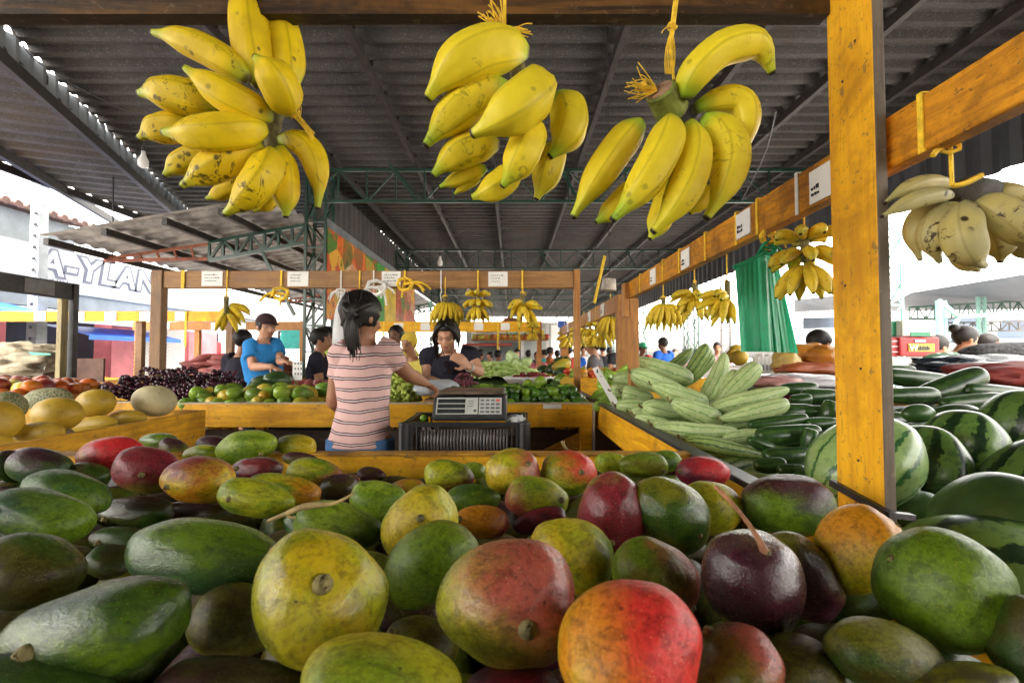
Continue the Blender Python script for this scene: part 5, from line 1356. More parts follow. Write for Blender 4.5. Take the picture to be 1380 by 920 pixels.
# ---- smaller bunches, each built once and copied
def small_bunch(kind, seed):
    rr = random.Random(seed); e = empty('banana_bunch', (0, 0, 0)); lst = []
    if kind == 'round':
        k = 0
        for row, (n, el, L) in enumerate(((7, .35, .080), (9, -.2, .095), (8, -.8, .105))):
            for i in range(n):
                a = 2 * math.pi * (i + .5 * row) / n + rr.uniform(-.15, .15); dv = Vector((math.cos(a) * math.cos(el), math.sin(a) * math.cos(el), math.sin(el)))
                b0 = Vector((0, 0, -.02 - .035 * row)); b = b0 + dv * .022; tip = b + dv * L + Vector((0, 0, -.03)); mid = (b + tip) / 2 + Vector((0, 0, .014)) + dv * .012
                lst.append((b, mid, tip, .0195))
    elif kind == 'hand':
        for row in range(2):
            for i in range(7):
                a = -1.15 + 2.3 * i / 6 + rr.uniform(-.06, .06); x = math.sin(a)
                b = Vector((x * .03, (.012 - .03 * row), -.02)); tip = Vector((x * .125, .02 - .06 * row * .8 - .03 * math.cos(a), -.165 - .03 * math.cos(a) + .03 * row)); mid = (b + tip) / 2 + Vector((x * .022, -.02, .012))
                lst.append((b, mid, tip, .0165))
    else:                 # side facing sheaf
        for i in range(12):
            a = rr.uniform(-.6, 1.9); el = rr.uniform(-1.1, .1); dv = Vector((math.cos(a) * math.cos(el), -math.sin(a) * math.cos(el), math.sin(el)))
            b = Vector((rr.uniform(-.02, .02), 0, -.02 - rr.uniform(0, .06))) + dv * .02; tip = b + dv * .13 + Vector((0, 0, -.02)); mid = (b + tip) / 2 + Vector((0, 0, .018))
            lst.append((b, mid, tip, .0195))
    for b, mid, tip, r in lst:
        path = bez(b, mid * 2 - (b + tip) / 2, tip, 11); m = MB()
        m.sweep(path, [r * q for q in lerp_list([.35, .8, 1, 1, 1, .95, .6, .22], 11)], 10, ref=(0, 0, 1), prof=lambda a: 1 + .05 * math.cos(5 * a)); m.build('banana', BNS, e, smooth=True)
    m = MB(); m.sweep([(0, 0, .02), (0, 0, -.09)], [.016, .012], 8); m.build('stem', STEM, e, smooth=True)
    m = MB(); m.sweep([(0, 0, .16), (0, 0, .01)], [.0035, .0035], 5); knot(m, (0, 0, .025), .014, 3, seed); m.build('string', STRY, e)
    return e
protob = {k: small_bunch(k, i + 3) for i, k in enumerate(('round', 'hand', 'sheaf'))}
pk = {k: kids(v_) for k, v_ in protob.items()}; first = {k: True for k in protob}
def put_bunch(kind, px, py, d, s, rz, label, group=None):
    if first[kind]: o = protob[kind]; first[kind] = False
    else: o = copy_tree(protob[kind], None, pk[kind])
    o.location = P(px, py, d); o.scale = (s, s, s); o.rotation_euler = (0, 0, rz); tag(o, label, 'bananas', group or 'small banana bunches on the stall beams')
    return o
put_bunch('sheaf', 305, 404, 2.98, .98, 2.2, 'small spotted banana bunch hanging left of the man in blue')
put_bunch('hand', 600, 404, 2.98, .95, .7, 'banana hand hanging right above the vendor\'s hair')
put_bunch('round', 644, 396, 2.98, .85, .3, 'round banana bunch right of the one above the vendor')
put_bunch('sheaf', 704, 400, 2.98, 1.0, 5.6, 'banana bunch with one green finger, rightmost on the brown beam')
put_bunch('round', 1084, 318, 1.03, .66, .4, 'spotted banana bunch on white twine between the green bags and the post')
put_bunch('sheaf', 980, 384, 1.36, .58, 4.0, 'banana bunch half covered by the green bags')
put_bunch('sheaf', 936, 386, 1.60, .60, 4.6, 'banana bunch left of the green bags')
put_bunch('hand', 894, 406, 1.90, .66, .1, 'slender banana hand beside the orange brown beam end')
for k, (px, py, d) in enumerate(((823, 424, 3.6), (812, 434, 3.9), (803, 437, 4.3), (795, 440, 4.6), (787, 440, 5.0), (779, 444, 5.6), (772, 445, 6.0), (766, 448, 6.5), (761, 449, 6.9))):
    put_bunch(('hand', 'sheaf', 'round')[k % 3], px, py, d, 1.05, k * 1.3, 'banana bunch in the crowded row on the frame running into the distance', 'bananas crowded on the distant frame')
put_bunch('round', 718, 440, 6.3, .9, 1, 'tiny banana bunch on the far yellow beam', 'bananas on the far beam')

# ================================================================== BAGS, LAMPS, SCALE, CRATES
def film(name, c, rough=.28, alpha=.0, trans=.25):
    t = NT(name); n = t.noise(t.geo(), 30, 4, .6); t.bs(Base_Color=t.mix(n, sc(c, .6), sc(c, 1.25)), Roughness=rough, Transmission_Weight=0, Specular_IOR_Level=.6)
    tr = t.n('BsdfTranslucent'); t.set(tr, 0, sc(c, 1.5)); mx = t.n('MixShader'); mx.inputs[0].default_value = trans
    t.l(t.b.outputs[0], mx.inputs[1]); t.l(tr.outputs[0], mx.inputs[2]); t.l(mx.outputs[0], t.out.inputs[0]); t.bump(t.noise(t.geo(), 60, 5, .7, 1.5), .5, .006); return t.m
GBAG = film('green_plastic_film', (.03, .44, .23), .22, trans=.4); WBAG = film('white_plastic_film', (.75, .77, .78), .3, trans=.4)
def folded_sheet(name, mat, parent, top, bot, n=60, amp=.02, folds=9, seed=0, rows=16):
    """hanging film: top/bot = (left point, right point)"""
    rr = random.Random(seed); m = MB(); ph = [rr.uniform(0, 6.28) for _ in range(6)]; idx = []
    for j in range(rows + 1):
        t = j / rows; row = []
        for i in range(n + 1):
            u = i / n; a = top[0].lerp(top[1], u); b = bot[0].lerp(bot[1], u); p = a.lerp(b, t)
            w = amp * (.35 + .65 * t) * (math.sin(u * folds * 6.28 + ph[0] + t * .6) + .5 * math.sin(u * folds * 15 + ph[1] - t) + .3 * math.sin(u * 41 + t * 3 + ph[2]))
            p = p + FWD * w + RT * w * .3 + UP * .006 * math.sin(u * 30 + ph[3]) * (1 - t if t > .9 else 0)
            m.v.append(p); row.append(len(m.v) - 1)
        idx.append(row)
    for j in range(rows):
        for i in range(n): m.face((idx[j][i], idx[j][i + 1], idx[j + 1][i + 1], idx[j + 1][i]))
    return m.build(name, mat, parent, smooth=True)
gb = empty('plastic_bags', P(1022, 350, 1.12), 'sheaf of green plastic bags hanging from the yellow beam', 'plastic bags')
for k in range(6):
    d = 1.10 + k * .012; dx = k * 9
    folded_sheet('bag', GBAG, gb, (P(990 + k * 6, 358 - k * 3, d), P(1032 + k * 3, 340 + k * 2, d)), (P(998 + k * 7, 474 - k * .5, d), P(1040 + k * 7, 474 + k * .4, d)), 40, .006, 1 + k % 2, k)
m = MB(); m.sweep(bez(P(988, 360, 1.09), P(1012, 350, 1.09), P(1034, 338, 1.09), 8), [.004] * 8, 6); knot(m, P(1036, 334, 1.09), .018, 7, 3); m.build('tied_top', GBAG, gb)
m = MB(); m.sweep([P(1034, 338, 1.10), P(1030, 320, 1.1), P(1031, 305, 1.1)], [.004] * 3, 6); knot(m, P(1036, 318, 1.09), .02, 3, 5); m.build('string', STRY, gb)
wb = empty('white_bag', P(459, 400, 2.9), 'crumpled white plastic bag hanging beside the woman\'s hair', 'plastic bag')
m = MB(); U = unit_blob(30, 24, lambda x, s: (max(s, 0) ** .6) * (.62 - .38 * x), lump=.35, seed=4)
Mx = Matrix(((0, -.085, 0), (0, 0, -.05), (.20, 0, 0))).transposed(); Mx = Matrix((UP * .20, RT * .085, FWD * .05)).transposed(); blob_mesh(m, U, Mx, P(461, 432, 2.88)); m.build('bag', WBAG, wb, smooth=True)
m = MB(); knot(m, P(459, 394, 2.9), .03, 7, 8); m.build('tied_top', STRW, wb)
# pendant lamps
BULB = NT('frosted_bulb_glass'); BULB.bs(Base_Color=(.85, .87, .88), Roughness=.25); BULB = BULB.m
for px, py, d, zt, lb in ((193, 217, 4.6, ZL, 'unlit white bulb hanging from the roof left of the spotted bananas'), (593, 353, 8.0, ZR, 'small unlit bulb hanging over the brown beam'), (631, 393, 9.0, ZR, 'tiny unlit bulb under the far roof')):
    c = P(px, py, d); e = empty('pendant_lamp', c, lb, 'lamp'); m = MB(); m.sweep([c + Vector((0, 0, .11)), c + Vector((0, 0, .06)), c + Vector((0, 0, .0)), c + Vector((0, 0, -.05)), c + Vector((0, 0, -.07))], [.018, .022, .048, .045, .02], 12); m.build('bulb', BULB, e, smooth=True)
    m = MB(); m.sweep([c + Vector((0, 0, .15)), c + Vector((0, 0, .10))], [.02, .02], 10); m.bar(c + Vector((0, 0, .15)), (c.x, c.y, zt), .007, .007); m.build('cord', INK, e)
c = P(150, 340, 6.3); e = empty('socket_wire', c, 'thin black cord hanging from the left roof with a socket at its end', 'cord'); m = MB(); m.bar(P(152, 350, 6.2), P(153, 150, 6.2), .012, .012); m.sweep([P(152, 355, 6.2), P(152, 345, 6.2)], [.035, .015], 8); m.build('wire', INK, e)
e = empty('roof_cable', P(300, 140, 5), 'thin cables slung loosely under the roof', 'cable'); m = MB()
m.sweep(catmull([P(0, 12, 2.6), P(90, 110, 3.4), P(300, 190, 5), P(520, 170, 6), P(760, 260, 7)], 20), [.004] * 20, 5); m.sweep(catmull([P(1046, 150, 3), P(1030, 210, 4), P(1000, 270, 5)], 8), [.006] * 8, 5); m.sweep(catmull([P(560, 100, 4), P(760, 150, 4), P(1050, 180, 4.2), P(1380, 60, 4)], 12), [.003] * 12, 5); m.build('cable', INK, e)

# crate and scale
cr = empty('plastic_crate', P(627, 610, 2.1), 'black ribbed plastic crate carrying the weighing scale', 'crate')
yc0 = 1.99; yc1 = 2.34; xl = (546 - 690) / F * yc0; xr = (707 - 690) / F * yc0; zt = H - .297; zb = H - .425
m = MB()
for (x0, y0, x1, y1) in ((xl, yc0, xr, yc0), (xl, yc1, xr, yc1), (xl, yc0, xl, yc1), (xr, yc0, xr, yc1)):
    for z in (zt, zb): m.bar((x0, y0, z), (x1, y1, z), .026 if z == zt else .02, .02)
for (x, y_) in ((xl, yc0), (xr, yc0), (xl, yc1), (xr, yc1)):
    m.sweep([(x, y_, zb - .01), (x, y_, zt + .01)], [.026, .026], 10)
    sx = 1 if x == xl else -1; m.box((x + sx * .03 - .008, y_ - .012, zb), (x + sx * .03 + .008, y_ + .012, zt)); m.box((x + sx * .055 - .003, y_ - .014, zb), (x + sx * .055 + .003, y_ + .014, zt))
m.box((xl, yc0, zb - .015), (xr, yc1, zb)); m.build('frame', BLACKP, cr, bevel=.003)
m = MB(); nb_ = 27
RIBM = m_plain('grey_worn_crate_ribs', (.09, .085, .085), .4, .3, 30, .1)
for k in range(nb_):
    x = xl + .075 + (xr - xl - .15) * k / (nb_ - 1); m = MB()
    m.sweep([(x, yc0 + .004, zb), (x - .002, yc0 - .004, zb + .05), (x, yc0 + .002, zt - .02)], [.0045, .0045, .0045], 5); m.build('rib', RIBM, cr, smooth=True)
for k in range(14):
    y_ = yc0 + .04 + (yc1 - yc0 - .08) * k / 13
    for x in (xl, xr): m = MB(); m.sweep([(x, y_, zb), (x, y_, zt)], [.004, .004], 5); m.build('rib', RIBM, cr)
m = MB(); m.box((xl + .02, yc0 + .05, zb + .005), (xr - .02, yc1 - .02, zt - .055)); m.build('liner', m_plain('dark_brown_card', (.09, .05, .03), .9, .5, 20, .2), cr)
cb = empty('plastic_crate', P(627, 640, 2.1), 'lower black crate under the ribbed one', 'crate'); m = MB(); m.box((xl + .01, yc0 + .02, .35), (xr - .01, yc1 - .02, zb - .018))
for k in range(26): m.box((xl + .03 + k * .019, yc0 + .01, .4), (xl + .036 + k * .019, yc0 + .0195, zb - .05))
m.build('crate_shell', BLACKP, cb); m = MB(); m.box((xl + .03, yc0 + .05, 0), (xr - .03, yc1 - .05, .349)); m.build('base_box', DARKW, cb)
scl = empty('weighing_scale', P(635, 560, 2.1), 'black electronic weighing scale with a steel platform on the black crate', 'scale')
SB = m_plain('black_scale_housing', (.03, .032, .035), .3, .2, 15, .1)
def PV(px, py, d): return P(px, py, d)
zs = zt + .012
a0, a1 = (583 - 690) / F * 2.02, (683 - 690) / F * 2.02
m = MB(); yb = 2.02
prof_ = [(yb - .01, zs), (yb - .018, zs + .022), (yb + .035, zs + .105), (yb + .25, zs + .105), (yb + .29, zs + .06), (yb + .29, zs)]
L_ = [Vector((a0, y_, z)) for y_, z in prof_]; R_ = [Vector((a1, y_, z)) for y_, z in prof_]; n_ = len(prof_)
m.add(L_ + R_, [tuple(range(n_)), tuple(range(2 * n_ - 1, n_ - 1, -1))] + [((i + 1) % n_, i, i + n_, (i + 1) % n_ + n_) for i in range(n_)])
m.build('body', SB, scl, bevel=.012)
A3 = Vector((a0, yb - .018, zs + .022)); Ud = Vector((0, .053, .083)); Un = Ud.normalized(); Nn = Vector((0, -.083, .053)).normalized(); Wd = a1 - a0
def panel(name, u0, u1, v0, v1, out, mat, parent):
    m = MB(); c = A3 + Vector((Wd * (u0 + u1) / 2, 0, 0)) + Ud * ((v0 + v1) / 2) + Nn * (out - .001)
    m.obox(c, (Wd * (u1 - u0) / 2, 0, 0), Ud * (v1 - v0) / 2, Nn * .001); return m.build(name, mat, parent)
SIL = m_plain('silver_panel', (.45, .46, .43), .4, .1, 10, 0); LCD = m_plain('lcd_window', (.025, .03, .028), .15, .2, 10, 0); KEY = m_plain('grey_key', (.14, .15, .16), .5, .2, 10, 0)
pn = panel('display_panel', .05, .61, .10, .92, .003, SIL, scl); kp = panel('keypad', .625, .93, .10, .92, .003, SIL, scl)
for k in range(3): panel('screen', .07, .44, .64 - k * .25, .84 - k * .25, .0055, LCD, pn)
for r_ in range(4):
    for c_ in range(4): panel('key', .645 + c_ * .07, .695 + c_ * .07, .73 - r_ * .19, .83 - r_ * .19, .0055, m_plain('red_key', (.6, .05, .04), .5, 0, 5, 0) if (r_ == 0 and c_ == 3) else KEY, kp)
for k in range(3): panel('label_print', .47, .55, .72 - k * .12, .75 - k * .12, .0052, KEY, pn)
panel('power_knob', .56, .59, .2, .3, .008, INK, pn)
m = MB(); zp = zs + .112; m.box((a0 + .015, yb + .03, zp), (a1 - .012, yb + .33, zp + .014)); m.build('platform', m_plain('stained_steel_platform', (.20, .15, .12), .35, .6, 14, .2, metal=.6), scl, bevel=.006)
# small things on the crate
m = MB(); c = P(571, 563, 2.06); blob_mesh(m, unit_blob(16, 12, PR_M), Matrix.Diagonal((.017, .015, .016)), c); tag(m.build('lime', LM[0], smooth=True), 'single lime on the black crate left of the scale', 'lime')
rr = random.Random(9)
for k in range(16):
    m = MB(); c = P(rr.uniform(560, 590), rr.uniform(558, 572), 2.1); 
    c.z = zt - .045; c.x = xl + .04 + rr.uniform(0, .10); c.y = yc0 + rr.uniform(.05, .28)
    m.ball(c, .009, 8, 6); tag(m.build('grape', PG if k % 3 else m_plain('torn_paper_bit', (.6, .5, .5), .7, .2, 30, .1), smooth=True), 'loose grape or scrap lying in the black crate', 'grape', 'scraps in the black crate')
def crumple(name, c, r, mat, label, cat, lump=.6, seed=0, seg=28, rings=18, sub=None):
    m = MB(); U = unit_blob(seg, rings, lambda x, s: max(s, 0) ** .75); V = U[0]
    for p in V:
        q = noise.noise(p * 2.2 + Vector((seed, 0, 0))) + .6 * abs(noise.noise(p * 5 + Vector((0, seed, 0)))) + .3 * noise.noise(p * 11)
        p *= 1 + lump * q
    blob_mesh(m, U, Matrix.Diagonal(r), c); return tag(m.build(name, mat, smooth=True), label, cat)
crumple('crumpled_paper', P(694, 565, 2.05), (.035, .03, .018), WBAG, 'crumpled clear wrapper right of the weighing scale', 'wrapper', seed=3)
m = MB()
U = unit_blob(24, 14, lambda x, s: max(s, 0) ** .6, lump=.4, seed=5); blob_mesh(m, U, Matrix.Diagonal((.13, .08, .045)), P(588, 523, 2.62)); tag(m.build('plastic_bag', film('clear_bag_film', (.62, .66, .72), .25, trans=.3), smooth=True), 'thin pale plastic bag being filled between the two women', 'plastic bag')
m = MB(); m.box((-.50, 2.56, H - .262), (-.2, 2.8, H - .245)); tag(m.build('wooden_board', BRN, bevel=.003), 'brown board on the counter beside the weighing scale', 'board')

# sign stick with a paper card by the rail
sk = empty('price_stick', P(845, 570, 2.4), 'narrow white price paper on a stick leaning by the rail', 'price sign')
m = MB(); m.bar(P(830, 545, 2.35), P(802, 495, 2.5), .035, .003, up=(0, -1, 0)); m.build('paper', PAPER, sk)
m = MB(); m.bar(P(843, 575, 2.3), P(806, 500, 2.51), .014, .008); m.build('stick', BRN, sk)
m = MB()
for k in range(5): c = P(805 + k * 5, 500 + k * 9, 2.46); m.box(c - Vector((.004, .002, .01)), c + Vector((.004, .0, .01)))
m.build('handwriting', INK, sk)
# card standing in the green mangoes
sg = empty('price_card', P(401, 500, 3.0), 'upright white card with handwriting behind the green mangoes', 'price sign'); m = MB(); m.box(P(394, 512, 3.05), P(407, 487, 3.05) + Vector((0, .004, 0))); m.build('card', PAPER, sg)
m = MB()
for k in range(9): c = P(397 + (k % 3) * 4, 491 + (k // 3) * 7, 3.04); m.box(c, c + Vector((.007, .001, .014)))
m.build('handwriting', INK, sg); m = MB(); m.bar(P(400, 512, 3.056), P(400, 536, 3.056), .02, .01); m.build('stick', BRN, sg)

# left: sacks and fruit carton
SACK = m_plain('coarse_sack_cloth', (.42, .36, .25), .9, .4, 12, .5)
for k, (px, py, d, r_, lb) in enumerate(((15, 482, 4.6, (.42, .3, .14), 'pale folded sack cloth piled at the left edge'), (5, 494, 4.3, (.4, .25, .12), 'lower striped sack cloth at the left edge'))):
    o = crumple('sack', P(px, py, d), r_, SACK, lb, 'sack', .45, 3 + k)
bx = empty('fruit_carton', P(55, 490, 4.3), 'open fruit carton with a green and white printed flap', 'carton')
CARD = m_plain('brown_cardboard', (.30, .19, .10), .85, .15, 6, .2)
m = MB(); a = P(52, 505, 4.4); b = P(140, 509, 4.4); m.box((a.x, 4.4, H - .25), (b.x, 4.42, H - .02)); m.box((a.x, 4.421, H - .25), (a.x + .02, 4.7, H - .03)); m.build('box_side', m_plain('dark_carton_print', (.10, .05, .035), .8, .4, 6, .1), bx)
m = MB(); m.quad(P(25, 505, 4.2), P(56, 507, 4.2), P(69, 476, 4.38), P(38, 474, 4.38)); ob = m.build('flap', PAPER, bx)
m = MB(); n1 = -FWD * .004; m.quad(P(35.5, 483, 4.33) + n1, P(66, 485, 4.33) + n1, P(69, 476, 4.38) + n1, P(38, 474, 4.38) + n1); m.build('printed_band', m_plain('green_print', (.03, .28, .2), .5, .1, 5, 0), ob)
m = MB()
for k in range(3): c = P(38 + k * 4, 489, 4.25) - FWD * .006; m.box(c - Vector((.004, .001, .03)), c + Vector((.004, 0, .03)))
c = P(40, 486, 4.27) - FWD * .006; m.box(c - Vector((.03, .001, .004)), c + Vector((.03, 0, .004))); m.build('printed_mark', RED, ob)
cv = MB(); a = P(100, 488, 4.6); cv.add([P(62, 474, 4.7), P(138, 492, 4.7), P(136, 504, 4.6), P(62, 500, 4.5)], [(0, 1, 2, 3)]); tag(cv.build('dark_cloth', m_plain('dark_green_cloth', (.02, .05, .04), .8, .3, 8, .2)), 'dark green cloth over the carton behind the left post', 'cloth')

# right side: plastic wraps, crates
crumple('wrapped_goods', P(1075, 516, 2.55), (.28, .12, .05), film('silver_wrap', (.62, .60, .62), .2, trans=.1), 'silver and pink plastic wrap behind the cucumbers', 'plastic wrap', .3, 6)
crumple('pink_package', P(1045, 515, 2.45), (.13, .08, .035), film('pink_wrap', (.62, .30, .28), .3, trans=.2), 'pink wrapped package left of the silver wrap', 'package', .3, 8)
OB = film('orange_film', (.62, .25, .03), .3, trans=.2)
for k, (px, py, d, r_, mt_, lb) in enumerate(((1085, 479, 3.2, (.17, .12, .08), OB, 'orange plastic bag of bread nearest the green bags'), (1112, 482, 3.1, (.14, .12, .08), OB, 'orange plastic bag touching the post'), (1100, 497, 2.95, (.24, .1, .045), film('rust_film', (.42, .10, .03), .35, trans=.1), 'rust red package under the orange bags'), (1060, 490, 3.0, (.08, .08, .085), film('printed_yellow_film', (.62, .42, .10), .4, trans=.1), 'yellow printed bag with dark writing left of the orange ones'))):
    crumple('plastic_bag', P(px, py, d), r_, mt_, lb, 'plastic bag', .25, 11 + k)
for k in range(7):
    e = empty('white_packet', P(1022 + k * 5, 492, 3.2), 'small white packet in the row behind the gourds', 'packet', 'white packets behind the gourds'); c = P(1022 + k * 5, 505, 3.2); m = MB(); m.box(c, c + Vector((.022, .08, .13 + .02 * (k % 2)))); m.build('packet_body', PAPER, e)
    m = MB(); m.box(c + Vector((.003, -.002, .03)), c + Vector((.016, -.0005, .07))); m.build('print', GREYT, e)
scatter('melon', 'yellow melon on the far side of the gourds', 'melon', 'yellow melons beyond the gourds', protoset('melon', [MYE], (.09, .08, .08)), [P(987, 480, 5.0), P(997, 482, 4.9), P(992, 473, 5.1)], seed=3)
mid = table('rear_counter', 'grey counter carrying melons and packets beyond the gourds', (1.2, 3.0 + 1.3), (3.6, 5.4), H - .10, WHITE, .1, floor=-.01)
def drawn_crate(px0, py0, px1, py1, d, depth, mat, label, band=None):
    a = P(px0, py1, d); b = P(px1, py0, d); e = empty('produce_crate', ((a.x + b.x) / 2, d, a.z), label, 'crate')
    m = MB(); m.box((a.x, a.y, a.z), (b.x, a.y + .02, b.z)); m.box((a.x, a.y + .021, a.z), (a.x + .02, a.y + depth, b.z)); m.box((b.x - .02, a.y + .021, a.z), (b.x, a.y + depth, b.z)); m.box((a.x + .021, a.y + .021, a.z), (b.x - .021, a.y + depth, a.z + .02)); m.build('crate_shell', mat, e, bevel=.01)
    return e, a, b
GRC = m_plain('green_crate_plastic', (.02, .26, .12), .35, .15, 5, .05); WHC = m_plain('white_crate_plastic', (.72, .72, .62), .4, .1, 5, .05); RDC = m_plain('red_crate_plastic', (.58, .03, .035), .35, .15, 5, .05); YLC = m_plain('yellow_label', (.7, .5, .05), .5, .15, 5, 0)
e, a, b = drawn_crate(1196, 481, 1246, 506, 3.4, .3, WHC, 'white carton under the red crate'); m = MB(); m.box((a.x + .1, a.y - .006, a.z + .03), (b.x - .06, a.y - .002, a.z + .06)); m.build('printed_band', GREYT, e)
e, a, b = drawn_crate(1213, 454, 1267, 480, 3.4, .3, RDC, 'red crate with a yellow label, on the white carton')
m = MB(); m.box((a.x + .06, a.y - .006, a.z + .035), (b.x - .045, a.y - .002, a.z + .095)); lbp = m.build('label', YLC, e)
text('W', WHITE, frame_m((a.x + .064, a.y - .0075, a.z + .042), (1, 0, 0), (0, 0, 1)), lbp, .06, off=.002)
m = MB()
for k in range(7): m.box((a.x + .13 + k * .013, a.y - .0085, a.z + .045), (a.x + .138 + k * .013, a.y - .0065, a.z + .07 + .008 * (k % 2)))
m.build('lettering', EDGE, lbp); m = MB(); m.box((a.x + .11, a.y - .006, b.z - .04), (a.x + .19, a.y - .002, b.z - .02)); m.build('label', BLUEP, e)
e, a, b = drawn_crate(1193, 455, 1212, 480, 3.42, .28, RDC, 'red crate end with white rails just right of the post')
m = MB()
for k in range(3): m.box((a.x + .01, a.y - .006, a.z + .03 + k * .04), (b.x - .01, a.y - .002, a.z + .037 + k * .04))
m.build('white_rail', WHITE, e)
e, a, b = drawn_crate(1216, 431, 1262, 453, 3.4, .3, WHC, 'white crate on top of the red one with a green foot'); m = MB(); m.box((a.x + .06, a.y - .006, a.z + .0), (b.x - .05, a.y - .002, a.z + .03)); m.build('label', GRC, e)
e, a, b = drawn_crate(1190, 432, 1215, 453, 3.45, .3, GRC, 'green crate on top beside the post')
e, a, b = drawn_crate(1186, 481, 1195, 506, 3.44, .3, GRC, 'green crate end under the red crates')
crumple('plastic_bag', P(1275, 485, 3.1), (.10, .08, .05), film('pale_green_film', (.35, .6, .42), .25, trans=.3), 'pale green plastic bag right of the crates', 'plastic bag', .4, 31)
BLK = film('black_film', (.02, .028, .04), .2, trans=.02)
crumple('wrapped_goods', P(1320, 494, 2.6), (.34, .15, .06), BLK, 'dark plastic sheeting in front of the two seated women', 'plastic sheet', .35, 33)
crumple('wrapped_goods', P(1375, 474, 2.9), (.36, .12, .06), m_plain('speckled_dark_cloth', (.07, .07, .075), .8, .8, 60, .3), 'speckled dark roll at the right edge', 'roll', .1, 35)
crumple('red_cloth', P(1375, 505, 2.2), (.32, .16, .06), m_plain('dark_red_cloth', (.22, .02, .012), .75, .3, 12, .4), 'dark red cloth heap at the right edge', 'cloth', .35, 37)

# far shop row behind the cabbages
sr = empty('market_shop', P(680, 455, 13), 'far shop row with fruit shelves and painted signs', 'shop')
yy = 13.0; X_ = lambda px: (px - 690) / F * yy; Z_ = lambda py: H + (480 - py) / F * yy
m = MB(); m.box((X_(625), yy + .6, 0), (X_(745), yy + .7, Z_(433))); m.build('wall', m_plain('shop_back_wall', (.45, .48, .46), .6, .1, 2, 0), sr)
m = MB(); m.box((X_(637), yy - .02, Z_(456)), (X_(672), yy + .02, Z_(444))); s1 = m.build('sign_board', WHITE, sr); m = MB(); m.box((X_(675), yy - .02, Z_(456)), (X_(734), yy + .02, Z_(443))); s2 = m.build('sign_board', WHITE, sr)
m = MB()
for r_ in range(2):
    x = X_(642)
    while x < X_(668): m.box((x, yy - .03, Z_(448 + r_ * 4)), (x + .03, yy - .022, Z_(446.4 + r_ * 4))); x += .05
m.build('lettering', INK, s1)
text('Sup', m_plain('green_sign_lettering', (.02, .25, .04), .5, 0, 3, 0), frame_m((X_(680), yy - .03, Z_(454)), (1, 0, 0), (0, 0, 1)), s2, .26, off=.006, shear=.3)
m = MB()
for k in range(9): m.box((X_(696) + k * .075, yy - .03, Z_(454)), (X_(696) + k * .075 + .045, yy - .022, Z_(454) + .08 + .05 * (k % 3 == 0)))
m.build('lettering', bpy.data.materials['green_sign_lettering'], s2); m = MB(); m.box((X_(718), yy - .03, Z_(452)), (X_(733), yy - .022, Z_(445))); m.build('sign_panel', YLC, s2)
m = MB(); m.box((X_(637), yy - .4, Z_(459)), (X_(738), yy + .1, Z_(457.5))); m.build('shelf', BRNO, sr)
m = MB(); m.box((X_(625), yy - .5, Z_(466)), (X_(690), yy + .0, Z_(463.5))); m.build('shelf', m_plain('red_shelf', (.4, .06, .03), .6, .2, 3, 0), sr)
for k in range(4):
    x = (637, 672, 704, 738)[k]; m = MB(); m.box((X_(x) - .04, yy - .01, 0), (X_(x) + .04, yy + .06, Z_(436))); m.build('post', WHITE, sr)
m = MB(); m.box((X_(645), yy + .3, Z_(485)), (X_(704), yy + .4, Z_(461))); m.build('shade_panel', m_plain('grey_shop_shade', (.16, .19, .19), .7, .4, 1.5, 0), sr)
m = MB(); m.add([(X_(676), yy - .8, Z_(436)), (X_(700), yy - .8, Z_(436)), (X_(688), yy - .8, Z_(428))], [(0, 1, 2)]); m.build('gable', RUST, sr)
scatter('red_fruit', 'tiny fruit standing on the far shop shelf', 'fruit', 'fruit on the far shop shelf', protoset('red_fruit', [AP[0], TM[2]], (.09, .08, .08), seg=8, rings=6), [(X_(640 + k * 4.0), yy - .2, Z_(457.5) + .07) for k in range(25)], seed=41)
m = MB(); a = P(752, 441, 20); b = P(764, 432, 20); m.box((a.x, 20, a.z), (b.x, 20.05, b.z)); m.bar((a.x + .1, 20.02, 0), (a.x + .1, 20.02, a.z), .05, .05); tag(m.build('blue_sign', m_plain('blue_sign_paint', (.02, .08, .35), .5, .1, 3, 0)), 'small dark blue sign high on the far wall', 'sign')
# leafy vegetables on the far counter
lv = MB(); rr = random.Random(4)
for i in range(500):
    c = P(rr.uniform(748, 768), 0, 5.2); c.z = H - .12 + rr.uniform(-.08, .10) * 1.0; c.y = 5.3 + rr.uniform(-.15, .2); a = rr.uniform(0, 6.28); e1 = Vector((math.cos(a), math.sin(a), rr.uniform(-.2, .9))) * rr.uniform(.03, .06); e2 = e1.cross(Vector((rr.uniform(-1, 1), rr.uniform(-1, 1), 1))).normalized() * .018
    lv.add([c - e1, c + e2, c + e1, c - e2], [(0, 1, 2, 3)])
tag(lv.build('leafy_greens', m_plain('dark_leaf', (.03, .09, .025), .6, .5, 10, 0)), 'dark leafy greens heaped behind the cherries', 'greens', kind='stuff')
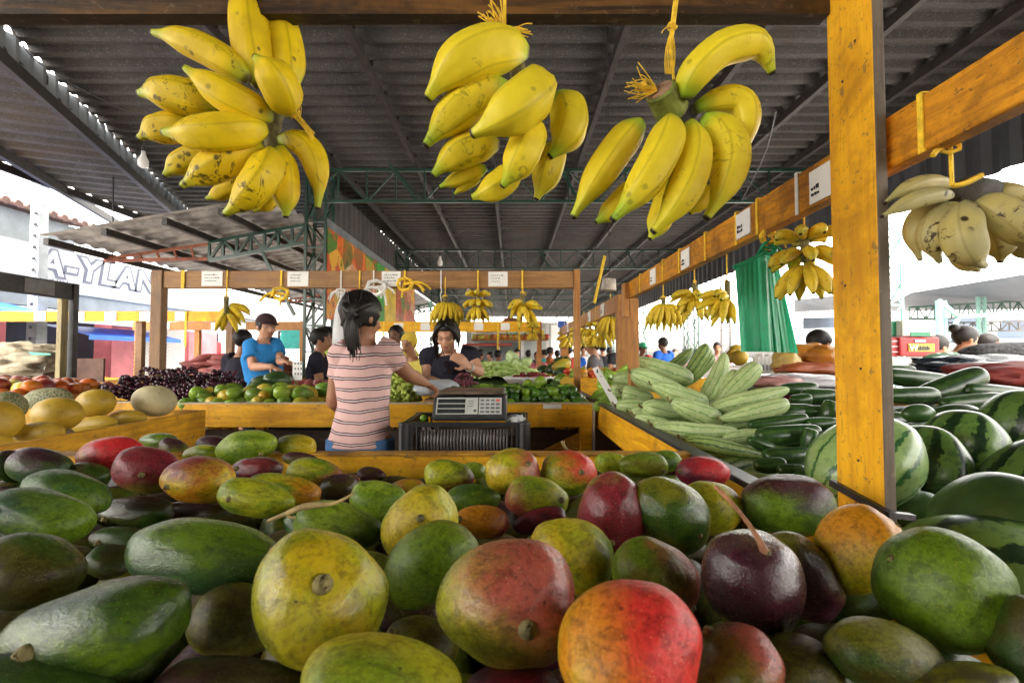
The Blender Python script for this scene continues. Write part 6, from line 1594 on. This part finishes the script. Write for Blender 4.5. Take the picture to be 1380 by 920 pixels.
# turquoise goods behind the man in blue
for k in range(5):
    e = empty('hanging_shirt', P(382 + k * 5, 458, 8), 'turquoise garment hanging in the row behind the man in blue', 'clothes', 'turquoise clothes on a rail'); c = P(381 + k * 5.2, 470, 8); m = MB()
    m.add([c + Vector((-.03, 0, 0)), c + Vector((.04, 0, 0)), c + Vector((.04, 0, .34)), c + Vector((0, 0, .38)), c + Vector((-.03, 0, .34)), c + Vector((-.06, .02, .2)), c + Vector((.065, .02, .2))], [(0, 1, 2, 3, 4), (4, 5, 0), (2, 1, 6)]); m.build('cloth', m_plain('turquoise_cloth', (.05, .45, .42), .7, .2, 9, .2), e)
e = empty('clothes_rail', P(392, 445, 8.05), 'rail carrying the turquoise clothes', 'rail'); m = MB(); a = P(376, 447, 8.05); b = P(408, 447, 8.05); m.bar(a, b, .03, .03); m.bar((a.x, a.y, 0), a, .03, .03); m.bar((b.x, b.y, 0), b, .03, .03); m.build('rail_tube', STEEL, e)

# ================================================================== PEOPLE
def skin_mat(name, c):
    t = NT(name); at = t.n('VertexColor'); at.layer_name = 'paint'; n = t.noise(t.geo(), 18, 4, .6)
    base = t.mix(n, sc(c, .82), sc(c, 1.12)); c_ = t.mix(at.outputs['Alpha'], base, at.outputs['Color'])
    t.bs(Base_Color=c_, Roughness=.5, Specular_IOR_Level=.4); return t.m
SK1 = skin_mat('brown_skin', (.36, .17, .095)); SK2 = skin_mat('light_brown_skin', (.50, .26, .16)); SK3 = skin_mat('dark_brown_skin', (.20, .09, .05))
t = NT('black_hair'); v = t.geo(); n = t.noise(t.map(v, (60, 60, 6)), 3, 4, .7); t.bs(Base_Color=t.mix(n, (.003, .003, .003), (.020, .015, .013)), Roughness=.42, Specular_IOR_Level=.3); t.bump(n, .6, .004); HAIR = t.m
def cloth(name, c, var=.2, s=10):
    t = NT(name); v = t.geo(); n = t.noise(v, s, 4, .6, .8); f = t.noise(v, s * 3, 3, .6, .5)
    t.bs(Base_Color=t.mix(n, sc(c, 1 - var), sc(c, 1 + var)), Roughness=.85, Specular_IOR_Level=.2); t.bump(t.math('ADD', n, t.math('MULTIPLY', f, .5)), .7, .02); return t.m
t = NT('pink_striped_jersey'); q = t.xyz(t.obj()); v = t.obj(); w = t.noise(v, 5, 3, .5)
zz_ = t.math('ADD', q[2], t.math('ADD', t.math('MULTIPLY', t.math('SUBTRACT', w, .5), .045), t.math('MULTIPLY', t.math('MULTIPLY', q[0], q[0]), -.35)))
fr0 = t.math('FRACT', t.math('MULTIPLY', zz_, 1 / .049)); k1 = t.math('MULTIPLY', t.step(fr0, .38, .40), t.step(fr0, .50, .48)); k2 = t.math('MULTIPLY', t.step(fr0, .58, .60), t.step(fr0, .70, .68))
k = t.math('ADD', k1, k2, clamp=True); n = t.noise(v, 8, 4, .6, 1.0)
base = t.mix(n, (.60, .37, .35), (.76, .52, .49)); mid_ = t.math('MULTIPLY', t.step(fr0, .49, .50), t.step(fr0, .59, .58)); base = t.mix(mid_, base, (.72, .62, .60))
t.bs(Base_Color=t.mix(k, base, (.07, .03, .04)), Roughness=.85, Specular_IOR_Level=.15); t.bump(n, .8, .02); STRIPE = t.m
JEANS = cloth('blue_denim', (.07, .17, .36), .5, 16); BLUET = cloth('blue_polo_cloth', (.03, .22, .55), .2, 8); DKNAVY = cloth('dark_navy_cloth', (.018, .017, .028)); YELT = cloth('yellow_shirt_cloth', (.65, .55, .12)); MAR = cloth('maroon_cloth', (.10, .01, .03)); ROYAL = cloth('royal_blue_cloth', (.02, .10, .45)); GRYT = cloth('patterned_grey_cloth', (.10, .12, .10), .8, 60); REDT = cloth('red_shirt_cloth', (.45, .03, .03)); WHT = cloth('white_shirt_cloth', (.7, .68, .66)); PNK = cloth('pink_shirt_cloth', (.65, .2, .25)); CAPB = cloth('dark_brown_cap', (.045, .025, .028)); DRK = cloth('dark_trousers', (.025, .025, .03)); DOTS = cloth('dotted_cloth', (.12, .11, .12), .95, 70)

def settle(ob, voxel, smooth_it=4):
    """fuse the overlapping shapes of ob into one continuous surface"""
    r = ob.modifiers.new('fuse', 'REMESH'); r.mode = 'VOXEL'; r.voxel_size = voxel; r.use_smooth_shade = True
    s = ob.modifiers.new('soft', 'SMOOTH'); s.factor = .5; s.iterations = smooth_it
    dg = bpy.context.evaluated_depsgraph_get(); me = bpy.data.meshes.new_from_object(ob.evaluated_get(dg), depsgraph=dg)
    mats = [m_ for m_ in ob.data.materials]; ob.modifiers.clear(); ob.data = me; me.materials.clear()
    for q_ in mats: me.materials.append(q_)
    me.polygons.foreach_set('use_smooth', [True] * len(me.polygons)); me.polygons.foreach_set('material_index', [0] * len(me.polygons)); return ob
def hand_geo(m, w, dirv, palm_n, L=.17, curl=.5, side=1):
    """palm and five fingers from the wrist w; palm_n points out of the palm; side: +1 thumb towards cross product"""
    d = Vector(dirv).normalized(); nrm = Vector(palm_n); nrm = (nrm - d * nrm.dot(d)).normalized(); lat = d.cross(nrm) * side
    pl = L * .5; m.sweep([w - d * .02, w + d * .01, w + d * pl * .5, w + d * pl], [(.026, .018), (.028, .017), (.038, .016), (.040, .013)], 12, ref=lat)
    for k, (o, fl) in enumerate(((-.030, .38), (-.010, .47), (.011, .50), (.031, .45))):
        b = w + d * (pl - .012) - lat * o * -1; p = [b]; a = 0; c = b
        for s_, ln in enumerate((fl * .45, fl * .32, fl * .23)):
            a += curl * (.5 if s_ == 0 else .8); c = c + (d * math.cos(a) + nrm * math.sin(a)) * L * ln; p.append(c)
        m.sweep(p, [.0095, .009, .008, .0065], 8)
    b = w + d * .02 + lat * .026; p1 = b + (lat * .8 + d * .6 + nrm * .3).normalized() * L * .24; p2 = p1 + (lat * .25 + d + nrm * .5).normalized() * L * .2
    m.sweep([b - lat * .01, p1, p2], [.014, .011, .008], 8)
def head_geo(m, c, f, u, s=1.0):
    """skull, jaw, nose, ears; c centre, f facing, u up"""
    f = Vector(f).normalized(); u = Vector(u); u = (u - f * u.dot(f)).normalized(); r = f.cross(u)
    B = lambda x, y, z: c + (r * x + f * y + u * z) * s
    M3 = Matrix((r, f, u)).transposed()
    m.ball(B(0, -.012, .028), Vector((.074, .094, .088)) * s, 24, 16, M3)
    m.ball(B(0, .018, -.025), Vector((.062, .070, .082)) * s, 20, 14, M3)
    m.ball(B(0, .052, -.078), Vector((.032, .030, .026)) * s, 14, 10, M3)          # chin
    m.sweep([B(0, .078, .018), B(0, .098, -.012), B(0, .108, -.030), B(0, .088, -.040)], [(.008 * s, .008 * s), (.010 * s, .010 * s), (.017 * s, .012 * s), (.012 * s, .006 * s)], 10, ref=r)
    for k in (-1, 1):
        m.ball(B(k * .074, -.012, -.010), Vector((.010, .020, .032)) * s, 10, 8, M3)
        m.ball(B(k * .040, .055, -.022), Vector((.022, .020, .022)) * s, 10, 8, M3)
    m.sweep([B(-.035, .074, .030), B(0, .083, .030), B(.035, .074, .030)], [.008 * s, .010 * s, .008 * s], 8)
    m.sweep([B(-.020, .080, -.056), B(0, .090, -.055), B(.020, .080, -.056)], [.006 * s, .010 * s, .006 * s], 8)
    return B, r, f, u
def paint_face(ob, c, f, u, s, lips=(.30, .07, .06), org=Vector((0, 0, 0)), beard=False, closed=False):
    f = Vector(f).normalized(); u = Vector(u); u = (u - f * u.dot(f)).normalized(); r = f.cross(u)
    me = ob.data; ca = me.color_attributes.new('paint', 'FLOAT_COLOR', 'POINT'); n = len(me.vertices)
    co_ = np.empty(n * 3, dtype=np.float32); me.vertices.foreach_get('co', co_); co_ = co_.reshape(-1, 3) + np.array(org)
    q = (co_ - np.array(c)) / s; X = q @ np.array(r); Y = q @ np.array(f); Z = q @ np.array(u); A = np.zeros((n, 4), dtype=np.float32)
    fr_m = Y > .04
    def el(cx, cz, rx, rz, colr, al=1.):
        k = fr_m & (((X - cx) / rx) ** 2 + ((Z - cz) / rz) ** 2 < 1); A[k, :3] = colr; A[k, 3] = al
    for k in (-1, 1):
        el(k * .032, .006, .022, .013, (.12, .055, .035), .4)
        if closed: el(k * .032, -.001, .016, .003, (.03, .015, .012), .9)
        else: el(k * .032, .004, .014, .006, (.5, .45, .4), .8); el(k * .032, .004, .007, .007, (.01, .008, .006))
        el(k * .034, .031, .020, .004, (.03, .018, .014), .7)
    el(0, -.057, .024, .009, lips, .85)
    if beard: el(0, -.043, .03, .006, (.03, .02, .015), .6); el(0, -.083, .025, .018, (.04, .025, .02), .35)
    ca.data.foreach_set('color', A.ravel())
def hair_geo(m, B, r, f, u, s, low=-.04):
    M3 = Matrix((r, f, u)).transposed(); o = len(m.v); m.ball(B(0, -.018, .030), Vector((.086, .108, .103)) * s, 28, 20, M3); c = B(0, 0, 0)
    for i in range(o, len(m.v)):
        q = (m.v[i] - c) / s; x, y, z = q.dot(r), q.dot(f), q.dot(u)
        if y > .045 and z < .062 + (-.03 if abs(x) > .05 else 0): m.v[i] = B(x * .8, .02, z * .8)
        elif z < -.035 and y > -.04: m.v[i] = B(x * .7, y * .6, max(z, -.04))
        elif low < -.05 and z < 0: m.v[i] = B(x, y, z * (1 + (-low - .04) * 12))
def body(e, J, mat, s=1.0, voxel=.008, female=False, curl=.5, f=(0, 1, 0), hf=None, hu=(0, 0, 1), fist=None, legs=True, lips=(.30, .07, .06), beard=False, hands=True, girth=1.0, closed=False, hs=1.0):
    """J: world joints. one continuous skinned figure"""
    m = MB(); F_ = Vector(f).normalized(); Rr = F_.cross(Vector((0, 0, 1))).normalized(); g_ = girth * s
    hf = Vector(hf or f)
    wS = .17 if female else .185
    neck = J['neck']; chest = J['chest']; waist = J['waist']; hip = J['pelvis']
    m.sweep([hip - Vector((0, 0, .09)) * s, hip, waist, chest, chest.lerp(neck, .6), neck], [(.15 * g_, .10 * g_), (.168 * g_, .115 * g_), (.135 * g_, .095 * g_), (.16 * g_, .11 * g_), (.125 * g_, .085 * g_), (.055 * s, .055 * s)], 20, ref=Rr)
    m.sweep([neck - Vector((0, 0, .03)), neck, J['head'] - Vector(hu) * .04 * s], [.06 * s, .052 * s, .052 * s], 12)
    for sd_ in 'LR':
        sh, el_, wr = J['sh' + sd_], J['el' + sd_], J['wr' + sd_]
        m.ball(sh, .062 * s, 14, 10)
        m.sweep([sh.lerp(neck, .35), sh, sh.lerp(el_, .3), sh.lerp(el_, .7), el_], [.055 * s, .058 * s, .050 * s, .043 * s, .040 * s], 12)
        m.sweep([el_ + (sh - el_).normalized() * .02, el_, el_.lerp(wr, .3), el_.lerp(wr, .75), wr], [.040 * s, .040 * s, .040 * s, .030 * s, .025 * s], 12)
        if hands:
            dv = J.get('hd' + sd_, wr - el_); pn = J.get('pn' + sd_, Vector((0, 0, -1))); hand_geo(m, wr, dv, pn, .17 * s, J.get('cu' + sd_, curl), 1 if sd_ == 'L' else -1)
        else: m.ball(wr + (wr - el_).normalized() * .05, .042 * s, 10, 8)
    if legs:
        for k, sd_ in ((-1, 'L'), (1, 'R')):
            hp = J.get('hip' + sd_, hip + Rr * k * .085 * s - Vector((0, 0, .05 * s))); kn = J.get('kn' + sd_, Vector((hp.x, hp.y, .47 * s)) + F_ * .015 + Rr * k * .01); an = J.get('an' + sd_, Vector((kn.x, kn.y, .07)) - F_ * .03)
            m.sweep([hp + Vector((0, 0, .05)), hp, hp.lerp(kn, .5), kn, kn.lerp(an, .35), an], [.085 * g_, .092 * g_, .075 * g_, .055 * s, .055 * s, .035 * s], 12)
            m.sweep([an - F_ * .05 - Vector((0, 0, .035)), an + F_ * .03 - Vector((0, 0, .03)), an + F_ * .16 - Vector((0, 0, .05))], [(.035, .03), (.04, .035), (.035, .018)], 10, ref=Rr)
    B, r, f2, u2 = head_geo(m, J['head'], hf, hu, s * hs)
    ob = m.build('body', mat, e, smooth=True); settle(ob, voxel)
    paint_face(ob, J['head'], hf, hu, s * hs, lips, wloc(e), beard, closed)
    return ob, B, r, f2, u2, Rr
def shirt(e, J, mat, Rr, s=1.0, g_=1.0, voxel=.009, sleeve=.55, low=None, name='shirt', flare=1.0, slr=.070, off=.012, origin=None):
    m = MB(); neck, chest, waist, hip = J['neck'], J['chest'], J['waist'], J['pelvis']; o = off; G = g_ * s
    lo_ = low if low is not None else hip - Vector((0, 0, .06))
    m.sweep([lo_, hip, waist, chest, chest.lerp(neck, .6), neck - Vector((0, 0, .025))], [(.168 * G * flare + o, .12 * G + o), (.17 * G + o, .117 * G + o), (.138 * G + o * 1.3, .098 * G + o * 1.5), (.162 * G + o, .112 * G + o), (.13 * G + o, .088 * G + o), (.072 * s, .072 * s)], 24, ref=Rr)
    for sd_ in 'LR':
        sh, el_ = J['sh' + sd_], J['el' + sd_]; k = sh.lerp(el_, sleeve)
        m.ball(sh, (.064 * s + o * .6), 14, 10); m.sweep([sh.lerp(neck, .45), sh, sh.lerp(el_, .25), k], [.064 * s + o * .3, .066 * s + o * .5, slr * s, slr * s * .98], 14)
    ob = m.build(name, mat, e, smooth=True, origin=origin); settle(ob, voxel, 3); return ob
def trousers(e, J, mat, Rr, s=1.0, g_=1.0, voxel=.012, f=(0, 1, 0)):
    m = MB(); hip = J['pelvis']; F_ = Vector(f).normalized()
    m.sweep([hip - Vector((0, 0, .10)), hip + Vector((0, 0, .05))], [(.165 * g_ * s, .115 * g_ * s), (.172 * g_ * s, .12 * g_ * s)], 20, ref=Rr)
    for k, sd_ in ((-1, 'L'), (1, 'R')):
        hp = J.get('hip' + sd_, hip + Rr * k * .085 * s - Vector((0, 0, .05 * s))); kn = J.get('kn' + sd_, Vector((hp.x, hp.y, .47 * s)) + F_ * .015 + Rr * k * .01); an = J.get('an' + sd_, Vector((kn.x, kn.y, .07)) - F_ * .03)
        m.sweep([hp + Vector((0, 0, .03)), hp.lerp(kn, .5), kn, an + Vector((0, 0, .02))], [.104 * g_ * s, .088 * g_ * s, .068 * s, .058 * s], 14)
    ob = m.build('trousers', mat, e, smooth=True); settle(ob, voxel, 2); return ob
def standard(base, h, ang, lean=0.):
    """joints of someone standing at base (world), facing ang (0 = away from viewer, +Y), arms a little forward"""
    s = h / 1.68; F_ = Vector((math.sin(ang), math.cos(ang), 0)); Rr = F_.cross(Vector((0, 0, 1))); b = Vector(base)
    Q = lambda x, y, z: b + Rr * x * s + F_ * (y * s + lean * max(0, z - .9)) + Vector((0, 0, z * s))
    J = dict(head=Q(0, .03, 1.575), neck=Q(0, 0, 1.43), chest=Q(0, 0, 1.25), waist=Q(0, .01, 1.06), pelvis=Q(0, 0, .93), shL=Q(-.185, 0, 1.375), shR=Q(.185, 0, 1.375),
             elL=Q(-.235, .03, 1.10), elR=Q(.235, .03, 1.10), wrL=Q(-.19, .22, .98), wrR=Q(.19, .22, .98))
    return J, s, F_, Rr

# --- woman in the striped shirt, seen from behind
DW = 2.12
e = empty('person', P(487, 480, DW) * Vector((1, 1, 0)) if False else Vector((P(487, 480, DW).x, P(487, 480, DW).y, 0)), 'person seen from behind in a pink striped shirt and jeans with a long ponytail', 'person')
p = lambda x, y, d=DW: P(x, y, d)
J = dict(head=p(489, 428), neck=p(489, 458), chest=p(489, 505), waist=p(490, 545), pelvis=p(486, 586), shL=p(461, 479, DW + .01), shR=p(523, 475, DW + .02),
         elL=p(450, 540, DW + .02), wrL=p(466, 556, DW + .24), elR=p(551, 505, DW + .12), wrR=p(573, 516, DW + .36))
J['hdR'] = p(584, 523, DW + .42) - J['wrR']; J['pnR'] = Vector((0, .3, -1)); J['pnL'] = Vector((0, 0, -1)); J['cuR'] = .7
hf = Vector((.55, .83, -.15)); ob, B, r, f2, u2, Rr = body(e, J, SK1, .93, .007, True, hf=hf, girth=.80, lips=(.2, .06, .05), hs=1.0)
sh_ = shirt(e, J, STRIPE, Rr, .93, .80, .008, .50, low=p(486, 600), flare=1.2, slr=.056, origin=Vector((J['chest'].x, J['chest'].y, .02)))
trousers(e, J, JEANS, Rr, .93, .84)
m = MB(); hair_geo(m, B, r, f2, u2, .98, -.09)
tie = p(475, 424, DW - .12)
for k in range(9):
    a = (k - 4) / 4; top = p(484 + a * 16, 402 + abs(a) * 6, DW - .06)
    m.sweep(bez(top, p(472 + a * 14, 412, DW - .13), tie, 7), [.016, .016, .015, .015, .014, .013, .011], 7)
for k in range(12):
    a = (k % 6 - 2.5) / 2.5; bq = (k // 6); end = p(477 + a * 7, 484 - abs(a) * 12, DW - .13)
    m.sweep(bez(tie, p(470 + a * 10, 440, DW - .155 + bq * .02), end, 9), [.011, .013, .013, .012, .012, .010, .009, .006, .002], 7)
rr = random.Random(2)
for k in range(34):
    a = rr.uniform(-1, 1); zt_ = rr.uniform(394, 440)
    st = B(a * .085, -.108 + abs(a) * .05, rr.uniform(-.06, .12)); m.sweep(bez(st, st + Vector((rr.uniform(-.02, .02), -.018, rr.uniform(-.03, .01))), tie + Vector((rr.uniform(-.01, .01), -.012, rr.uniform(-.02, .02))), 7), [.0022, .003, .003, .003, .003, .0025, .002], 4)
for k in range(16):
    st = p(477 + rr.uniform(-8, 8), 425, DW - .13); e0 = p(477 + rr.uniform(-11, 11), rr.uniform(462, 488), DW - .14)
    m.sweep(bez(st, st.lerp(e0, .5) + Vector((rr.uniform(-.03, .03), -.01, 0)), e0, 8), [.0016] * 8, 4)
m.build('hair', HAIR, e, smooth=True)
m = MB(); m.sweep([tie + Vector((-.004, -.012, .008)), tie + Vector((.004, .008, -.012))], [.021, .021], 10); m.build('hair_tie', INK, e)

# --- vendor in the dark blouse
DV = 3.08; c = P(603, 480, DV)
e = empty('person', (c.x, c.y, 0), 'person in a dark blouse looking down and packing grapes behind the counter', 'person'); p = lambda x, y, d=DV: P(x, y, d)
J = dict(head=p(602, 451, DV - .12), neck=p(604, 473), chest=p(606, 500), waist=p(608, 532), pelvis=p(609, 560, DV + .05), shR=p(577, 480), shL=p(634, 479),
         elR=p(576, 513, DV - .04), wrR=p(597, 517, DV - .26), elL=p(646, 501, DV - .05), wrL=p(631, 494, DV - .20))
J['hdR'] = p(612, 526, DV - .36) - J['wrR']; J['pnR'] = Vector((0, 0, -1)); J['hdL'] = p(619, 482, DV - .24) - J['wrL']; J['pnL'] = Vector((-.3, .8, -.5)); J['cuL'] = .6
hf = Vector((-.06, -.82, -.52)); ob, B, r, f2, u2, Rr = body(e, J, SK2, .93, .006, True, f=(0, -1, 0), hf=hf, hu=(0, -.3, 1), girth=.88, lips=(.45, .03, .05), closed=True, hs=.95)
shirt(e, J, DKNAVY, Rr, .93, .90, .009, .38, name='blouse', slr=.062); trousers(e, J, DRK, Rr, .98, .92, f=(0, -1, 0))
m = MB(); hair_geo(m, B, r, f2, u2, .88)
for k in range(14):
    sgn = 1 if k % 2 else -1; a = (k // 2) / 6
    st = B(sgn * .008, .055 - a * .08, .122); md = B(sgn * (.088 + .012 * a), .055 - a * .07, .06); e0 = B(sgn * (.085 - .01 * a), .03 - a * .06, -.10)
    m.sweep(bez(st, md + (md - st) * .3, e0, 9), [.010, .014, .015, .015, .014, .013, .011, .008, .003], 6)
for k in range(5): m.sweep(bez(B(.085, -.02 + k * .012, -.05), B(.10, .0, -.15), B(.075, .02 + k * .01, -.25), 8), [.014, .014, .013, .012, .010, .008, .005, .002], 6)
m.build('hair', HAIR, e, smooth=True)
GLS = NT('dark_lens'); GLS.bs(Base_Color=(.01, .01, .012), Roughness=.08); GLS = GLS.m
m = MB()
for px, py in ((602, 491), (606, 500)):
    c = p(px, py, DV - .125); m.sweep([c, c + Vector((0, -.004, 0))], [(.020, .023)] * 2, 16, ref=RT)
m.bar(p(601, 485, DV - .125), p(608, 507, DV - .128), .005, .005); m.build('sunglasses', GLS, e)
m = MB(); m.sweep(bez(p(596, 472, DV - .11), p(603, 492, DV - .13), p(611, 472, DV - .11), 8), [.0025] * 8, 5); m.build('necklace', INK, e)
m = MB(); c = J['wrL'].lerp(J['elL'], .12); dv = (J['elL'] - J['wrL']).normalized(); m.sweep([c - dv * .008, c + dv * .008], [.031, .031], 14); m.build('wristwatch', SIL, e)

# --- man in the blue polo shirt and cap
DB = 4.2; c = P(357, 480, DB); e = empty('person', (c.x, c.y, 0), 'person in a blue polo shirt and dark cap looking right with hands forward', 'person'); p = lambda x, y, d=DB: P(x, y, d)
J = dict(head=p(359, 441), neck=p(354, 459), chest=p(354, 482), waist=p(356, 508), pelvis=p(357, 534), shR=p(338, 466, DB - .06), shL=p(370, 464, DB + .08),
         elR=p(341, 494, DB - .16), wrR=p(367, 494, DB - .30), elL=p(378, 487, DB - .02), wrL=p(384, 488, DB - .22))
J['hdR'] = p(382, 502, DB - .34) - J['wrR']; J['hdL'] = p(393, 487, DB - .3) - J['wrL']; J['pnR'] = Vector((0, 0, -1))
fb = Vector((.55, -.8, 0)); hf = Vector((.80, -.58, -.10)); ob, B, r, f2, u2, Rr = body(e, J, SK2, .98, .007, False, f=fb, hf=hf, girth=1.05, beard=True)
shirt(e, J, BLUET, Rr, .98, 1.06, .01, .62, slr=.075); trousers(e, J, DRK, Rr, .98, 1.0, f=fb)
m = MB(); hair_geo(m, B, r, f2, u2, .93); m.build('hair', HAIR, e, smooth=True)
def cap_on(e, B, r, f2, u2, mat, s=1.0):
    m = MB(); M3 = Matrix((r, f2, u2)).transposed(); o = len(m.v); m.ball(B(0, -.01, .045), Vector((.086, .104, .088)) * s, 24, 14, M3); c = B(0, 0, 0)
    for i in range(o, len(m.v)):
        q = m.v[i] - c; 
        if q.dot(u2) < .045 * s: m.v[i] = m.v[i] + u2 * (.045 * s - q.dot(u2))
    o = len(m.v); N = 10; top = []; 
    for j in range(N + 1):
        a = -1.15 + 2.3 * j / N; p0 = B(math.sin(a) * .080, math.cos(a) * .085, .052); p1 = B(math.sin(a) * .078, math.cos(a) * .10 + .075 * max(0, math.cos(a)), .036)
        m.v += [p0, p1, p0 - u2 * .006, p1 - u2 * .006]
    for j in range(N):
        a = o + j * 4; b_ = a + 4; m.face((a, a + 1, b_ + 1, b_)); m.face((a + 2, b_ + 2, b_ + 3, a + 3)); m.face((a + 1, a + 3, b_ + 3, b_ + 1))
    m.build('cap', mat, e, smooth=True)
cap_on(e, B, r, f2, u2, CAPB)

# --- everyone else
def bystander(px, py_top, d, ang, h, label, skinm, shirtm, female=False, cap=None, hairm=HAIR, lean=0., vox=.012, arms=None, glasses=False, seated=False, bun=False, group=None, girth=1.):
    c = P(px, 480, d); top = P(px, py_top, d).z; base_z = 0; 
    J, s, F_, Rr = standard((c.x, c.y, 0), h, ang, lean)
    off = Vector((0, 0, top - (J['head'].z + .118 * s)))
    off.x = c.x - J['head'].x; off.y = c.y - J['head'].y
    for k in J: J[k] = J[k] + off
    if arms:
        for k, (x, y_, z) in arms.items(): J[k] = J['chest'] + Rr * x + F_ * y_ + Vector((0, 0, z))
    hz = J['pelvis'].z
    if seated:
        for k, sd_ in ((-1, 'L'), (1, 'R')):
            hp = J['pelvis'] + Rr * k * .09; kn = hp + F_ * .42; J['hip' + sd_] = hp; J['kn' + sd_] = kn; J['an' + sd_] = Vector((kn.x, kn.y, .07))
    else:
        for k, sd_ in ((-1, 'L'), (1, 'R')):
            hp = J['pelvis'] + Rr * k * .09; J['hip' + sd_] = hp; J['kn' + sd_] = Vector((hp.x, hp.y, hz * .5)); J['an' + sd_] = Vector((hp.x, hp.y, .07))
    e = empty('person', (c.x, c.y, 0), label, 'person', group)
    small = d > 7
    ob, B, r, f2, u2, R2 = body(e, J, skinm, s, vox * (1.6 if small else 1), female, f=F_, hf=F_ + Vector((0, 0, -.15 - lean)), girth=girth, hands=not small)
    shirt(e, J, shirtm, R2, s, girth, vox * 1.3, .5, slr=.07)
    m = MB(); hair_geo(m, B, r, f2, u2, s * .98)
    if bun: m.ball(B(0, -.125, .06), .045 * s, 12, 8)
    m.build('hair', hairm, e, smooth=True)
    if cap: cap_on(e, B, r, f2, u2, cap, s)
    if glasses:
        m = MB()
        for k in (-1, 1): c2 = B(k * .032, .088, .004); m.sweep([c2, c2 + f2 * .003], [(.021, .015)] * 2, 12, ref=r); m.bar(B(k * .054, .086, .008), B(k * .078, -.01, .008), .004, .004)
        m.bar(B(-.012, .092, .008), B(.012, .092, .008), .004, .004); m.build('glasses', INK, e)
    return e
A_ = R
bystander(328, 445, 4.9, A_(20), 1.66, 'person with dark hair and black shirt standing behind the man in blue', SK1, DKNAVY)
bystander(433, 443, 4.6, A_(75), 1.62, 'person in a dark and lime top holding out an arm left of the striped shirt', SK1, DKNAVY, arms=dict(elL=(-.22, .06, -.16), wrL=(-.16, .3, -.2), elR=(.22, .06, -.16), wrR=(.1, .3, -.2)))
bystander(441, 441, 5.2, A_(60), 1.66, 'person with short black hair behind the lime and dark top', SK1, cloth('lime_shirt_cloth', (.45, .55, .1)))
bystander(533, 439, 5.0, A_(190), 1.66, 'person facing the viewer with his face beside the striped shirt\'s shoulder', SK3, YELT, arms=dict(elL=(-.2, .1, -.25), wrL=(-.3, .25, -.3), elR=(.22, .05, -.2), wrR=(.2, .25, -.25)))
bystander(551, 449, 4.8, A_(205), 1.60, 'person in a pale yellow T-shirt stooping behind the vendor', SK1, YELT, hairm=cloth('yellow_cap_cloth', (.7, .5, .06)), lean=.2)
bystander(799, 454, 5.9, A_(-70), 1.64, 'person in a black cap and dotted dress with a bare arm', SK1, DOTS, True, cap=DRK)
bystander(893, 455, 8.5, A_(-30), 1.66, 'person in a royal blue football shirt walking beyond the gourds', SK3, ROYAL)
e = [o for o in COL.objects if o.type == 'EMPTY' and o.get('label', '').startswith('person in a royal blue')][0]
bystander(838, 457, 8.0, A_(170), 1.62, 'person in a dark top seen between the two orange brown posts', SK1, DRK, True)
bystander(866, 462, 9.0, A_(160), 1.60, 'person in a red shirt and green cap beyond the header beam end', SK3, REDT, cap=GRC)
bystander(967, 461, 9.0, A_(200), 1.60, 'person in a pink top beyond the upright gourds', SK1, PNK, True)
bystander(994, 465, 9.5, A_(180), 1.58, 'person in pale grey beyond the yellow melons', SK3, cloth('pale_grey_cloth', (.4, .45, .5)))
bystander(1104, 446, 3.9, A_(105), 1.62, 'person in maroon with glasses bending down by the thick post', SK2, MAR, glasses=True, lean=.45)
bystander(1302, 440, 3.9, A_(95), 1.55, 'person with a hair bun and patterned dark top sitting by the crates', SK1, GRYT, True, seated=True, bun=True, lean=.25)
bystander(1333, 450, 4.5, A_(120), 1.52, 'person with dark tied hair behind the one with the bun', SK3, DRK, True, seated=True)
bystander(1266, 452, 4.4, A_(90), 1.55, 'person with dark hair just visible right of the red crate', SK2, WHT, seated=True)
rr = random.Random(21); shs = [DKNAVY, REDT, ROYAL, WHT, DRK, GRYT, PNK, cloth('teal_cloth', (.03, .3, .3)), cloth('orange_cloth', (.5, .15, .05))]
crowd = [(648, 471, 10.5), (660, 474, 11.5), (672, 472, 10), (685, 473, 11), (697, 470, 10.5), (712, 472, 11.5), (724, 474, 10), (733, 471, 12), (742, 468, 11), (751, 472, 12.5), (765, 466, 9.5), (776, 468, 11), (786, 466, 12), (812, 464, 11), (822, 468, 12.5), (852, 468, 12), (910, 470, 14), (925, 468, 13), (936, 470, 14), (952, 469, 13), (845, 466, 10)]
for k, (px, pt, d) in enumerate(crowd):
    bystander(px, pt, d, rr.uniform(0, 6.28), 1.55 + rr.uniform(0, .1), 'small distant shopper in the crowd under the far roof', [SK1, SK2, SK3][k % 3], shs[k % len(shs)], k % 2 == 0, vox=.02, group='distant shoppers in the crowd')
